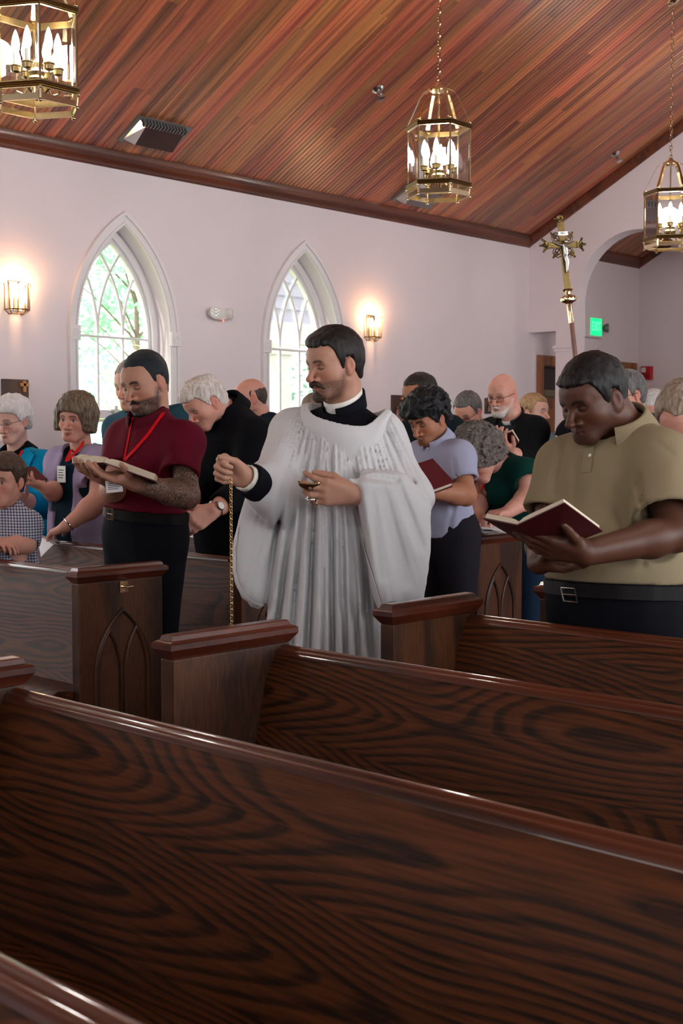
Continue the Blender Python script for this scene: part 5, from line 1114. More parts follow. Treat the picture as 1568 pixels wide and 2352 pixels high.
    for nm, a, b, ra, rb, mt in (('cassock_cuff', elR + (wrR - elR) * 0.55, wrR - (wrR - elR) * 0.02, 0.056, 0.049, M_CAS), ('shirt_cuff', elR + (wrR - elR) * 0.6, wrR + unit(wrR - elR) * 0.010, 0.043, 0.041, plain('shirt_cuff_white', (228, 226, 214), 0.7))):
        q = S(); dr_ = unit(wrR - elR); q.rc(a, b + dr_ * 0.05, ra, rb, 0.01); q.post += [plane_cut(b, dr_), hollow(b - dr_ * 0.03, b + dr_ * 0.2, rb - 0.006, rb - 0.006)]; q.post.append(folds(frame_from(dr_), 0.004, (30, 30, 10), 3)); np_mesh(nm, *q.mesh(0.0055), mt, r, base)
    # ---- surplice
    CAMF = FV; CA3 = np.stack([RV, FV, UV], 1)
    def bag(poly, D0, H, wr_, tiltx=0.0, tilty=0.0):
        """hanging cloth bag: traced outline at its own distance, pillowed to a real thickness"""
        pts = np.array([[(a - CX) / FPX * D0, -(b - CY) / FPX * D0] for a, b in poly]); n = len(pts); c0 = pts.mean(0)
        def fn(P):
            q_ = (P - CAM) @ CA3; X, Z, Y = q_[:, 0], q_[:, 2], q_[:, 1]; p = np.stack([X, Z], 1)
            d = np.full(len(p), 1e9); sgn = np.ones(len(p))
            for i in range(n):
                a, b = pts[i], pts[i - 1]; e = b - a; w_ = p - a; t_ = np.clip((w_ @ e) / (e @ e), 0, 1); bq = w_ - t_[:, None] * e; d = np.minimum(d, (bq * bq).sum(1))
                c1 = p[:, 1] >= a[1]; c2 = p[:, 1] < b[1]; c3 = e[0] * w_[:, 1] > e[1] * w_[:, 0]; fl = (c1 & c2 & c3) | (~c1 & ~c2 & ~c3); sgn = np.where(fl, -sgn, sgn)
            d2 = np.sqrt(d) * sgn
            ins = np.clip(-d2 / wr_, 0, 1); h = H * np.sqrt(np.clip(1 - (1 - ins) ** 2, 0, 1)) + 0.004
            f0 = D0 + tiltx * (X - c0[0]) + tilty * (Z - c0[1]); dy = np.abs(Y - f0) - h
            return np.where(d2 > 0, np.sqrt(np.maximum(d2, 0) ** 2 + np.maximum(dy, 0) ** 2), np.maximum(dy * 0.75, d2))
        return fn
    q = S()
    q.el(nk - t.u * 0.17 + t.f * 0.01, V(0.172, 0.130, 0.18), t.A, 0.06)
    for sh in (shR, shL): q.rc(nk - t.u * 0.030, sh, 0.046, 0.060, 0.05)
    top = nk - t.u * 0.16 + t.f * 0.02; bot = U(735, 1690, 4.18)
    q.rc(top, U(752, 1250, 4.16), 0.155, 0.165, 0.08); q.rc(U(752, 1250, 4.16), bot, 0.165, 0.225, 0.08)
    q.rc(shR, elR, 0.062, 0.068, 0.06); q.rc(elR, elR + (wrR - elR) * 0.36, 0.074, 0.068, 0.04); q.rc(shR, U(612, 1098, 4.02), 0.062, 0.050, 0.05); q.rc(U(612, 1098, 4.02), U(592, 1092, 3.97), 0.050, 0.034, 0.03)
    q.rc(shL, elL, 0.066, 0.072, 0.06); q.rc(elL, elL + (wrL - elL) * 0.55, 0.068, 0.056, 0.05)
    bagL = bag([(792, 1098), (860, 1082), (930, 1085), (984, 1140), (990, 1180), (986, 1290), (979, 1392), (940, 1398), (902, 1400), (874, 1396), (856, 1340), (832, 1240), (808, 1150)], 4.02, 0.060, 0.07, tiltx=0.55)
    bagR = bag([(592, 1085), (618, 1078), (650, 1110), (662, 1200), (660, 1300), (640, 1380), (616, 1396), (580, 1390), (556, 1370), (541, 1335), (535, 1290), (539, 1240), (550, 1195), (566, 1140)], 4.14, 0.055, 0.06, tiltx=0.35)
    q.fn(bagL, 0.035); q.fn(bagR, 0.035)
    lo, hi = q.bounds(); lo = np.minimum(lo, U(535, 1400, 4.1) - 0.05); hi = np.maximum(hi, U(990, 1100, 4.1) + 0.05)
    CYL = nk + t.f * 0.026 - t.r * 0.022
    def neckd(P): w_ = P - CYL; return (np.sqrt(((w_ @ t.r) / 0.132) ** 2 + ((w_ @ t.f) / 0.120) ** 2) - 1) * 0.118
    zn = nk[2]
    def pleats(P, d):
        w_ = P - CYL; nd = neckd(P); ph = np.arctan2(w_ @ t.r, w_ @ t.f); q_ = (P - CAM) @ CA3; X = q_[:, 0] / q_[:, 1] * FPX + CX; Yp = CY - q_[:, 2] / q_[:, 1] * FPX
        ang = np.arctan((X - 772) / (Yp - 720)); fine = np.cos(190 * ang + 5 * vnoise(np.stack([ang * 22, Yp / 150, 0 * ph], 1))); wf = np.clip((nd - 0.014) / 0.010, 0, 1) * np.exp(-np.clip(nd - 0.035, 0, 1) / 0.085) * np.clip((0.62 - np.abs(ang)) * 4, 0, 1) * np.clip((Yp - 930) / 30, 0, 1)
        u1 = (X - 765 + (Yp - 960) * 0.05) / (20 + np.clip(Yp - 960, 0, 500) * 0.025); mid = np.cos(2 * PI * u1 + 4 * vnoise(np.stack([u1 * 0.5, Yp / 300, 0 * u1], 1))); bw = np.clip(1.3 - np.abs((X - 750) / 115), 0, 1); wm = np.clip((Yp - 990) / 120, 0, 1) * bw
        L_ = P @ CA3; sl_ = 1 - np.abs(2 * vnoise(np.stack([(L_[:, 0] + 0.45 * L_[:, 2]) * 8, L_[:, 1] * 2, L_[:, 2] * 1.8], 1) + 4) - 1)
        return d - 0.0062 * wf * fine - 0.0022 * wm * mid - (1 - bw) * 0.014 * (sl_ - 0.5)
    VAL = [(692, 1000, 626, 1540, 11, 0.050), (708, 992, 664, 1540, 9, 0.048), (728, 992, 704, 1560, 9, 0.073), (746, 1000, 740, 1560, 6, 0.031), (760, 995, 764, 1560, 8, 0.073), (777, 992, 794, 1540, 9, 0.050), (792, 985, 822, 1520, 10, 0.048), (806, 980, 852, 1520, 12, 0.048), (672, 1010, 598, 1460, 10, 0.036)]
    CRE = [(812, 1094, 912, 1104, 8, 0.018), (908, 1102, 968, 1260, 13, 0.014), (940, 1098, 980, 1160, 9, 0.012), (880, 1110, 930, 1340, 16, 0.011), (848, 1120, 880, 1330, 12, 0.008), (870, 960, 905, 1060, 14, 0.008), (645, 975, 600, 1060, 9, 0.008)]
    base_s = S(); base_s.p = list(q.p)
    q.post += [band(pleats), valleys(VAL, 0.45), valleys(CRE), lambda P, d: smax(d, -np.where(P[:, 2] > zn - 0.16, neckd(P), 1.0), 0.006), lambda P, d: np.maximum(d, (FLOOR + 0.36) - P[:, 2])]
    M_SUR = cloth('white_surplice_linen', (210, 210, 213), 0.8, 700, 0.12, 0.02)
    np_mesh('surplice', *q.mesh(0.0065, lo, hi, 0.04), M_SUR, r, base)
    ysol = S(); ysol.p = list(base_s.p); ysol.post += [lambda P, d: smax(d - 0.0105, np.abs(neckd(P) - 0.010) - 0.012, 0.006), lambda P, d: np.maximum(d, zn - 0.19 - P[:, 2])]
    np_mesh('yoke', *ysol.mesh(0.0040, nk - 0.2, nk + 0.2, 0.0), M_SUR, r, base)
    # stitched hems of both sleeves
    M_HEM = cloth('hem_linen', (220, 219, 220), 0.8, 500, 0.2, 0.02)
    lay_ribbon('sleeve_hem', q, [(800, 1112), (812, 1160), (834, 1245), (858, 1335), (874, 1390)], 0.016, M_HEM, r, base, 0.002)
    lay_ribbon('sleeve_hem', q, [(548, 1210), (540, 1260), (540, 1310), (547, 1340), (562, 1368), (585, 1385), (604, 1390)], 0.012, M_HEM, r, base, 0.002)
    t.shoes(r, base, M_SHOE)
    m = MB(); gp = U(722, 1156, 3.84); gx = unit(U(735, 1150, 3.84) - gp)
    # ring on the finger
    rp_ = trace(aL, 724, 1156); 
    if rp_ is not None:
        m.tube([rp_ - base + 0.0095 * (V(0, 0, 1) * math.cos(a) + unit(np.cross(fL, V(0, 0, 1))) * math.sin(a)) for a in np.linspace(0, 2 * PI, 14, endpoint=False)], 0.0016, 6, closed=True); m.build('ring', M_BRASS, r, True)
    # ---- thurible on its chain: hangs plumb from the fist
    hp = U(530, 1100, 3.87); tp = U(528, 1062, 3.86)
    th = empty('thurible', (hp[0], hp[1], FLOOR + 0.16), 'gold censer chain hanging from the priest\'s raised fist', 'thurible')
    z = hp[2]; m = MB(); k = 0; zb = FLOOR + 0.16
    while z > zb + 0.22:
        m.tube([((0.0036 * math.cos(a_) if k % 2 else 0.0014 * math.cos(a_)), (0.0014 * math.cos(a_) if k % 2 else 0.0036 * math.cos(a_)), z - zb - 0.005 + 0.0068 * math.sin(a_)) for a_ in [2 * PI * i / 8 for i in range(8)]], 0.0013, 5, closed=True); z -= 0.0092; k += 1
    m.build('chain', plain('gold_chain', (198, 164, 112), 0.25, 1.0), th, True)
    m = MB(); m.lathe([(0.02, 0.0), (0.035, 0.004), (0.02, 0.015), (0.05, 0.04), (0.06, 0.075), (0.056, 0.09)], (0, 0, -0.16), 20); m.build('bowl', M_BRASS, th, True)
    m = MB(); m.lathe([(0.058, 0.0), (0.055, 0.02), (0.035, 0.05), (0.03, 0.08), (0.012, 0.12), (0.01, 0.15), (0.018, 0.165), (0.004, 0.18)], (0, 0, -0.07), 20); m.build('lid', M_BRASS, th, True)
    m = MB()
    for k in range(3): a_ = 2 * PI * k / 3; m.tube([(0.058 * math.cos(a_), 0.058 * math.sin(a_), -0.075), (0.03 * math.cos(a_), 0.03 * math.sin(a_), 0.12), (0, 0, 0.235)], 0.0018, 6)
    m.build('suspension_chain', M_BRASS, th, True)
    # ---- incense boat held in his left hand
    bp_ = U(712, 1112, 3.87); bo = empty('incense_boat', bp_, 'small silver and brass incense boat gripped in the priest\'s hand', 'incense boat')
    ax = RV; m = MB(); 
    pts = []
    for i in range(9):
        u = -1 + 2 * i / 8; wdt = 0.024 * (1 - 0.6 * u * u); ring = []
        for k in range(10): a_ = PI * k / 9; ring.append(RV * u * 0.034 + F0 * wdt * math.cos(a_) * 1.0 + V(0, 0, 1) * (-0.022 * (1 - 0.35 * u * u) * math.sin(a_) + 0.010 * u * u))
        pts += ring
    F = [(i * 10 + k, i * 10 + k + 1, (i + 1) * 10 + k + 1, (i + 1) * 10 + k) for i in range(8) for k in range(9)] + [(i * 10 + 9, i * 10, (i + 1) * 10, (i + 1) * 10 + 9) for i in range(8)]
    m.add(pts, F); m.build('bowl', M_BRASSD, bo, True)
    m = MB(); rim = [RV * u * 0.036 + F0 * sgn * 0.025 * math.sqrt(max(0, 1 - u * u)) + V(0, 0, 0.008 * u * u) for sgn, us in ((1, np.linspace(-1, 1, 10)), (-1, np.linspace(1, -1, 10)[1:-1])) for u in us]; m.tube(rim, 0.0022, 6, closed=True); m.build('rim', M_BRASS, bo, True)
    m = MB(); m.lathe([(0.005, -0.022), (0.006, -0.036), (0.018, -0.044), (0.019, -0.048)], (0, 0, 0), 14); m.build('foot', M_SILVER, bo, True)
    return hd, t
priest()
# ================================================================== the congregation
H_SHORT = [(0, 0.070), (30, 0.072), (48, 0.076), (60, 0.046), (70, 0.010), (77, -0.016), (83, -0.016), (87, 0.024), (106, 0.022), (116, -0.028), (140, -0.062), (180, -0.070)]
def garment(root, base, name, t, mat, e=0.014, sleeves=(), hem=None, vox=0.009, amp=0.006, fr=(13, 13, 5), seed=0.0, vals=None, neck=None, hips=True, extra=None, nr=0.060, back=None):
    """shirt, coat or dress over a torso; sleeves: (points, radii), open at the last point"""
    q = t.solids(e, hips)
    if extra: extra(q)
    for pts, rad in sleeves:
        for i in range(len(pts) - 1): q.rc(pts[i], pts[i + 1], rad[i], rad[i + 1], 0.045)
    q.post.append(folds(t.A, amp, fr, seed))
    if vals: q.post.append(valleys(vals))
    for pts, rad in sleeves:
        dr_ = unit(np.asarray(pts[-1]) - np.asarray(pts[-2])); q.post.append(cutter(pts[-1], dr_, rad[-1] + 0.035)); q.post.append(hollow(np.asarray(pts[-1]) - dr_ * 0.02, np.asarray(pts[-1]) + dr_ * 0.05, rad[-1] - 0.015, rad[-1] - 0.015))
    if hem is not None: q.post.append(plane_cut(hem, -t.u))
    nk0, nk1 = neck if neck is not None else (t.nk - t.u * 0.03 + t.f * 0.02, t.nk + t.u * 0.2); q.post.append(hollow(nk0, nk1, nr, nr + 0.004))
    np_mesh(name, *q.mesh(vox), mat, root, base); return q
def trousers(root, base, t, mat, e=0.012, vox=0.016, amp=0.006, top=None, name='trousers', r=0.085):
    q = t.solids(e * 0.7); t.legs(q, r, e=e); q.post += [folds(np.eye(3), amp, (12, 12, 4), 2.0), plane_cut(t.pel + t.u * 0.10 if top is None else top, t.u), lambda P, d: np.maximum(d, FLOOR + 0.03 - P[:, 2])]
    np_mesh(name, *q.mesh(vox), mat, root, base); return q
def belt(root, base, sol, t, at, mat, h=0.034, off=0.004, buckle=None):
    """strap round the waist: rays from the axis out to the garment surface"""
    c = np.asarray(at, float); n = 60; rows = []
    dirs = np.array([t.r * math.sin(2 * PI * i / n) + t.f * math.cos(2 * PI * i / n) for i in range(n)]); lo = np.zeros(n); hi = np.full(n, 0.36)
    for _ in range(14):
        m = (lo + hi) / 2; e = sol.ev(c + dirs * m[:, None]); lo = np.where(e < 0, m, lo); hi = np.where(e < 0, hi, m)
    v = []; 
    for i in range(n):
        for a, z in ((off, -h / 2), (off + 0.004, -h / 2), (off + 0.004, h / 2), (off, h / 2)): v.append(c + dirs[i] * (hi[i] + a) + t.u * z)
    F = np.array([(i * 4 + k, i * 4 + (k + 1) % 4, ((i + 1) % n) * 4 + (k + 1) % 4, ((i + 1) % n) * 4 + k) for i in range(n) for k in range(4)])
    o = np_mesh('belt', np.array(v), F, mat, root, base); o.data.polygons.foreach_set('use_smooth', [False] * len(o.data.polygons))
    if buckle is not None:
        bp_, bm = buckle; p = trace(sol, *bp_); n_ = grads(sol, p[None])[0]; tg = unit(np.cross(t.u, n_)); uu = np.cross(n_, tg); p = p + n_ * (off + 0.007) - base
        m = MB(); m.tube([p + tg * a * 0.022 + uu * b * 0.020 for a, b in ((-1, -1), (1, -1), (1, 1), (-1, 1))], 0.0028, 6, closed=True); m.tube([p - tg * 0.02, p + tg * 0.02], 0.002, 6); m.build('buckle', bm, o, True)
    return o
def open_book(label, A, B, LA, LB, RA, RB, th=0.020, cover=None, name='hymnal', print_=True):
    """open book from six corners: spine A (head) B (foot), outer corners of both boards"""
    A, B, LA, LB, RA, RB = [np.asarray(q, float) for q in (A, B, LA, LB, RA, RB)]; base = (A + B) / 2; r = empty(name, base, label, 'book', 'burgundy hymnals in people\'s hands'); cover = cover or M_BOOK
    for nm, a, b, oa, ob, sg in (('cover', A, B, LA, LB, 1), ('cover', A, B, RA, RB, -1)):
        nn = unit(np.cross(b - a, oa - a)) * sg; nn = nn if nn[2] > 0 or abs(nn[2]) < 0.15 else -nn
        if np.dot(nn, V(0, 0, 1)) < 0: nn = -nn
        m = MB(); q = [a, b, ob, oa]; m.add([p - base for p in q] + [p - base - nn * 0.003 for p in q], [(0, 1, 2, 3), (7, 6, 5, 4), (0, 4, 5, 1), (1, 5, 6, 2), (2, 6, 7, 3), (3, 7, 4, 0)]); m.build(nm, cover, r)
        N = 8; v = []
        ins = 0.03
        for i in range(N + 1):
            u = i / N * (1 - ins * 1.3); h = th * (0.35 + 0.65 * math.sin(min(1, u * 4.2 + 0.1) * PI / 2)) * (1 - 0.10 * u)
            pa = a + (oa - a) * u; pb = b + (ob - b) * u; pa, pb = pa + (pb - pa) * ins, pb + (pa - pb) * ins; v += [pa - base + nn * 0.0005, pb - base + nn * 0.0005, pb - base + nn * h, pa - base + nn * h]
        f = [(4 * i + k, 4 * i + (k + 1) % 4, 4 * i + 4 + (k + 1) % 4, 4 * i + 4 + k) for i in range(N) for k in range(4)] + [(0, 1, 2, 3), (4 * N, 4 * N + 1, 4 * N + 2, 4 * N + 3)]
        m = MB(); m.add(v, f); pg = m.build('pages', M_PAPER, r, True)
        if print_:
            m = MB()
            for row in range(11):
                t0 = 0.12 + row * 0.072; u0, u1 = 0.30, 0.30 + 0.55 * (0.75 + 0.25 * math.sin(row * 5.1))
                pts = []
                for u in (u0, u1):
                    h = th * (1 - 0.10 * u) + 0.0006
                    for tt in (t0, t0 + 0.016): pa = a + (oa - a) * u; pb = b + (ob - b) * u; pts.append(pa + (pb - pa) * tt - base + nn * h)
                m.add(pts, [(0, 1, 3, 2)])
            m.build('print', M_INK if sg > 0 else M_INKD, pg)
    return r
def closed_book(label, c, ax, ay, w=0.14, h=0.21, th=0.03, name='hymnal'):
    r = empty(name, c, label, 'book', 'burgundy hymnals in people\'s hands'); ax = unit(ax); ay = unit(np.asarray(ay) - ax * np.dot(ax, ay)); az = np.cross(ax, ay); M = Matrix(np.stack([ax, ay, az], 1).tolist()).to_4x4()
    for z in (-th / 2, th / 2 - 0.003): m = MB(); m.box((-w / 2, -h / 2, z), (w / 2, h / 2, z + 0.003), M); m.build('cover', M_BOOK, r)
    m = MB(); m.box((-w / 2 + 0.002, -h / 2 + 0.004, -th / 2 + 0.003), (w / 2 - 0.006, h / 2 - 0.004, th / 2 - 0.003), M); m.build('pages', M_PAPER, r)
    m = MB(); m.box((-w / 2 - 0.003, -h / 2, -th / 2), (-w / 2 + 0.001, h / 2, th / 2), M); m.build('spine', M_BOOK, r); return r
def card(root, base, name, c, ax, ay, w, h, mat, par=None):
    ax = unit(ax); ay = unit(np.asarray(ay) - ax * np.dot(ax, ay)); az = np.cross(ax, ay); M = Matrix.Translation(Vector(np.asarray(c) - base)) @ Matrix(np.stack([ax, ay, az], 1).tolist()).to_4x4(); m = MB(); m.box((-w / 2, -h / 2, -0.001), (w / 2, h / 2, 0.001), M); o = m.build(name, mat, par or root)
    m = MB()
    for k in range(4): m.box((-w * 0.36, h * (0.22 - 0.15 * k), 0.0011), (w * (0.34 - 0.1 * (k % 2)), h * (0.27 - 0.15 * k), 0.0014), M)
    for k in range(4): m.box((-w * 0.36, h * (0.22 - 0.15 * k), -0.0014), (w * (0.34 - 0.1 * (k % 2)), h * (0.27 - 0.15 * k), -0.0011), M)
    m.build('print', M_INKD, o); return o
M_BADGE = plain('badge_card', (222, 232, 232), 0.35)

def red_man():
    stand(333, 1235, 5.06, PY[3] + 0.13)
    D = 5.0; nk = U(352, 968, 5.02); pel = U(333, 1235, 5.06); base = V(pel[0], pel[1], FLOOR)
    r = person(pel, 'man in a burgundy short-sleeved shirt with tattooed forearm reading from an open book')
    hd = Head(U(332, 878, 4.97), 33, 18, 3, 0.98, 'fair', wide=0.98, nose=1.1, jaw=0.95, brow=(30, 22, 22), brow_w=1.35, stub=((34, 26, 26), 0.95, 'full'), lips=(150, 92, 88))
    t = Torso(pel, nk, 38, w=1.0, belly=0.012); t.shR, t.shL = U(288, 1010, 5.10), U(424, 1016, 4.92)
    elL, wrL, elR, wrR = U(428, 1140, 4.82), U(306, 1108, 4.62), U(258, 1128, 4.98), U(262, 1112, 4.72)
    aL = S(); arm(aL, t.shL + (elL - t.shL) * 0.4, elL, wrL, (0.049, 0.045, 0.031)); hand(aL, wrL, U(240, 1090, 4.56) - wrL, V(0, 0, 1.0) - FV * 0.25, -1, ((6, 14, 10), (6, 14, 10), (8, 16, 12), (10, 20, 14)), (6, 2, -2, -7), ((0.55, 0.65, 0.55), (0.8, 0.4, 0.5)), 1.05)
    aR = S(); arm(aR, t.shR + (elR - t.shR) * 0.5, elR, wrR, (0.047, 0.043, 0.030)); hand(aR, wrR, U(215, 1092, 4.66) - wrR, V(0, 0, 1.0) - FV * 0.2, 1, ((8, 20, 14),) * 4, (6, 2, -2, -7), ((0.5, 0.7, 0.5), (0.7, 0.5, 0.5)), 1.02)
    bod = t.body(); t.legs(bod); hq = hd.solids(nk - t.u * 0.02, 0.062)
    def ink(P):
        s_ = np.clip(((P - wrL) @ unit(elL - wrL)) / 0.03, 0, 1) * (np.sqrt(((P - (wrL + elL) / 2) ** 2).sum(1)) < 0.24) * ((P @ RV) > float((wrL - RV * 0.005) @ RV)); return s_
    flesh(r, base, [(hq, 0.0029), (aL, 0.0042), (aR, 0.0045), (bod, 0.018)], hd, ink)
    P, F = hair_mesh(hd, [(0, 0.056), (22, 0.062), (38, 0.072), (52, 0.066), (62, 0.036), (70, 0.006), (77, -0.020), (83, -0.020), (87, 0.024), (106, 0.022), (116, -0.03), (140, -0.064), (180, -0.072)], 0.006, 0.004, 0.005, amp=0.0015, seed=2)
    np_mesh('hair', P, F, hair_mat('cropped_black_hair', (12, 16, 22), (34, 44, 52), (120, 120, 120), 0.6), r, base)
    q = S()
    for sx in (-1, 1): q.rc(hd.w((sx * 0.001, 0.099, -0.0565)), hd.w((sx * 0.024, 0.088, -0.064)), 0.0052, 0.0038, 0.006)
    q.el(hd.w((0, 0.082, -0.107)), V(0.022, 0.013, 0.013), hd.A, 0.01)
    for sx in (-1, 1): q.rc(hd.w((sx * 0.016, 0.076, -0.107)), hd.w((sx * 0.046, 0.022, -0.072)), 0.010, 0.008, 0.01)
    q.post.append(lambda P, d: d - 0.003 * (vnoise(P * 200) - 0.5)); np_mesh('beard', *q.mesh(0.003), hair_mat('black_beard', (16, 14, 16), (50, 42, 42), (160, 160, 80)), r, base)
    M_SH = cloth('burgundy_shirt', (94, 14, 34), 0.8, 600, 0.1, 0.06); hem = U(330, 1172, 5.0)
    cuffL = U(412, 1090, 4.84); cuffR = U(268, 1082, 5.02)
    q = garment(r, base, 'shirt', t, M_SH, 0.016, (((t.shL, cuffL), (0.068, 0.072)), ((t.shR, cuffR), (0.066, 0.068))), hem, 0.0075, 0.006, (11, 11, 5), 1.0,
                [(395, 1010, 408, 1070, 6, 0.012), (300, 985, 290, 1060, 7, 0.007), (330, 1100, 400, 1030, 9, 0.006), (262, 1060, 275, 1130, 8, 0.008), (330, 1130, 395, 1150, 8, 0.006), (290, 1140, 330, 1165, 7, 0.006)], neck=(nk - t.u * 0.02 + t.f * 0.01, hd.w((0, -0.03, -0.03))), nr=0.060)
    CA = frame_from(t.f, t.u + t.f * 0.55); ring_collar('collar', nk + t.u * 0.016 + t.f * 0.032, CA, cloth('burgundy_collar', (82, 12, 30), 0.8, 600, 0.1, 0.06), r, base, 0.064, 0.073, 0.030, 0.046, 0.018, 14, 0.030, 0.06)
    for py in (1012, 1052, 1092): 
        p = trace(q, 314 - (py - 1012) * 0.08, py)
        if p is not None: m = MB(); m.ball(p - base, 0.005, 8); m.build('button', M_BOOK, r, True)
    tq = trousers(r, base, t, M_TROUS, 0.014, 0.011, 0.007, top=hem + t.u * 0.01); belt(r, base, tq, t, hem - t.u * 0.018, M_BELT, 0.036, buckle=((258, 1180), M_BRASS)); t.shoes(r, base, M_SHOE)
    l = lay_ribbon('lanyard', q, [(388, 925), (372, 955), (340, 1000), (312, 1032), (288, 1058)], 0.012, M_LANY, r, base, 0.004)
    lay_ribbon('lanyard_strap', q, [(306, 962), (300, 990), (293, 1025), (286, 1058)], 0.007, M_LANY, l, base, 0.004)
    p = U(262, 1117, 4.58); card(r, base, 'name_badge', p, RV + V(0, 0, 0.1), V(0, 0, 1), 0.058, 0.042, M_WPAPER, l)
    open_book('open burgundy hymnal in the hands of the man in the burgundy shirt', U(238, 1062, 4.56), U(257, 1066, 4.77), U(162, 1065, 4.62), U(184, 1056, 4.86), U(357, 1104, 4.46), U(362, 1110, 4.66), 0.024)
red_man()

def beige_man():
    stand(1418, 1405, 3.62, PY[3] + 0.16)
    nk = U(1432, 992, 3.62); pel = U(1418, 1405, 3.62); base = V(pel[0], pel[1], FLOOR)
    r = person(pel, 'dark-haired man in a beige polo shirt bowing over an open burgundy book')
    hd = Head(U(1360, 915, 3.55), 54, 22, 0, 0.95, 'brown', wide=1.02, nose=1.15, fat=0.005, brow=(20, 14, 12), brow_w=1.3, lips=(84, 46, 42), stub=((40, 26, 22), 0.35, 'full'))
    t = Torso(pel, nk, 33, w=1.12, dep=1.1, belly=0.05); t.shR, t.shL = U(1298, 1072, 3.72), U(1518, 1062, 3.48)
    elL, wrL, elR, wrR = U(1552, 1226, 3.38), U(1344, 1270, 3.24), U(1250, 1240, 3.66), U(1238, 1292, 3.40)
    aL = S(); arm(aL, t.shL + (elL - t.shL) * 0.55, elL, wrL, (0.054, 0.045, 0.032)); hand(aL, wrL, U(1262, 1254, 3.24) - wrL, FV * 0.55 + V(0, 0, 0.7), -1, ((8, 12, 8), (10, 14, 8), (12, 16, 10), (14, 18, 12)), (5, 1, -2, -6), ((0.45, 0.80, -0.25), (0.60, 0.75, -0.1)), 1.06)
    aR = S(); arm(aR, t.shR + (elR - t.shR) * 0.55, elR, wrR, (0.052, 0.044, 0.032)); hand(aR, wrR, U(1305, 1296, 3.34) - wrR, V(0, 0, 1.0) - FV * 0.1, 1, ((10, 22, 14),) * 4, (7, 2, -3, -8), ((0.6, 0.6, 0.4), (0.8, 0.4, 0.4)), 1.06)
    bod = t.body(); t.legs(bod); flesh(r, base, [(hd.solids(nk - t.u * 0.02, 0.070), 0.0026), (aL, 0.0036), (aR, 0.0040), (bod, 0.018)], hd)
    P, F = hair_mesh(hd, [(0, 0.064), (28, 0.064), (44, 0.066), (56, 0.044), (66, 0.012), (75, -0.024), (83, -0.024), (87, 0.026), (106, 0.022), (116, -0.028), (140, -0.060), (180, -0.072)], 0.013, 0.008, 0.010, amp=0.0035, seed=4, grow=lambda x, y, z, az: 0.010 * np.exp(-((y - 0.09) / 0.025) ** 2) * np.clip((z - 0.055) / 0.02, 0, 1))
    np_mesh('hair', P, F, hair_mat('short_black_hair', (7, 6, 7), (26, 22, 22)), r, base)
    M_PO = cloth('beige_polo_pique', (140, 126, 100), 0.9, 420, 0.25, 0.04); hem = U(1415, 1338, 3.5)
    cuffL = U(1534, 1188, 3.38); cuffR = U(1268, 1180, 3.68)
    q = garment(r, base, 'polo_shirt', t, M_PO, 0.018, (((t.shL, cuffL), (0.080, 0.090)), ((t.shR, cuffR), (0.076, 0.084))), hem, 0.0070, 0.006, (9, 9, 4), 3.0,
                [(1460, 1085, 1480, 1180, 9, 0.012), (1300, 1010, 1272, 1130, 12, 0.008), (1330, 1040, 1318, 1150, 12, 0.007), (1400, 1110, 1440, 1230, 14, 0.006), (1470, 1200, 1478, 1300, 10, 0.010), (1380, 1290, 1470, 1300, 10, 0.006), (1500, 1010, 1550, 1050, 7, 0.004)], neck=(nk - t.u * 0.03 + t.f * 0.02, hd.w((0, -0.03, -0.03))), nr=0.069)
    CA = frame_from(t.f, t.u + t.f * 0.55); ring_collar('collar', nk + t.u * 0.018 + t.f * 0.044, CA, M_PO, r, base, 0.074, 0.088, 0.026, 0.056, 0.030, 18, 0.034, 0.02)
    lay_ribbon('placket', q, [(1352, 1030), (1350, 1050), (1346, 1085)], 0.030, M_PO, r, base, 0.001)
    p = trace(q, 1355, 1047); m = MB(); m.ball(p - base, 0.0062, 8); m.build('button', M_WHITEPL, r, True)
    lay_ribbon('sleeve_band', q, [(1474, 1180), (1500, 1186), (1530, 1186), (1566, 1180)], 0.012, M_PO, r, base, 0.001)
    tq = trousers(r, base, t, M_TROUS, 0.016, 0.011, 0.006, top=hem + t.u * 0.012); belt(r, base, tq, t, hem - t.u * 0.022, M_BELT, 0.036, buckle=((1312, 1362), M_SILVER)); t.shoes(r, base, M_SHOE)
    open_book('open burgundy hymnal held low by the man in the beige polo shirt', U(1187, 1204, 3.14), U(1268, 1264, 3.30), U(1108, 1188, 3.26), U(1190, 1238, 3.42), U(1296, 1153, 3.02), U(1384, 1218, 3.22), 0.014)
beige_man()

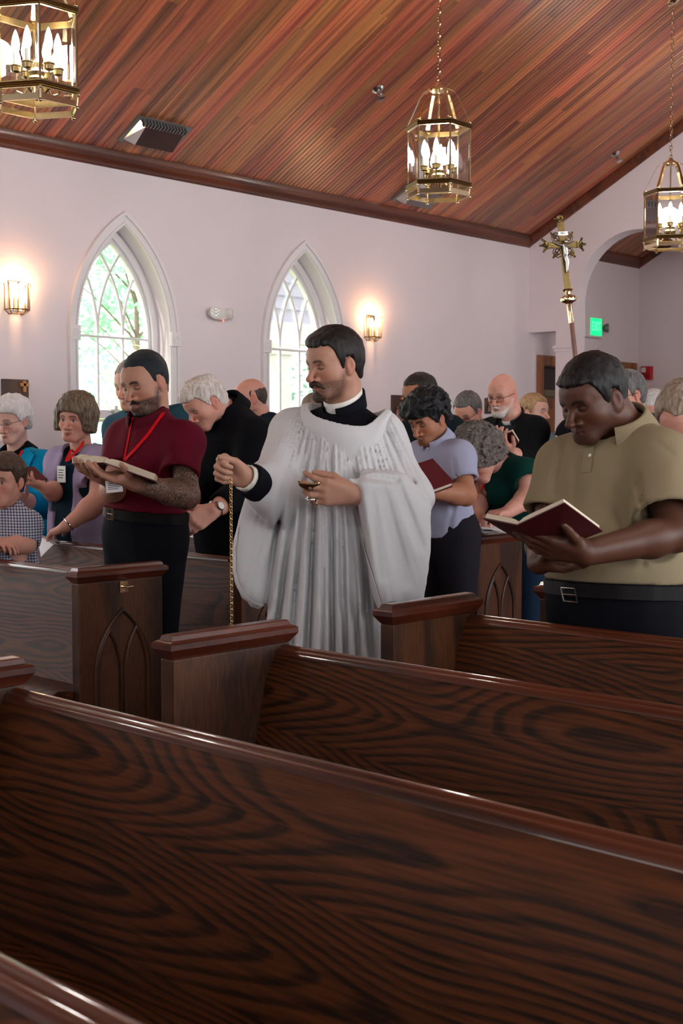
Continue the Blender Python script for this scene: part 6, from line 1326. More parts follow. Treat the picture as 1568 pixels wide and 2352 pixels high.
def old_man():
    stand(535, 1250, 6.12, PY[4] + 0.19)
    nk = U(528, 945, 5.95); pel = U(535, 1250, 6.12); base = V(pel[0], pel[1], FLOOR)
    r = person(pel, 'white-haired man in a black coat bowing low with clasped hands and wristwatch')
    hd = Head(U(468, 925, 5.84), 52, 36, 2, 0.95, 'pink', nose=1.15, brow=(150, 140, 134), lips=(160, 104, 100), age=1.0, fat=0.003)
    t = Torso(pel, nk, 46, w=1.08, dep=1.05, belly=0.03, hunch=0.1); t.shR, t.shL = U(472, 1010, 6.06), U(582, 1004, 5.82)
    elL, wrL, elR, wrR = U(566, 1125, 5.72), U(490, 1172, 5.52), U(450, 1110, 5.98), U(438, 1162, 5.70)
    aL = S(); arm(aL, elL + (wrL - elL) * 0.4, elL + (wrL - elL) * 0.6, wrL, (0.035, 0.035, 0.030)); hand(aL, wrL, U(438, 1205, 5.48) - wrL, FV + V(0, 0, 0.2), -1, ((22, 32, 20),) * 4, (6, 2, -2, -6), ((0.7, 0.6, 0.4), (0.9, 0.3, 0.3)), 1.05)
    hand(aL, wrR, U(432, 1205, 5.56) - wrR, -FV * 0.4 + RV * 0.8, 1, ((30, 40, 24),) * 4, (6, 2, -2, -6), ((0.6, 0.6, 0.3), (0.8, 0.3, 0.3)), 1.05); arm(aL, wrR + V(0, 0, 0.09), wrR + V(0, 0, 0.05), wrR, (0.034, 0.033, 0.030))
    bod = t.body(); t.legs(bod); flesh(r, base, [(hd.solids(nk - t.u * 0.02, 0.062), 0.0032), (aL, 0.0046), (bod, 0.02)], hd)
    P, F = hair_mesh(hd, [(0, 0.062), (25, 0.060), (45, 0.060), (60, 0.040), (70, 0.006), (78, -0.012), (84, -0.010), (88, 0.024), (106, 0.022), (116, -0.03), (140, -0.07), (180, -0.082)], 0.016, 0.012, 0.018, amp=0.006, seed=6, freq=(60, 24, 24), grow=lambda x, y, z, az: 0.012 * np.exp(-((y - 0.085) / 0.03) ** 2) * np.clip((z - 0.05) / 0.02, 0, 1) - 0.030 * np.exp(-((x / 0.030) ** 2 + ((y + 0.035) / 0.040) ** 2)) * np.clip((z - 0.08) / 0.02, 0, 1))
    np_mesh('hair', P, F, hair_mat('white_hair', (166, 154, 148), (240, 232, 224)), r, base)
    M_CO = cloth('black_overcoat', (14, 15, 20), 0.9, 300, 0.25, 0.15); hem = U(535, 1400, 6.1)
    q = garment(r, base, 'coat', t, M_CO, 0.024, (((t.shL, elL, elL + (wrL - elL) * 0.80), (0.078, 0.070, 0.056)), ((t.shR, elR, wrR + V(0, 0, 0.05)), (0.074, 0.066, 0.054))), hem, 0.010, 0.007, (10, 10, 4), 5.0, extra=lambda q: (q.rc(pel, U(535, 1400, 6.12), 0.145, 0.15, 0.06)), neck=(nk - t.u * 0.02, hd.w((0, -0.03, -0.03))), nr=0.062)
    CA = frame_from(t.f, t.u + t.f * 0.55); ring_collar('coat_collar', nk + t.u * 0.016 + t.f * 0.02, CA, M_CO, r, base, 0.070, 0.078, 0.040, 0.06, 0.03, 40, 0.03, 0.1)
    trousers(r, base, t, M_TROUS, 0.012, 0.02); t.shoes(r, base, M_SHOE)
    wp = wrL + unit(elL - wrL) * 0.012; ax = unit(wrL - elL); m = MB(); s1 = unit(np.cross(ax, V(0, 0, 1))); s2 = np.cross(ax, s1); m.tube([wp - base + 0.033 * (s1 * math.cos(a) + s2 * math.sin(a)) for a in np.linspace(0, 2 * PI, 20, endpoint=False)], 0.005, 6, closed=True); wo = m.build('wristwatch', M_SILVER, r, True)
    fc = unit(CAM - wp); fc = unit(fc - ax * np.dot(fc, ax)); m = MB(); M = Matrix.Translation(Vector(wp - base + fc * 0.032)) @ Matrix(np.stack([ax, np.cross(fc, ax), fc], 1).tolist()).to_4x4(); m.lathe([(0.001, 0), (0.018, 0), (0.0195, 0.004), (0.018, 0.008), (0.001, 0.008)], (0, 0, 0), 20, M); m.build('watch_case', M_SILVER, wo, True)
    m = MB(); m.lathe([(0.001, 0.0082), (0.0155, 0.0082), (0.001, 0.0086)], (0, 0, 0), 20, M); m.build('watch_face', M_WHITEPL, wo)
old_man()

def young_man():
    stand(1022, 1228, 5.96, PY[5] + 0.13)
    nk = U(1010, 1028, 5.92); pel = U(1022, 1228, 5.96); base = V(pel[0], pel[1], FLOOR)
    r = person(pel, 'young man with tousled black hair in a pale blue short-sleeved shirt')
    hd = Head(U(982, 962, 5.88), 44, 24, 2, 0.95, 'tan', wide=0.95, nose=1.05, brow=(24, 18, 18), brow_w=1.2, lips=(158, 92, 84), stub=((50, 36, 32), 0.3, 'goat'))
    t = Torso(pel, nk, 42, w=0.82, dep=0.9); t.shR, t.shL = U(968, 1048, 6.02), U(1054, 1050, 5.80)
    elL, wrL, elR, wrR = U(1070, 1138, 5.74), U(985, 1128, 5.55), U(955, 1130, 5.95), U(975, 1125, 5.60)
    aL = S(); arm(aL, t.shL + (elL - t.shL) * 0.4, elL, wrL, (0.047, 0.044, 0.030)); hand(aL, wrL, U(950, 1112, 5.5) - wrL, V(0, 0, 1.0), -1); arm(aL, t.shR + (elR - t.shR) * 0.5, elR, wrR, (0.045, 0.042, 0.030)); hand(aL, wrR, U(955, 1100, 5.5) - wrR, V(0, 0, 1.0), 1)
    bod = t.body(); t.legs(bod); flesh(r, base, [(hd.solids(nk - t.u * 0.02, 0.055), 0.0032), (aL, 0.005), (bod, 0.02)], hd)
    P, F = hair_mesh(hd, [(0, 0.044), (30, 0.040), (48, 0.040), (60, 0.018), (70, -0.004), (78, -0.02), (84, -0.018), (88, 0.018), (106, 0.012), (116, -0.03), (140, -0.064), (180, -0.074)], 0.026, 0.014, 0.018, amp=0.007, seed=8, freq=(70, 70, 40), lumps=0.016, lump_f=34, grow=lambda x, y, z, az: 0.018 * np.exp(-((y - 0.085) / 0.035) ** 2) * np.clip((z - 0.03) / 0.03, 0, 1))
    np_mesh('hair', P, F, hair_mat('tousled_black_hair', (8, 9, 11), (30, 32, 36)), r, base)
    M_SH = cloth('pale_blue_shirt', (168, 170, 196), 0.85, 600, 0.1, 0.04); hem = U(1022, 1232, 5.9)
    cuffL = U(1066, 1102, 5.76); cuffR = U(958, 1092, 6.0)
    q = garment(r, base, 'shirt', t, M_SH, 0.018, (((t.shL, cuffL), (0.060, 0.062)), ((t.shR, cuffR), (0.058, 0.060))), hem, 0.009, 0.008, (11, 11, 5), 7.0, [(1040, 1050, 1046, 1095, 5, 0.010), (1000, 1130, 1040, 1170, 6, 0.008), (1045, 1150, 1030, 1215, 6, 0.008)], nr=0.056)
    CA = frame_from(t.f, t.u + t.f * 0.55); ring_collar('collar', nk + t.u * 0.034 + t.f * 0.024, CA, M_SH, r, base, 0.060, 0.068, 0.034, 0.048, 0.020, 16, 0.03, 0.1)
    p = trace(q, 982, 1030); m = MB(); m.ball(p - base, 0.006, 8); m.build('button', M_WHITEPL, r, True)
    trousers(r, base, t, cloth('charcoal_trousers', (36, 34, 42)), 0.010, 0.014, 0.007); t.shoes(r, base, M_SHOE)
    closed_book('tilted burgundy hymnal beside the pale blue shirt of the young man', U(988, 1096, 5.46), unit(U(1024, 1119, 5.44) - U(976, 1066, 5.52)), unit(U(968, 1117, 5.42) - U(972, 1066, 5.52)) * -1, 0.15, 0.13)
young_man()

def green_woman():
    stand(1192, 1262, 6.86, PY[6] + 0.205)
    nk = U(1150, 1062, 6.56); pel = U(1192, 1262, 6.86); base = V(pel[0], pel[1], FLOOR)
    r = person(pel, 'woman with grey curly hair in a dark green top bent over papers')
    hd = Head(U(1098, 1048, 6.42), 46, 48, 4, 1.02, 'pink', brow=(120, 100, 90), age=0.6)
    t = Torso(pel, nk, 44, w=1.02, dep=0.92, belly=0.0); t.shR, t.shL = U(1112, 1092, 6.74), U(1204, 1088, 6.46)
    elL, wrL, elR, wrR = U(1222, 1136, 6.46), U(1166, 1176, 6.30), U(1096, 1150, 6.70), U(1098, 1182, 6.44)
    aL = S(); arm(aL, t.shL + (elL - t.shL) * 0.4, elL, wrL, (0.056, 0.050, 0.032)); hand(aL, wrL, U(1128, 1182, 6.22) - wrL, V(0, 0, -1.0), -1); arm(aL, t.shR + (elR - t.shR) * 0.5, elR, wrR, (0.055, 0.048, 0.032)); hand(aL, wrR, U(1086, 1188, 6.34) - wrR, V(0, 0, -1.0), 1)
    bod = t.body(); t.legs(bod); flesh(r, base, [(hd.solids(nk - t.u * 0.02, 0.058), 0.0038), (aL, 0.0055), (bod, 0.02)], hd)
    P, F = hair_mesh(hd, [(0, 0.040), (30, 0.030), (50, 0.0), (65, -0.03), (80, -0.05), (110, -0.07), (140, -0.09), (180, -0.095)], 0.034, 0.034, 0.036, amp=0.010, seed=10, freq=(60, 60, 60), lumps=0.022, lump_f=40, vox=0.0045)
    np_mesh('hair', P, F, hair_mat('grey_curly_hair', (58, 52, 50), (142, 132, 126), (70, 70, 70), 0.6, 0.9), r, base)
    q = garment(r, base, 'blouse', t, cloth('dark_green_knit', (10, 54, 48), 0.9, 400, 0.2, 0.08), 0.018, (((t.shL, U(1214, 1108, 6.42)), (0.072, 0.072)), ((t.shR, U(1100, 1122, 6.68)), (0.068, 0.068))), None, 0.011, 0.008, (10, 10, 5), 9.0)
    trousers(r, base, t, cloth('navy_skirt_cloth', (26, 44, 66)), 0.02, 0.02, name='slacks'); t.shoes(r, base, M_SHOE)
    lay_ribbon('lanyard', q, [(1128, 1072), (1118, 1100), (1106, 1130), (1096, 1160)], 0.013, M_LANY, r, base, 0.006); 
    for k, (a, b, c, d) in enumerate((((1088, 1196), (1150, 1186), (1186, 1196), (1112, 1212)), ((1098, 1172), (1150, 1166), (1168, 1180), (1110, 1188)))):
        pts = [U(*a, 6.26), U(*b, 6.40), U(*c, 6.16), U(*d, 6.02)]; z = ZC + 0.045 + 0.012 * k; pts = [V(p[0], p[1], z + 0.012 * math.sin(i * 2.0)) for i, p in enumerate(pts)]; c0 = sum(pts) / 4
        o = empty('song_sheet', c0, ('loose white song sheet lying under the hands of the woman in green', 'second white song sheet stacked above the other before the woman in green')[k], 'paper', 'song sheets'); m = MB(); n_ = 6; v = []
        for i in range(n_ + 1):
            for j in range(n_ + 1):
                u, w_ = i / n_, j / n_; p = (pts[0] * (1 - u) + pts[1] * u) * (1 - w_) + (pts[3] * (1 - u) + pts[2] * u) * w_; v.append(p - c0 + V(0, 0, 0.006 * math.sin(u * 5 + k) * w_))
        m.add(v, [(i * (n_ + 1) + j, i * (n_ + 1) + j + 1, (i + 1) * (n_ + 1) + j + 1, (i + 1) * (n_ + 1) + j) for i in range(n_) for j in range(n_)]); m.build('sheet', M_WPAPER, o, True)
green_woman()

def lavender_woman():
    stand(195, 1262, 6.62, PY[4] + 0.155)
    nk = U(188, 1036, 6.55); pel = U(195, 1262, 6.62); base = V(pel[0], pel[1], FLOOR)
    r = person(pel, 'woman with brown bobbed hair in a lavender cardigan looking at the viewer')
    hd = Head(U(174, 962, 6.50), 16, 6, -4, 0.95, 'pink', wide=1.0, fat=0.004, brow=(84, 60, 50), lips=(150, 56, 62), eyes_open=True, age=0.5)
    t = Torso(pel, nk, 34, w=1.02, dep=1.05, belly=0.02); t.shR, t.shL = U(138, 1062, 6.66), U(236, 1062, 6.46)
    elL, wrL, elR, wrR = U(226, 1152, 6.34), U(150, 1210, 6.30), U(128, 1130, 6.52), U(104, 1122, 6.34)
    aL = S(); arm(aL, t.shL + (elL - t.shL) * 0.3, elL, wrL, (0.055, 0.050, 0.030)); hand(aL, wrL, U(118, 1224, 6.36) - wrL, V(0, 0, -1.0) + FV * 0.3, -1, ((20, 26, 16),) * 4, s=0.95)
    arm(aL, t.shR + (elR - t.shR) * 0.5, elR, wrR, (0.050, 0.044, 0.030)); hand(aL, wrR, U(72, 1106, 6.28) - wrR, V(0, 0, 1.0) - FV * 0.2 - RV * 0.3, 1, ((14, 30, 22),) * 4, s=0.95)
    bod = t.body(); t.legs(bod); flesh(r, base, [(hd.solids(nk - t.u * 0.02, 0.052), 0.0034), (aL, 0.005), (bod, 0.02)], hd)
    P, F = hair_mesh(hd, [(0, 0.046), (20, 0.044), (34, 0.034), (44, 0.00), (52, -0.050), (70, -0.066), (110, -0.075), (150, -0.085), (180, -0.09)], 0.028, 0.024, 0.024, extras=[((0.072, -0.01, 0.02), (0.068, 0.004, -0.055), 0.026, 0.024, 0.03), ((-0.072, -0.01, 0.02), (-0.068, 0.004, -0.055), 0.026, 0.024, 0.03)], amp=0.006, seed=12, freq=(90, 90, 16), vox=0.0042, lumps=0.008, lump_f=22)
    np_mesh('hair', P, F, hair_mat('brown_bobbed_hair', (52, 40, 33), (140, 122, 100)), r, base)
    dq = garment(r, base, 'dress', t, cloth('dark_teal_dress', (14, 36, 48), 0.85), 0.010, (), None, 0.011, 0.005, (12, 12, 5), 11.0, extra=lambda q: (q.rc(pel, pel - V(0, 0, 0.45), 0.125, 0.115, 0.05)), nr=0.066)
    def opened(P, d): w_ = P - t.nk; s_ = w_ @ t.r; return np.maximum(d, np.where((w_ @ t.f) > -0.02, 0.050 + 0.02 * np.clip(-(w_ @ t.u), 0, 1) - np.abs(s_ + 0.01), -1))
    q = t.solids(0.024); q.rc(pel, pel - V(0, 0, 0.18), 0.14, 0.14, 0.05); cl = U(222, 1112, 6.38); cr = elR
    for pts, rad in (((t.shL, cl), (0.070, 0.074)), ((t.shR, cr), (0.068, 0.066))): q.rc(pts[0], pts[1], rad[0], rad[1], 0.045)
    q.post += [folds(t.A, 0.006, (11, 11, 4), 13.0), cutter(cl, cl - t.shL, 0.11), hollow(cl, cl + unit(cl - t.shL) * 0.05, 0.066, 0.066), cutter(cr, cr - t.shR, 0.10), opened, hollow(t.nk - t.u * 0.05 + t.f * 0.03, t.nk + t.u * 0.2, 0.075, 0.08), plane_cut(pel - t.u * 0.2, -t.u)]
    def rib(P, d): return d - 0.0022 * np.cos((P @ t.r) * 420)
    q.post.append(band(rib)); np_mesh('cardigan', *q.mesh(0.009), cloth('lavender_knit', (158, 146, 178), 0.95, 260, 0.3, 0.05), r, base)
    t.shoes(r, base, M_SHOE)
    l = lay_ribbon('lanyard', dq, [(214, 1000), (196, 1030), (175, 1052), (163, 1064)], 0.016, M_LANY, r, base, 0.030); lay_ribbon('lanyard_strap', dq, [(168, 1024), (164, 1046), (160, 1066)], 0.012, M_LANY, l, base, 0.030)
    p = trace(dq, 145, 1090); g = grads(dq, p[None])[0]; card(r, base, 'name_badge', p + g * 0.012, np.cross(V(0, 0, 1), g), V(0, 0, 1) + np.cross(V(0, 0, 1), g) * 0.35, 0.060, 0.082, M_BADGE, l)
    for sx in (-1, 1): m = MB(); e = hd.w((sx * 0.080, -0.002, -0.052)) - base; m.ball(e, 0.006, 8); m.tube([e, e - V(0, 0, 0.018)], 0.003, 6); m.build('earring', plain('blue_bead%d' % sx, (20, 80, 140), 0.3), r, True)
    wp = wrL + unit(elL - wrL) * 0.02; ax = unit(elL - wrL); s1 = unit(np.cross(ax, V(0, 0, 1))); s2 = np.cross(ax, s1); m = MB(); m.tube([wp - base + 0.034 * (s1 * math.cos(a) + s2 * math.sin(a)) for a in np.linspace(0, 2 * PI, 20, endpoint=False)], 0.004, 6, closed=True); m.build('bracelet', M_SILVER, r, True)
    a = [U(84, 1228, 6.42), U(132, 1240, 6.42), U(122, 1252, 6.30), U(94, 1280, 6.28)]; c0 = sum(a) / 4; o = empty('leaflet', c0, 'folded white leaflet under the hand of the lavender cardigan woman', 'paper'); m = MB(); m.add([p - c0 for p in a], [(0, 1, 2, 3)]); m.add([p - c0 + V(0, 0, 0.003) for p in a], [(0, 1, 2, 3)]); m.build('sheet', M_WPAPER, o)
lavender_woman()

def teal_woman():
    stand(40, 1262, 6.98, PY[4] + 0.18)
    nk = U(42, 1044, 6.92); pel = U(40, 1262, 6.98); base = V(pel[0], pel[1], FLOOR)
    r = person(pel, 'white-haired woman in a bright teal blazer at the picture edge')
    hd = Head(U(28, 966, 6.86), 22, 14, 2, 0.97, 'pale', fat=0.004, brow=(120, 104, 98), lips=(168, 52, 58), age=0.8)
    t = Torso(pel, nk, 32, w=1.05, dep=1.05, belly=0.02); t.shR, t.shL = U(-22, 1068, 7.04), U(100, 1070, 6.82)
    elL, wrL, elR, wrR = U(108, 1160, 6.76), U(50, 1150, 6.50), U(-30, 1160, 6.95), U(30, 1140, 6.6)
    aL = S(); arm(aL, elL + (wrL - elL) * 0.5, elL + (wrL - elL) * 0.7, wrL, (0.035, 0.035, 0.029)); hand(aL, wrL, U(30, 1130, 6.4) - wrL, V(0, 0, 1.0), -1, s=0.95); hand(aL, wrR, U(40, 1110, 6.5) - wrR, V(0, 0, 1.0), 1, s=0.95)
    bod = t.body(); t.legs(bod); flesh(r, base, [(hd.solids(nk - t.u * 0.02, 0.054), 0.0036), (aL, 0.0055), (bod, 0.02)], hd)
    P, F = hair_mesh(hd, [(0, 0.066), (28, 0.060), (50, 0.046), (62, 0.02), (72, -0.006), (84, 0.0), (90, 0.016), (108, 0.0), (120, -0.04), (150, -0.07), (180, -0.075)], 0.022, 0.016, 0.02, amp=0.005, seed=14, freq=(90, 60, 40), lumps=0.010, vox=0.0042, grow=lambda x, y, z, az: 0.012 * np.exp(-((y - 0.07) / 0.035) ** 2) * np.clip((z - 0.06) / 0.03, 0, 1))
    np_mesh('hair', P, F, hair_mat('snow_white_hair', (206, 202, 204), (250, 248, 248)), r, base)
    garment(r, base, 'blouse', t, cloth('black_blouse', (14, 16, 22)), 0.010, (), None, 0.012, 0.004, nr=0.064)
    CA = frame_from(t.f, t.u + t.f * 0.55); ring_collar('blouse_collar', nk + t.u * 0.022 + t.f * 0.026, CA, cloth('black_collar', (12, 14, 18)), r, base, 0.066, 0.078, 0.030, 0.065, 0.045, 30, 0.05, 0.1)
    M_T = cloth('teal_blazer', (0, 146, 196), 0.8, 400, 0.12, 0.05)
    def opened(P, d): w_ = P - t.nk; s_ = w_ @ t.r; dp = np.clip(-(w_ @ t.u), 0, 1); return np.maximum(d, np.where((w_ @ t.f) > -0.01, np.clip(0.085 - 0.33 * dp, -0.2, 1) - np.abs(s_), -1))
    q = t.solids(0.026); q.rc(pel, pel - V(0, 0, 0.2), 0.14, 0.14, 0.05); ce = elL + (wrL - elL) * 0.75; cr = elR + (wrR - elR) * 0.7
    for a, b, c in ((t.shL, elL, ce), (t.shR, elR, cr)): q.rc(a, b, 0.072, 0.064, 0.045); q.rc(b, c, 0.064, 0.052, 0.04)
    q.post += [folds(t.A, 0.006, (9, 9, 4), 15.0), opened, hollow(t.nk - t.u * 0.03 + t.f * 0.03, t.nk + t.u * 0.2, 0.080, 0.09), cutter(ce, wrL - elL, 0.09), cutter(cr, wrR - elR, 0.09), plane_cut(pel - t.u * 0.22, -t.u)]
    np_mesh('blazer', *q.mesh(0.010), M_T, r, base)
    s0 = S(); s0.p = list(q.p)
    for sx, pix in ((1, [(62, 1036), (74, 1050), (60, 1075), (48, 1100)]),): lay_ribbon('lapel', s0, pix, [0.03] * 7 + [0.045] * 7 + [0.05] * 4 + [0.02] * 4, M_T, r, base, 0.010)
    lay_ribbon('lanyard', s0, [(52, 1036), (44, 1052), (38, 1066)], 0.014, M_LANY, r, base, 0.004); trousers(r, base, t, cloth('teal_skirt', (0, 118, 170)), 0.02, 0.02, name='skirt'); t.shoes(r, base, M_SHOE)
    for sx in (-1, 1): m = MB(); m.ball(hd.w((sx * 0.080, 0.0, -0.046)) - base, 0.008, 8); m.build('earring', plain('teal_bead%d' % sx, (70, 110, 140), 0.3), r, True)
    spectacles(hd, r, base, M_SILVER)
    closed_book('burgundy hymnal held before the teal blazer beside the boy', U(70, 1094, 6.38), unit(U(90, 1105, 6.36) - U(56, 1072, 6.46)), unit(U(52, 1110, 6.3) - U(56, 1072, 6.46)) * -1, 0.14, 0.11, 0.025)
teal_woman()

def boy():
    stand(15, 1350, 5.66, PY[3] + 0.11)
    nk = U(22, 1176, 5.64); pel = U(15, 1350, 5.66); base = V(pel[0], pel[1], FLOOR)
    r = person(pel, 'young boy in a blue and white checked shirt leaning on the pew')
    hd = Head(U(12, 1104, 5.62), 14, 4, -2, 0.92, 'pink', wide=0.98, jaw=0.85, nose=0.82, brow=(96, 70, 56), lips=(178, 90, 88), eyes_open=True)
    t = Torso(pel, nk, 24, w=0.80, dep=0.85); t.shR, t.shL = U(-42, 1206, 5.70), U(60, 1206, 5.58)
    elL, wrL = U(62, 1252, 5.52), U(-30, 1250, 5.42); elR, wrR = U(-70, 1250, 5.62), U(-10, 1252, 5.45)
    aL = S(); arm(aL, t.shL + (elL - t.shL) * 0.4, elL, wrL, (0.036, 0.034, 0.024)); hand(aL, wrL, U(-60, 1248, 5.40) - wrL, V(0, 0, -1.0), -1, s=0.75); arm(aL, t.shR + (elR - t.shR) * 0.5, elR, wrR, (0.036, 0.034, 0.024)); hand(aL, wrR, U(20, 1250, 5.40) - wrR, V(0, 0, -1.0), 1, s=0.75)
    bod = t.body(); t.legs(bod, 0.06, spread=0.06); flesh(r, base, [(hd.solids(nk - t.u * 0.02, 0.043), 0.0032), (aL, 0.0048), (bod, 0.02)], hd)
    P, F = hair_mesh(hd, [(0, 0.060), (30, 0.052), (48, 0.052), (60, 0.030), (70, 0.004), (78, -0.012), (84, -0.012), (88, 0.024), (106, 0.022), (116, -0.03), (140, -0.06), (180, -0.066)], 0.018, 0.010, 0.012, amp=0.005, seed=16, freq=(110, 60, 50), grow=lambda x, y, z, az: 0.012 * np.exp(-((y - 0.08) / 0.035) ** 2) * np.clip((z - 0.05) / 0.02, 0, 1))
    np_mesh('hair', P, F, hair_mat('boy_brown_hair', (40, 30, 25), (92, 72, 58)), r, base)
    m, N, L, b = new_mat('blue_gingham'); tc = N.new('ShaderNodeTexCoord'); mp = N.new('ShaderNodeMapping'); mp.inputs['Rotation'].default_value = (0, 0, -YAW - 0.3); L.new(tc.outputs['Object'], mp.inputs[0]); sx_ = N.new('ShaderNodeSeparateXYZ'); L.new(mp.outputs[0], sx_.inputs[0]); acc = []
    for i in (0, 2):
        a = N.new('ShaderNodeMath'); a.operation = 'MULTIPLY'; a.inputs[1].default_value = 84; L.new(sx_.outputs[i], a.inputs[0]); c = N.new('ShaderNodeMath'); c.operation = 'PINGPONG'; c.inputs[1].default_value = 0.5; L.new(a.outputs[0], c.inputs[0]); g_ = N.new('ShaderNodeMath'); g_.operation = 'GREATER_THAN'; g_.inputs[1].default_value = 0.25; L.new(c.outputs[0], g_.inputs[0]); acc.append(g_)
    ad = N.new('ShaderNodeMath'); ad.operation = 'ADD'; L.new(acc[0].outputs[0], ad.inputs[0]); L.new(acc[1].outputs[0], ad.inputs[1]); hf = N.new('ShaderNodeMath'); hf.operation = 'MULTIPLY'; hf.inputs[1].default_value = 0.5; L.new(ad.outputs[0], hf.inputs[0])
    mx = N.new('ShaderNodeMix'); mx.data_type = 'RGBA'; mx.inputs[6].default_value = rgb((206, 208, 220)); mx.inputs[7].default_value = rgb((34, 50, 92)); L.new(hf.outputs[0], mx.inputs[0]); L.new(mx.outputs[2], b.inputs['Base Color']); setp(b, Roughness=0.85)
    q = garment(r, base, 'shirt', t, m, 0.014, (((t.shL, U(60, 1250, 5.54)), (0.052, 0.056)), ((t.shR, U(-55, 1250, 5.66)), (0.05, 0.054))), None, 0.009, 0.005, (14, 14, 6), 17.0, nr=0.046)
    CA = frame_from(t.f, t.u + t.f * 0.55); ring_collar('collar', nk + t.u * 0.012 + t.f * 0.014, CA, m, r, base, 0.048, 0.056, 0.026, 0.042, 0.024, 18, 0.028, 0.1)
    trousers(r, base, t, M_TROUS, 0.01, 0.02, r=0.06); t.shoes(r, base, M_SHOE, 0.06)
boy()

def clergyman():
    stand(1190, 1190, 7.55, PY[7] + 0.125)
    nk = U(1182, 966, 7.48); pel = U(1190, 1190, 7.55); base = V(pel[0], pel[1], FLOOR)
    r = person(pel, 'bald clergyman with white beard and spectacles in a black suit')
    hd = Head(U(1153, 906, 7.42), 36, 14, 0, 0.97, 'pink', nose=1.1, brow=(150, 130, 120), stub=((214, 196, 186), 0.45, 'full'), lips=(168, 110, 104), age=0.8)
    t = Torso(pel, nk, 40, w=1.1, dep=1.08, belly=0.03); t.shR, t.shL = U(1130, 992, 7.6), U(1228, 990, 7.36)
    elL, wrL, elR, wrR = U(1222, 1070, 7.24), U(1172, 1040, 7.05), U(1135, 1070, 7.5), U(1140, 1030, 7.2)
    aL = S(); arm(aL, elL + (wrL - elL) * 0.5, elL + (wrL - elL) * 0.7, wrL, (0.035, 0.035, 0.03)); hand(aL, wrL, U(1155, 1020, 7.0) - wrL, V(0, 0, 1.0), -1); hand(aL, wrR, U(1145, 1010, 7.1) - wrR, V(0, 0, 1.0), 1)
    bod = t.body(); t.legs(bod); flesh(r, base, [(hd.solids(nk - t.u * 0.02, 0.062), 0.0038), (aL, 0.006), (bod, 0.02)], hd)
    q = S(); q.el(hd.w((0, 0.070, -0.105)), V(0.036, 0.026, 0.022), hd.A, 0.02)
    for sx in (-1, 1): q.rc(hd.w((sx * 0.02, 0.070, -0.100)), hd.w((sx * 0.060, 0.012, -0.055)), 0.020, 0.011, 0.02); q.rc(hd.w((0, 0.099, -0.057)), hd.w((sx * 0.024, 0.086, -0.068)), 0.006, 0.004, 0.006)
    q.post.append(lambda P, d: d - 0.006 * (vnoise(P * 120) - 0.5)); np_mesh('beard', *q.mesh(0.004), hair_mat('white_beard', (186, 176, 170), (232, 226, 222), (120, 120, 60)), r, base)
    P, F = hair_mesh(hd, [(0, 0.2), (74, 0.2), (80, 0.03), (86, 0.036), (106, 0.036), (130, 0.03), (180, 0.02)], -0.02, 0.002, 0.004, amp=0.002, seed=18, vox=0.005); np_mesh('hair', P, F, hair_mat('grey_fringe_hair', (150, 140, 132), (196, 186, 178)), r, base)
    M_J = cloth('black_suit', (12, 16, 18), 0.85); 
    garment(r, base, 'clerical_shirt', t, cloth('grey_clerical_shirt', (44, 50, 58)), 0.008, (), None, 0.013, 0.003, nr=0.062)
    CA = frame_from(t.f, t.u + t.f * 0.55); band_ring('collar', nk + t.u * 0.006 + t.f * 0.018, CA, cloth('grey_clerical_collar', (34, 40, 46)), r, base, 0.066, 0.074, 0.042, 0.005, 24, 336, 0.1); band_ring('collar_tab', nk + t.u * 0.010 + t.f * 0.018, CA, M_WHITEPL, r, base, 0.064, 0.072, 0.038, 0.004, -28, 28, 0.1)
    def opened(P, d): w_ = P - t.nk; s_ = w_ @ t.r; dp = np.clip(-(w_ @ t.u), 0, 1); return np.maximum(d, np.where((w_ @ t.f) > -0.01, np.clip(0.07 - 0.25 * dp, -0.2, 1) - np.abs(s_), -1))
    q = t.solids(0.024); ce = elL + (wrL - elL) * 0.8; cr = elR + (wrR - elR) * 0.8
    for a, b, c in ((t.shL, elL, ce), (t.shR, elR, cr)): q.rc(a, b, 0.074, 0.066, 0.045); q.rc(b, c, 0.064, 0.052, 0.04)
    q.post += [folds(t.A, 0.007, (9, 9, 4), 19.0), opened, hollow(t.nk - t.u * 0.02 + t.f * 0.02, t.nk + t.u * 0.2, 0.074, 0.08), cutter(ce, wrL - elL, 0.09), cutter(cr, wrR - elR, 0.09)]; np_mesh('jacket', *q.mesh(0.012), M_J, r, base)
    trousers(r, base, t, M_TROUS, 0.012, 0.022); t.shoes(r, base, M_SHOE); spectacles(hd, r, base, None, down=0.006)
    open_book('open burgundy hymnal before the bald clergyman\'s chest', U(1152, 1000, 7.0), U(1166, 1022, 7.1), U(1128, 984, 7.06), U(1140, 1004, 7.18), U(1176, 990, 6.9), U(1192, 1016, 7.02), 0.014)
clergyman()

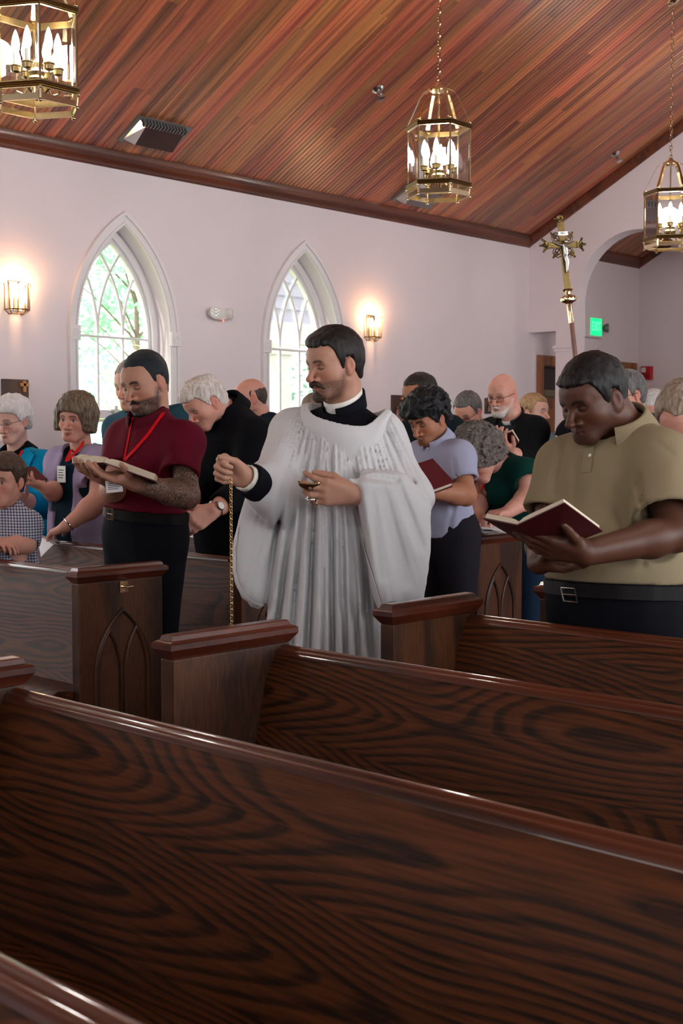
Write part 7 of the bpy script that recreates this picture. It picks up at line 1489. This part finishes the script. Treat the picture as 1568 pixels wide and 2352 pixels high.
def folk(label, row, h, D, psi, nod, nkp, shp, pelp, coat, hair=None, skin='pink', sc=1.0, torso_psi=40, glasses=False, collar=None, age=0.5, w=1.05, line=H_SHORT, top=0.012, side=0.008, back=0.01, amp=0.004, lumps=0.0, extras=(), veil=False, fine=0.0048, brow=(110, 96, 88), seed=20, stub=None, hm=None, extra=None, grow=None, lift=0.0, dy=0.165):
    """a worshipper of whom little more than head and shoulders shows"""
    stand(*pelp, D + 0.10, PY[row] + dy)
    nk = U(*nkp, D + 0.05); pel = U(*pelp, D + 0.10); base = V(pel[0], pel[1], FLOOR); r = person(pel, label)
    hd = Head(U(*h, D), psi, nod, 0, sc * 0.95, skin, brow=brow, age=age, stub=stub, lips=(164, 100, 96)); t = Torso(pel, nk, torso_psi, w=w, dep=1.02 * min(1, w), belly=0.02 if w > 1 else 0.0)
    t.shR, t.shL = U(*shp[0], D + 0.12), U(*shp[1], D - 0.04); el_ = [t.shL - V(0, 0, 0.26 - lift) + t.f * 0.04, t.shR - V(0, 0, 0.26 - lift) + t.f * 0.04]; wr = [el_[0] + t.f * 0.18 + t.r * 0.06 + V(0, 0, 0.02), el_[1] + t.f * 0.18 - t.r * 0.06 + V(0, 0, 0.02)]
    a = S(); 
    for e_, w_, sd in zip(el_, wr, (-1, 1)): arm(a, e_ + (w_ - e_) * 0.5, e_ + (w_ - e_) * 0.7, w_, (0.035, 0.035, 0.03)); hand(a, w_, t.f, V(0, 0, 1.0) + t.r * 0.3 * sd * -1, sd, ((20, 30, 20),) * 4)
    bod = t.body(); t.legs(bod); flesh(r, base, [(hd.solids(nk - t.u * 0.02, 0.060), fine), (a, 0.0075), (bod, 0.022)], hd)
    if hair is not None:
        P, F = hair_mesh(hd, line, top, side, back, extras=extras, amp=amp, lumps=lumps, vox=0.0052, seed=seed, grow=grow); np_mesh('veil' if veil else 'hair', P, F, hm if hm else hair_mat('hair_%d' % len(MATS), *hair), r, base)
    mt = cloth('cloth_%d' % len(MATS), coat); garment(r, base, 'jacket', t, mt, 0.022, (((t.shL, el_[0], el_[0] + (wr[0] - el_[0]) * 0.8), (0.074, 0.064, 0.054)), ((t.shR, el_[1], el_[1] + (wr[1] - el_[1]) * 0.8), (0.074, 0.064, 0.054))), None, 0.014, 0.006, nr=0.062, seed=seed)
    if collar: CA = frame_from(t.f, t.u + t.f * 0.55); ring_collar('collar', nk + t.u * 0.016 + t.f * 0.02, CA, cloth('collar_%d' % len(MATS), collar), r, base, 0.064, 0.072, 0.034, 0.05, 0.025, 20, 0.03, 0.1)
    trousers(r, base, t, M_TROUS, 0.012, 0.024)
    if glasses: spectacles(hd, r, base, None, down=0.004)
    if extra: extra(r, base, hd, t)
    return r
G = ((96, 90, 88), (170, 162, 156)); BAREL = [(0, 0.2), (60, 0.2), (72, 0.04), (80, 0.0), (84, 0.0), (88, 0.03), (106, 0.03), (118, -0.02), (150, -0.06), (180, -0.07)]
folk('grey-haired man hidden behind the man in the burgundy shirt', 5, (306, 884), 6.3, 30, 14, (322, 948), ((268, 985), (415, 962)), (330, 1200), (40, 76, 92), G, sc=1.05, seed=21)
folk('balding man in a dark jacket just behind the bowed white-haired man', 6, (573, 914), 7.7, 72, 8, (604, 962), ((560, 985), (650, 985)), (600, 1190), (22, 36, 48), ((44, 36, 34), (88, 74, 68)), 'pink', 1.0, 60, line=BAREL, top=-0.004, side=0.004, back=0.005, amp=0.0015, seed=22)
folk('worshipper with greying brown hair behind the priest\'s shoulder', 7, (722, 946), 8.5, 40, 20, (735, 1000), ((690, 1020), (780, 1020)), (735, 1200), (70, 60, 60), ((88, 74, 66), (140, 122, 110)), seed=23)
folk('brown-haired worshipper low behind the bowed man\'s black coat', 5, (662, 1014), 7.9, 44, 30, (680, 1070), ((640, 1095), (725, 1095)), (680, 1240), (52, 46, 50), ((86, 70, 62), (136, 116, 104)), top=0.03, side=0.02, seed=24, dy=0.19)
folk('dark-haired man in a dark green jacket behind the tousled young man', 6, (962, 910), 7.0, 52, 10, (990, 966), ((945, 1000), (1035, 990)), (985, 1200), (16, 30, 34), ((14, 14, 16), (54, 50, 46)), 'tan', 1.02, 50, collar=(40, 60, 90), top=0.014, seed=25)
folk('bowed grey-haired man with spectacles between the young man and the clergyman', 8, (1074, 946), 7.8, 34, 30, (1098, 990), ((1050, 1020), (1130, 1010)), (1095, 1190), (52, 58, 70), ((52, 52, 54), (128, 126, 126)), 'pink', 0.98, 40, True, (150, 176, 206), top=0.014, seed=26)
folk('blonde woman turned towards the doors behind the clergyman', 8, (1228, 946), 8.2, -48, 2, (1222, 1000), ((1190, 1025), (1262, 1025)), (1225, 1190), (96, 112, 124), ((140, 108, 74), (206, 172, 130)), 'pale', 0.95, 25, age=0.0, w=0.78, top=0.016, side=0.014, back=0.02, seed=27, dy=0.155, extras=[((0, -0.09, 0.0), (0, -0.10, -0.02), 0.035, 0.03, 0.03)])
def wimple(r, base, hd, t):
    q = S(); q.fn(lambda P: (lambda x: smax(d_el(x, V(0, -0.010, 0.028), V(0.090, 0.108, 0.102), None), np.abs(x[:, 2] - 0.066 + 0.25 * (0.08 - x[:, 1])) - 0.014, 0.006))(P)); P, F = q.mesh(0.005, (-0.12, -0.15, -0.05), (0.12, 0.13, 0.15), 0.0); np_mesh('veil_band', hd.c + (P * hd.sc) @ hd.A.T, F, plain('white_coif', (232, 232, 236), 0.8), r, base)
folk('nun in a black veil with white band, low beside the beige sleeve', 7, (1313, 1016), 6.6, 36, 22, (1330, 1090), ((1305, 1115), (1385, 1115)), (1352, 1280), (18, 18, 24), ((8, 8, 12), (20, 20, 26)), 'pink', 0.98, 40, w=0.74, line=[(0, 0.058), (30, 0.05), (45, 0.02), (55, -0.05), (65, -0.12), (180, -0.15)], top=0.014, side=0.016, back=0.022, amp=0.001, veil=True, hm=cloth('black_veil', (14, 15, 22)), seed=28, extra=wimple, age=0.0, lift=0.12, dy=0.20)
folk('grey-haired man with dark spectacles just behind the beige polo man\'s head', 8, (1438, 906), 6.9, 62, 12, (1460, 960), ((1410, 985), (1510, 985)), (1460, 1190), (60, 64, 76), ((58, 60, 62), (140, 138, 136)), 'pink', 1.03, 50, True, top=0.016, side=0.010, back=0.014, seed=29)
folk('white-haired man with a flushed face above the beige shirt\'s shoulder', 9, (1500, 944), 7.5, 28, 28, (1512, 1010), ((1470, 1035), (1560, 1035)), (1515, 1210), (60, 84, 140), ((176, 172, 170), (234, 232, 230)), 'pink', 1.0, 36, seed=30)
folk('man with thin sandy grey hair and spectacles cut by the picture edge', 4, (1566, 966), 4.28, 18, 34, (1600, 1058), ((1530, 1110), (1690, 1110)), (1610, 1390), (26, 28, 36), ((110, 92, 78), (176, 158, 142)), 'pink', 1.06, 30, True, (120, 20, 34), fine=0.0032, top=0.014, side=0.014, back=0.016, amp=0.007, seed=31)
stand(0, 0, 1, None)
# ================================================================== outside the windows
M_LEAF = []
for i, c in enumerate(((120, 176, 136), (96, 164, 140), (150, 196, 130))):
    m, N, L, b = new_mat('leaf_%d' % i); setp(b, Base_Color=rgb(c), Roughness=0.5); tr = N.new('ShaderNodeBsdfTranslucent'); tr.inputs[0].default_value = rgb(tuple(min(255, int(q * 1.25)) for q in c)); mx = N.new('ShaderNodeMixShader'); mx.inputs[0].default_value = 0.45; L.new(b.outputs[0], mx.inputs[1]); L.new(tr.outputs[0], mx.inputs[2]); L.new(mx.outputs[0], N['Material Output'].inputs[0]); M_LEAF.append(m)
M_BARK = plain('bark', (88, 74, 62), 0.9, noise=0.3, bump=0.5, bscale=40)
mesh('ground_outside', *(lambda m: (m.v, m.f))(MB().box((-60, -30, -0.6), (WX - WALLT - 0.05, 60, -0.5))), plain('lawn', (150, 170, 110), 0.95, noise=0.2, nscale=2))['kind'] = 'structure'
def tree(x, y, h, rad, seed, label, mi, n=5200):
    rr = random.Random(seed); r = empty('tree', (x, y, -0.5), label, 'tree', 'trees outside the windows'); m = MB(); m.tube([(0, 0, 0), (0.1, 0.05, h * 0.3), (0, 0.1, h * 0.6), (0.1, 0, h * 0.9)], [0.10, 0.07, 0.04, 0.01], 8)
    cl = []
    for k in range(22):
        a = rr.uniform(0, 2 * PI); z = rr.uniform(0.18, 1.0) * h; q = rad * math.sqrt(max(0.05, 1 - ((z / h - 0.55) / 0.55) ** 2)) * rr.uniform(0.3, 1.0); p = (q * math.cos(a), q * math.sin(a), z); cl.append((p, rr.uniform(0.35, 0.7) * rad * 0.6))
        m.tube([(0.05, 0.05, z * 0.75), (p[0] * 0.5, p[1] * 0.5, z * 0.9), p], [0.025, 0.015, 0.006], 5)
    m.build('trunk', M_BARK, r, True); v = []; f = []
    for k in range(n):
        (cx_, cy_, cz_), s_ = cl[k % len(cl)]; p = V(cx_ + rr.gauss(0, s_ * 0.6), cy_ + rr.gauss(0, s_ * 0.6), cz_ + rr.gauss(0, s_ * 0.5)); a = unit(V(rr.gauss(0, 1), rr.gauss(0, 1), rr.gauss(0, 0.6))); b = unit(np.cross(a, V(rr.gauss(0, 1), rr.gauss(0, 1), rr.gauss(0, 1)))); L_ = rr.uniform(0.06, 0.11); i = len(v)
        v += [p - a * L_, p + b * L_ * 0.5, p + a * L_, p - b * L_ * 0.5]; f.append((i, i + 1, i + 2, i + 3))
    o = mesh('foliage', v, f, M_LEAF[mi], r); o['kind'] = 'stuff'
tree(-19.0, 14.6, 8.0, 2.2, 1, 'bright leafy tree filling the taller arched window', 0); tree(-24.0, 21.0, 11.0, 3.2, 2, 'second leafy tree seen through the upper panes of the taller window', 1); tree(-15.0, 12.4, 2.9, 1.3, 3, 'low green shrub tree behind the lower panes of the taller window', 2, 1800); tree(-17.0, 18.6, 4.2, 1.5, 4, 'dark green tree beyond the white porch column', 1, 2200)
# neighbouring porch seen through the second window: white column, beam, lapped siding above
M_SID = plain('lavender_siding', (206, 208, 226), 0.7, noise=0.03); M_COLW = plain('white_column_paint', (246, 246, 248), 0.5)
PXX = WX - 3.6
def pp(px_, py_): return onX(px_, py_, PXX)
pr = empty('porch', (PXX, float(pp(680, 800)[1]), -0.5), 'white porch with column and lapped siding seen through the further arched window', 'porch')
b0 = np.array(pr.location)
def pb(name, lo, hi, mat, bev=0.0): m = MB(); m.box([lo[i] - b0[i] for i in range(3)], [hi[i] - b0[i] for i in range(3)]); return m.build(name, mat, pr, bevel=bev)
ya, yb = float(pp(560, 800)[1]), float(pp(860, 800)[1]); zb0, zb1 = float(pp(680, 790)[2]), float(pp(680, 742)[2])
pb('beam', (PXX - 0.2, ya, zb0), (PXX, yb, zb1), M_COLW)
cy0, cy1 = float(pp(633, 900)[1]), float(pp(668, 900)[1]); pb('column', (PXX - 0.24, cy0, -0.5), (PXX + 0.02, cy1, zb0 - 0.14), M_COLW, 0.01); pb('column_capital', (PXX - 0.28, cy0 - 0.05, zb0 - 0.14), (PXX + 0.06, cy1 + 0.05, zb0), M_COLW, 0.01)
zt = float(pp(680, 560)[2]) + 0.6; k = 0; z = zb1
while z < zt:
    m = MB(); h_ = 0.165; m.add([(0.0 - 0.03, ya - b0[1], z - b0[2]), (0.0 - 0.03, yb - b0[1], z - b0[2]), (-0.06, yb - b0[1], z + h_ - b0[2]), (-0.06, ya - b0[1], z + h_ - b0[2]), (-0.08, ya - b0[1], z - b0[2]), (-0.08, yb - b0[1], z - b0[2]), (-0.08, yb - b0[1], z + h_ - b0[2]), (-0.08, ya - b0[1], z + h_ - b0[2])], [(0, 1, 2, 3), (4, 7, 6, 5), (0, 4, 5, 1), (3, 2, 6, 7), (0, 3, 7, 4), (1, 5, 6, 2)]); m.build('siding_board', M_SID, pr); z += h_ - 0.008
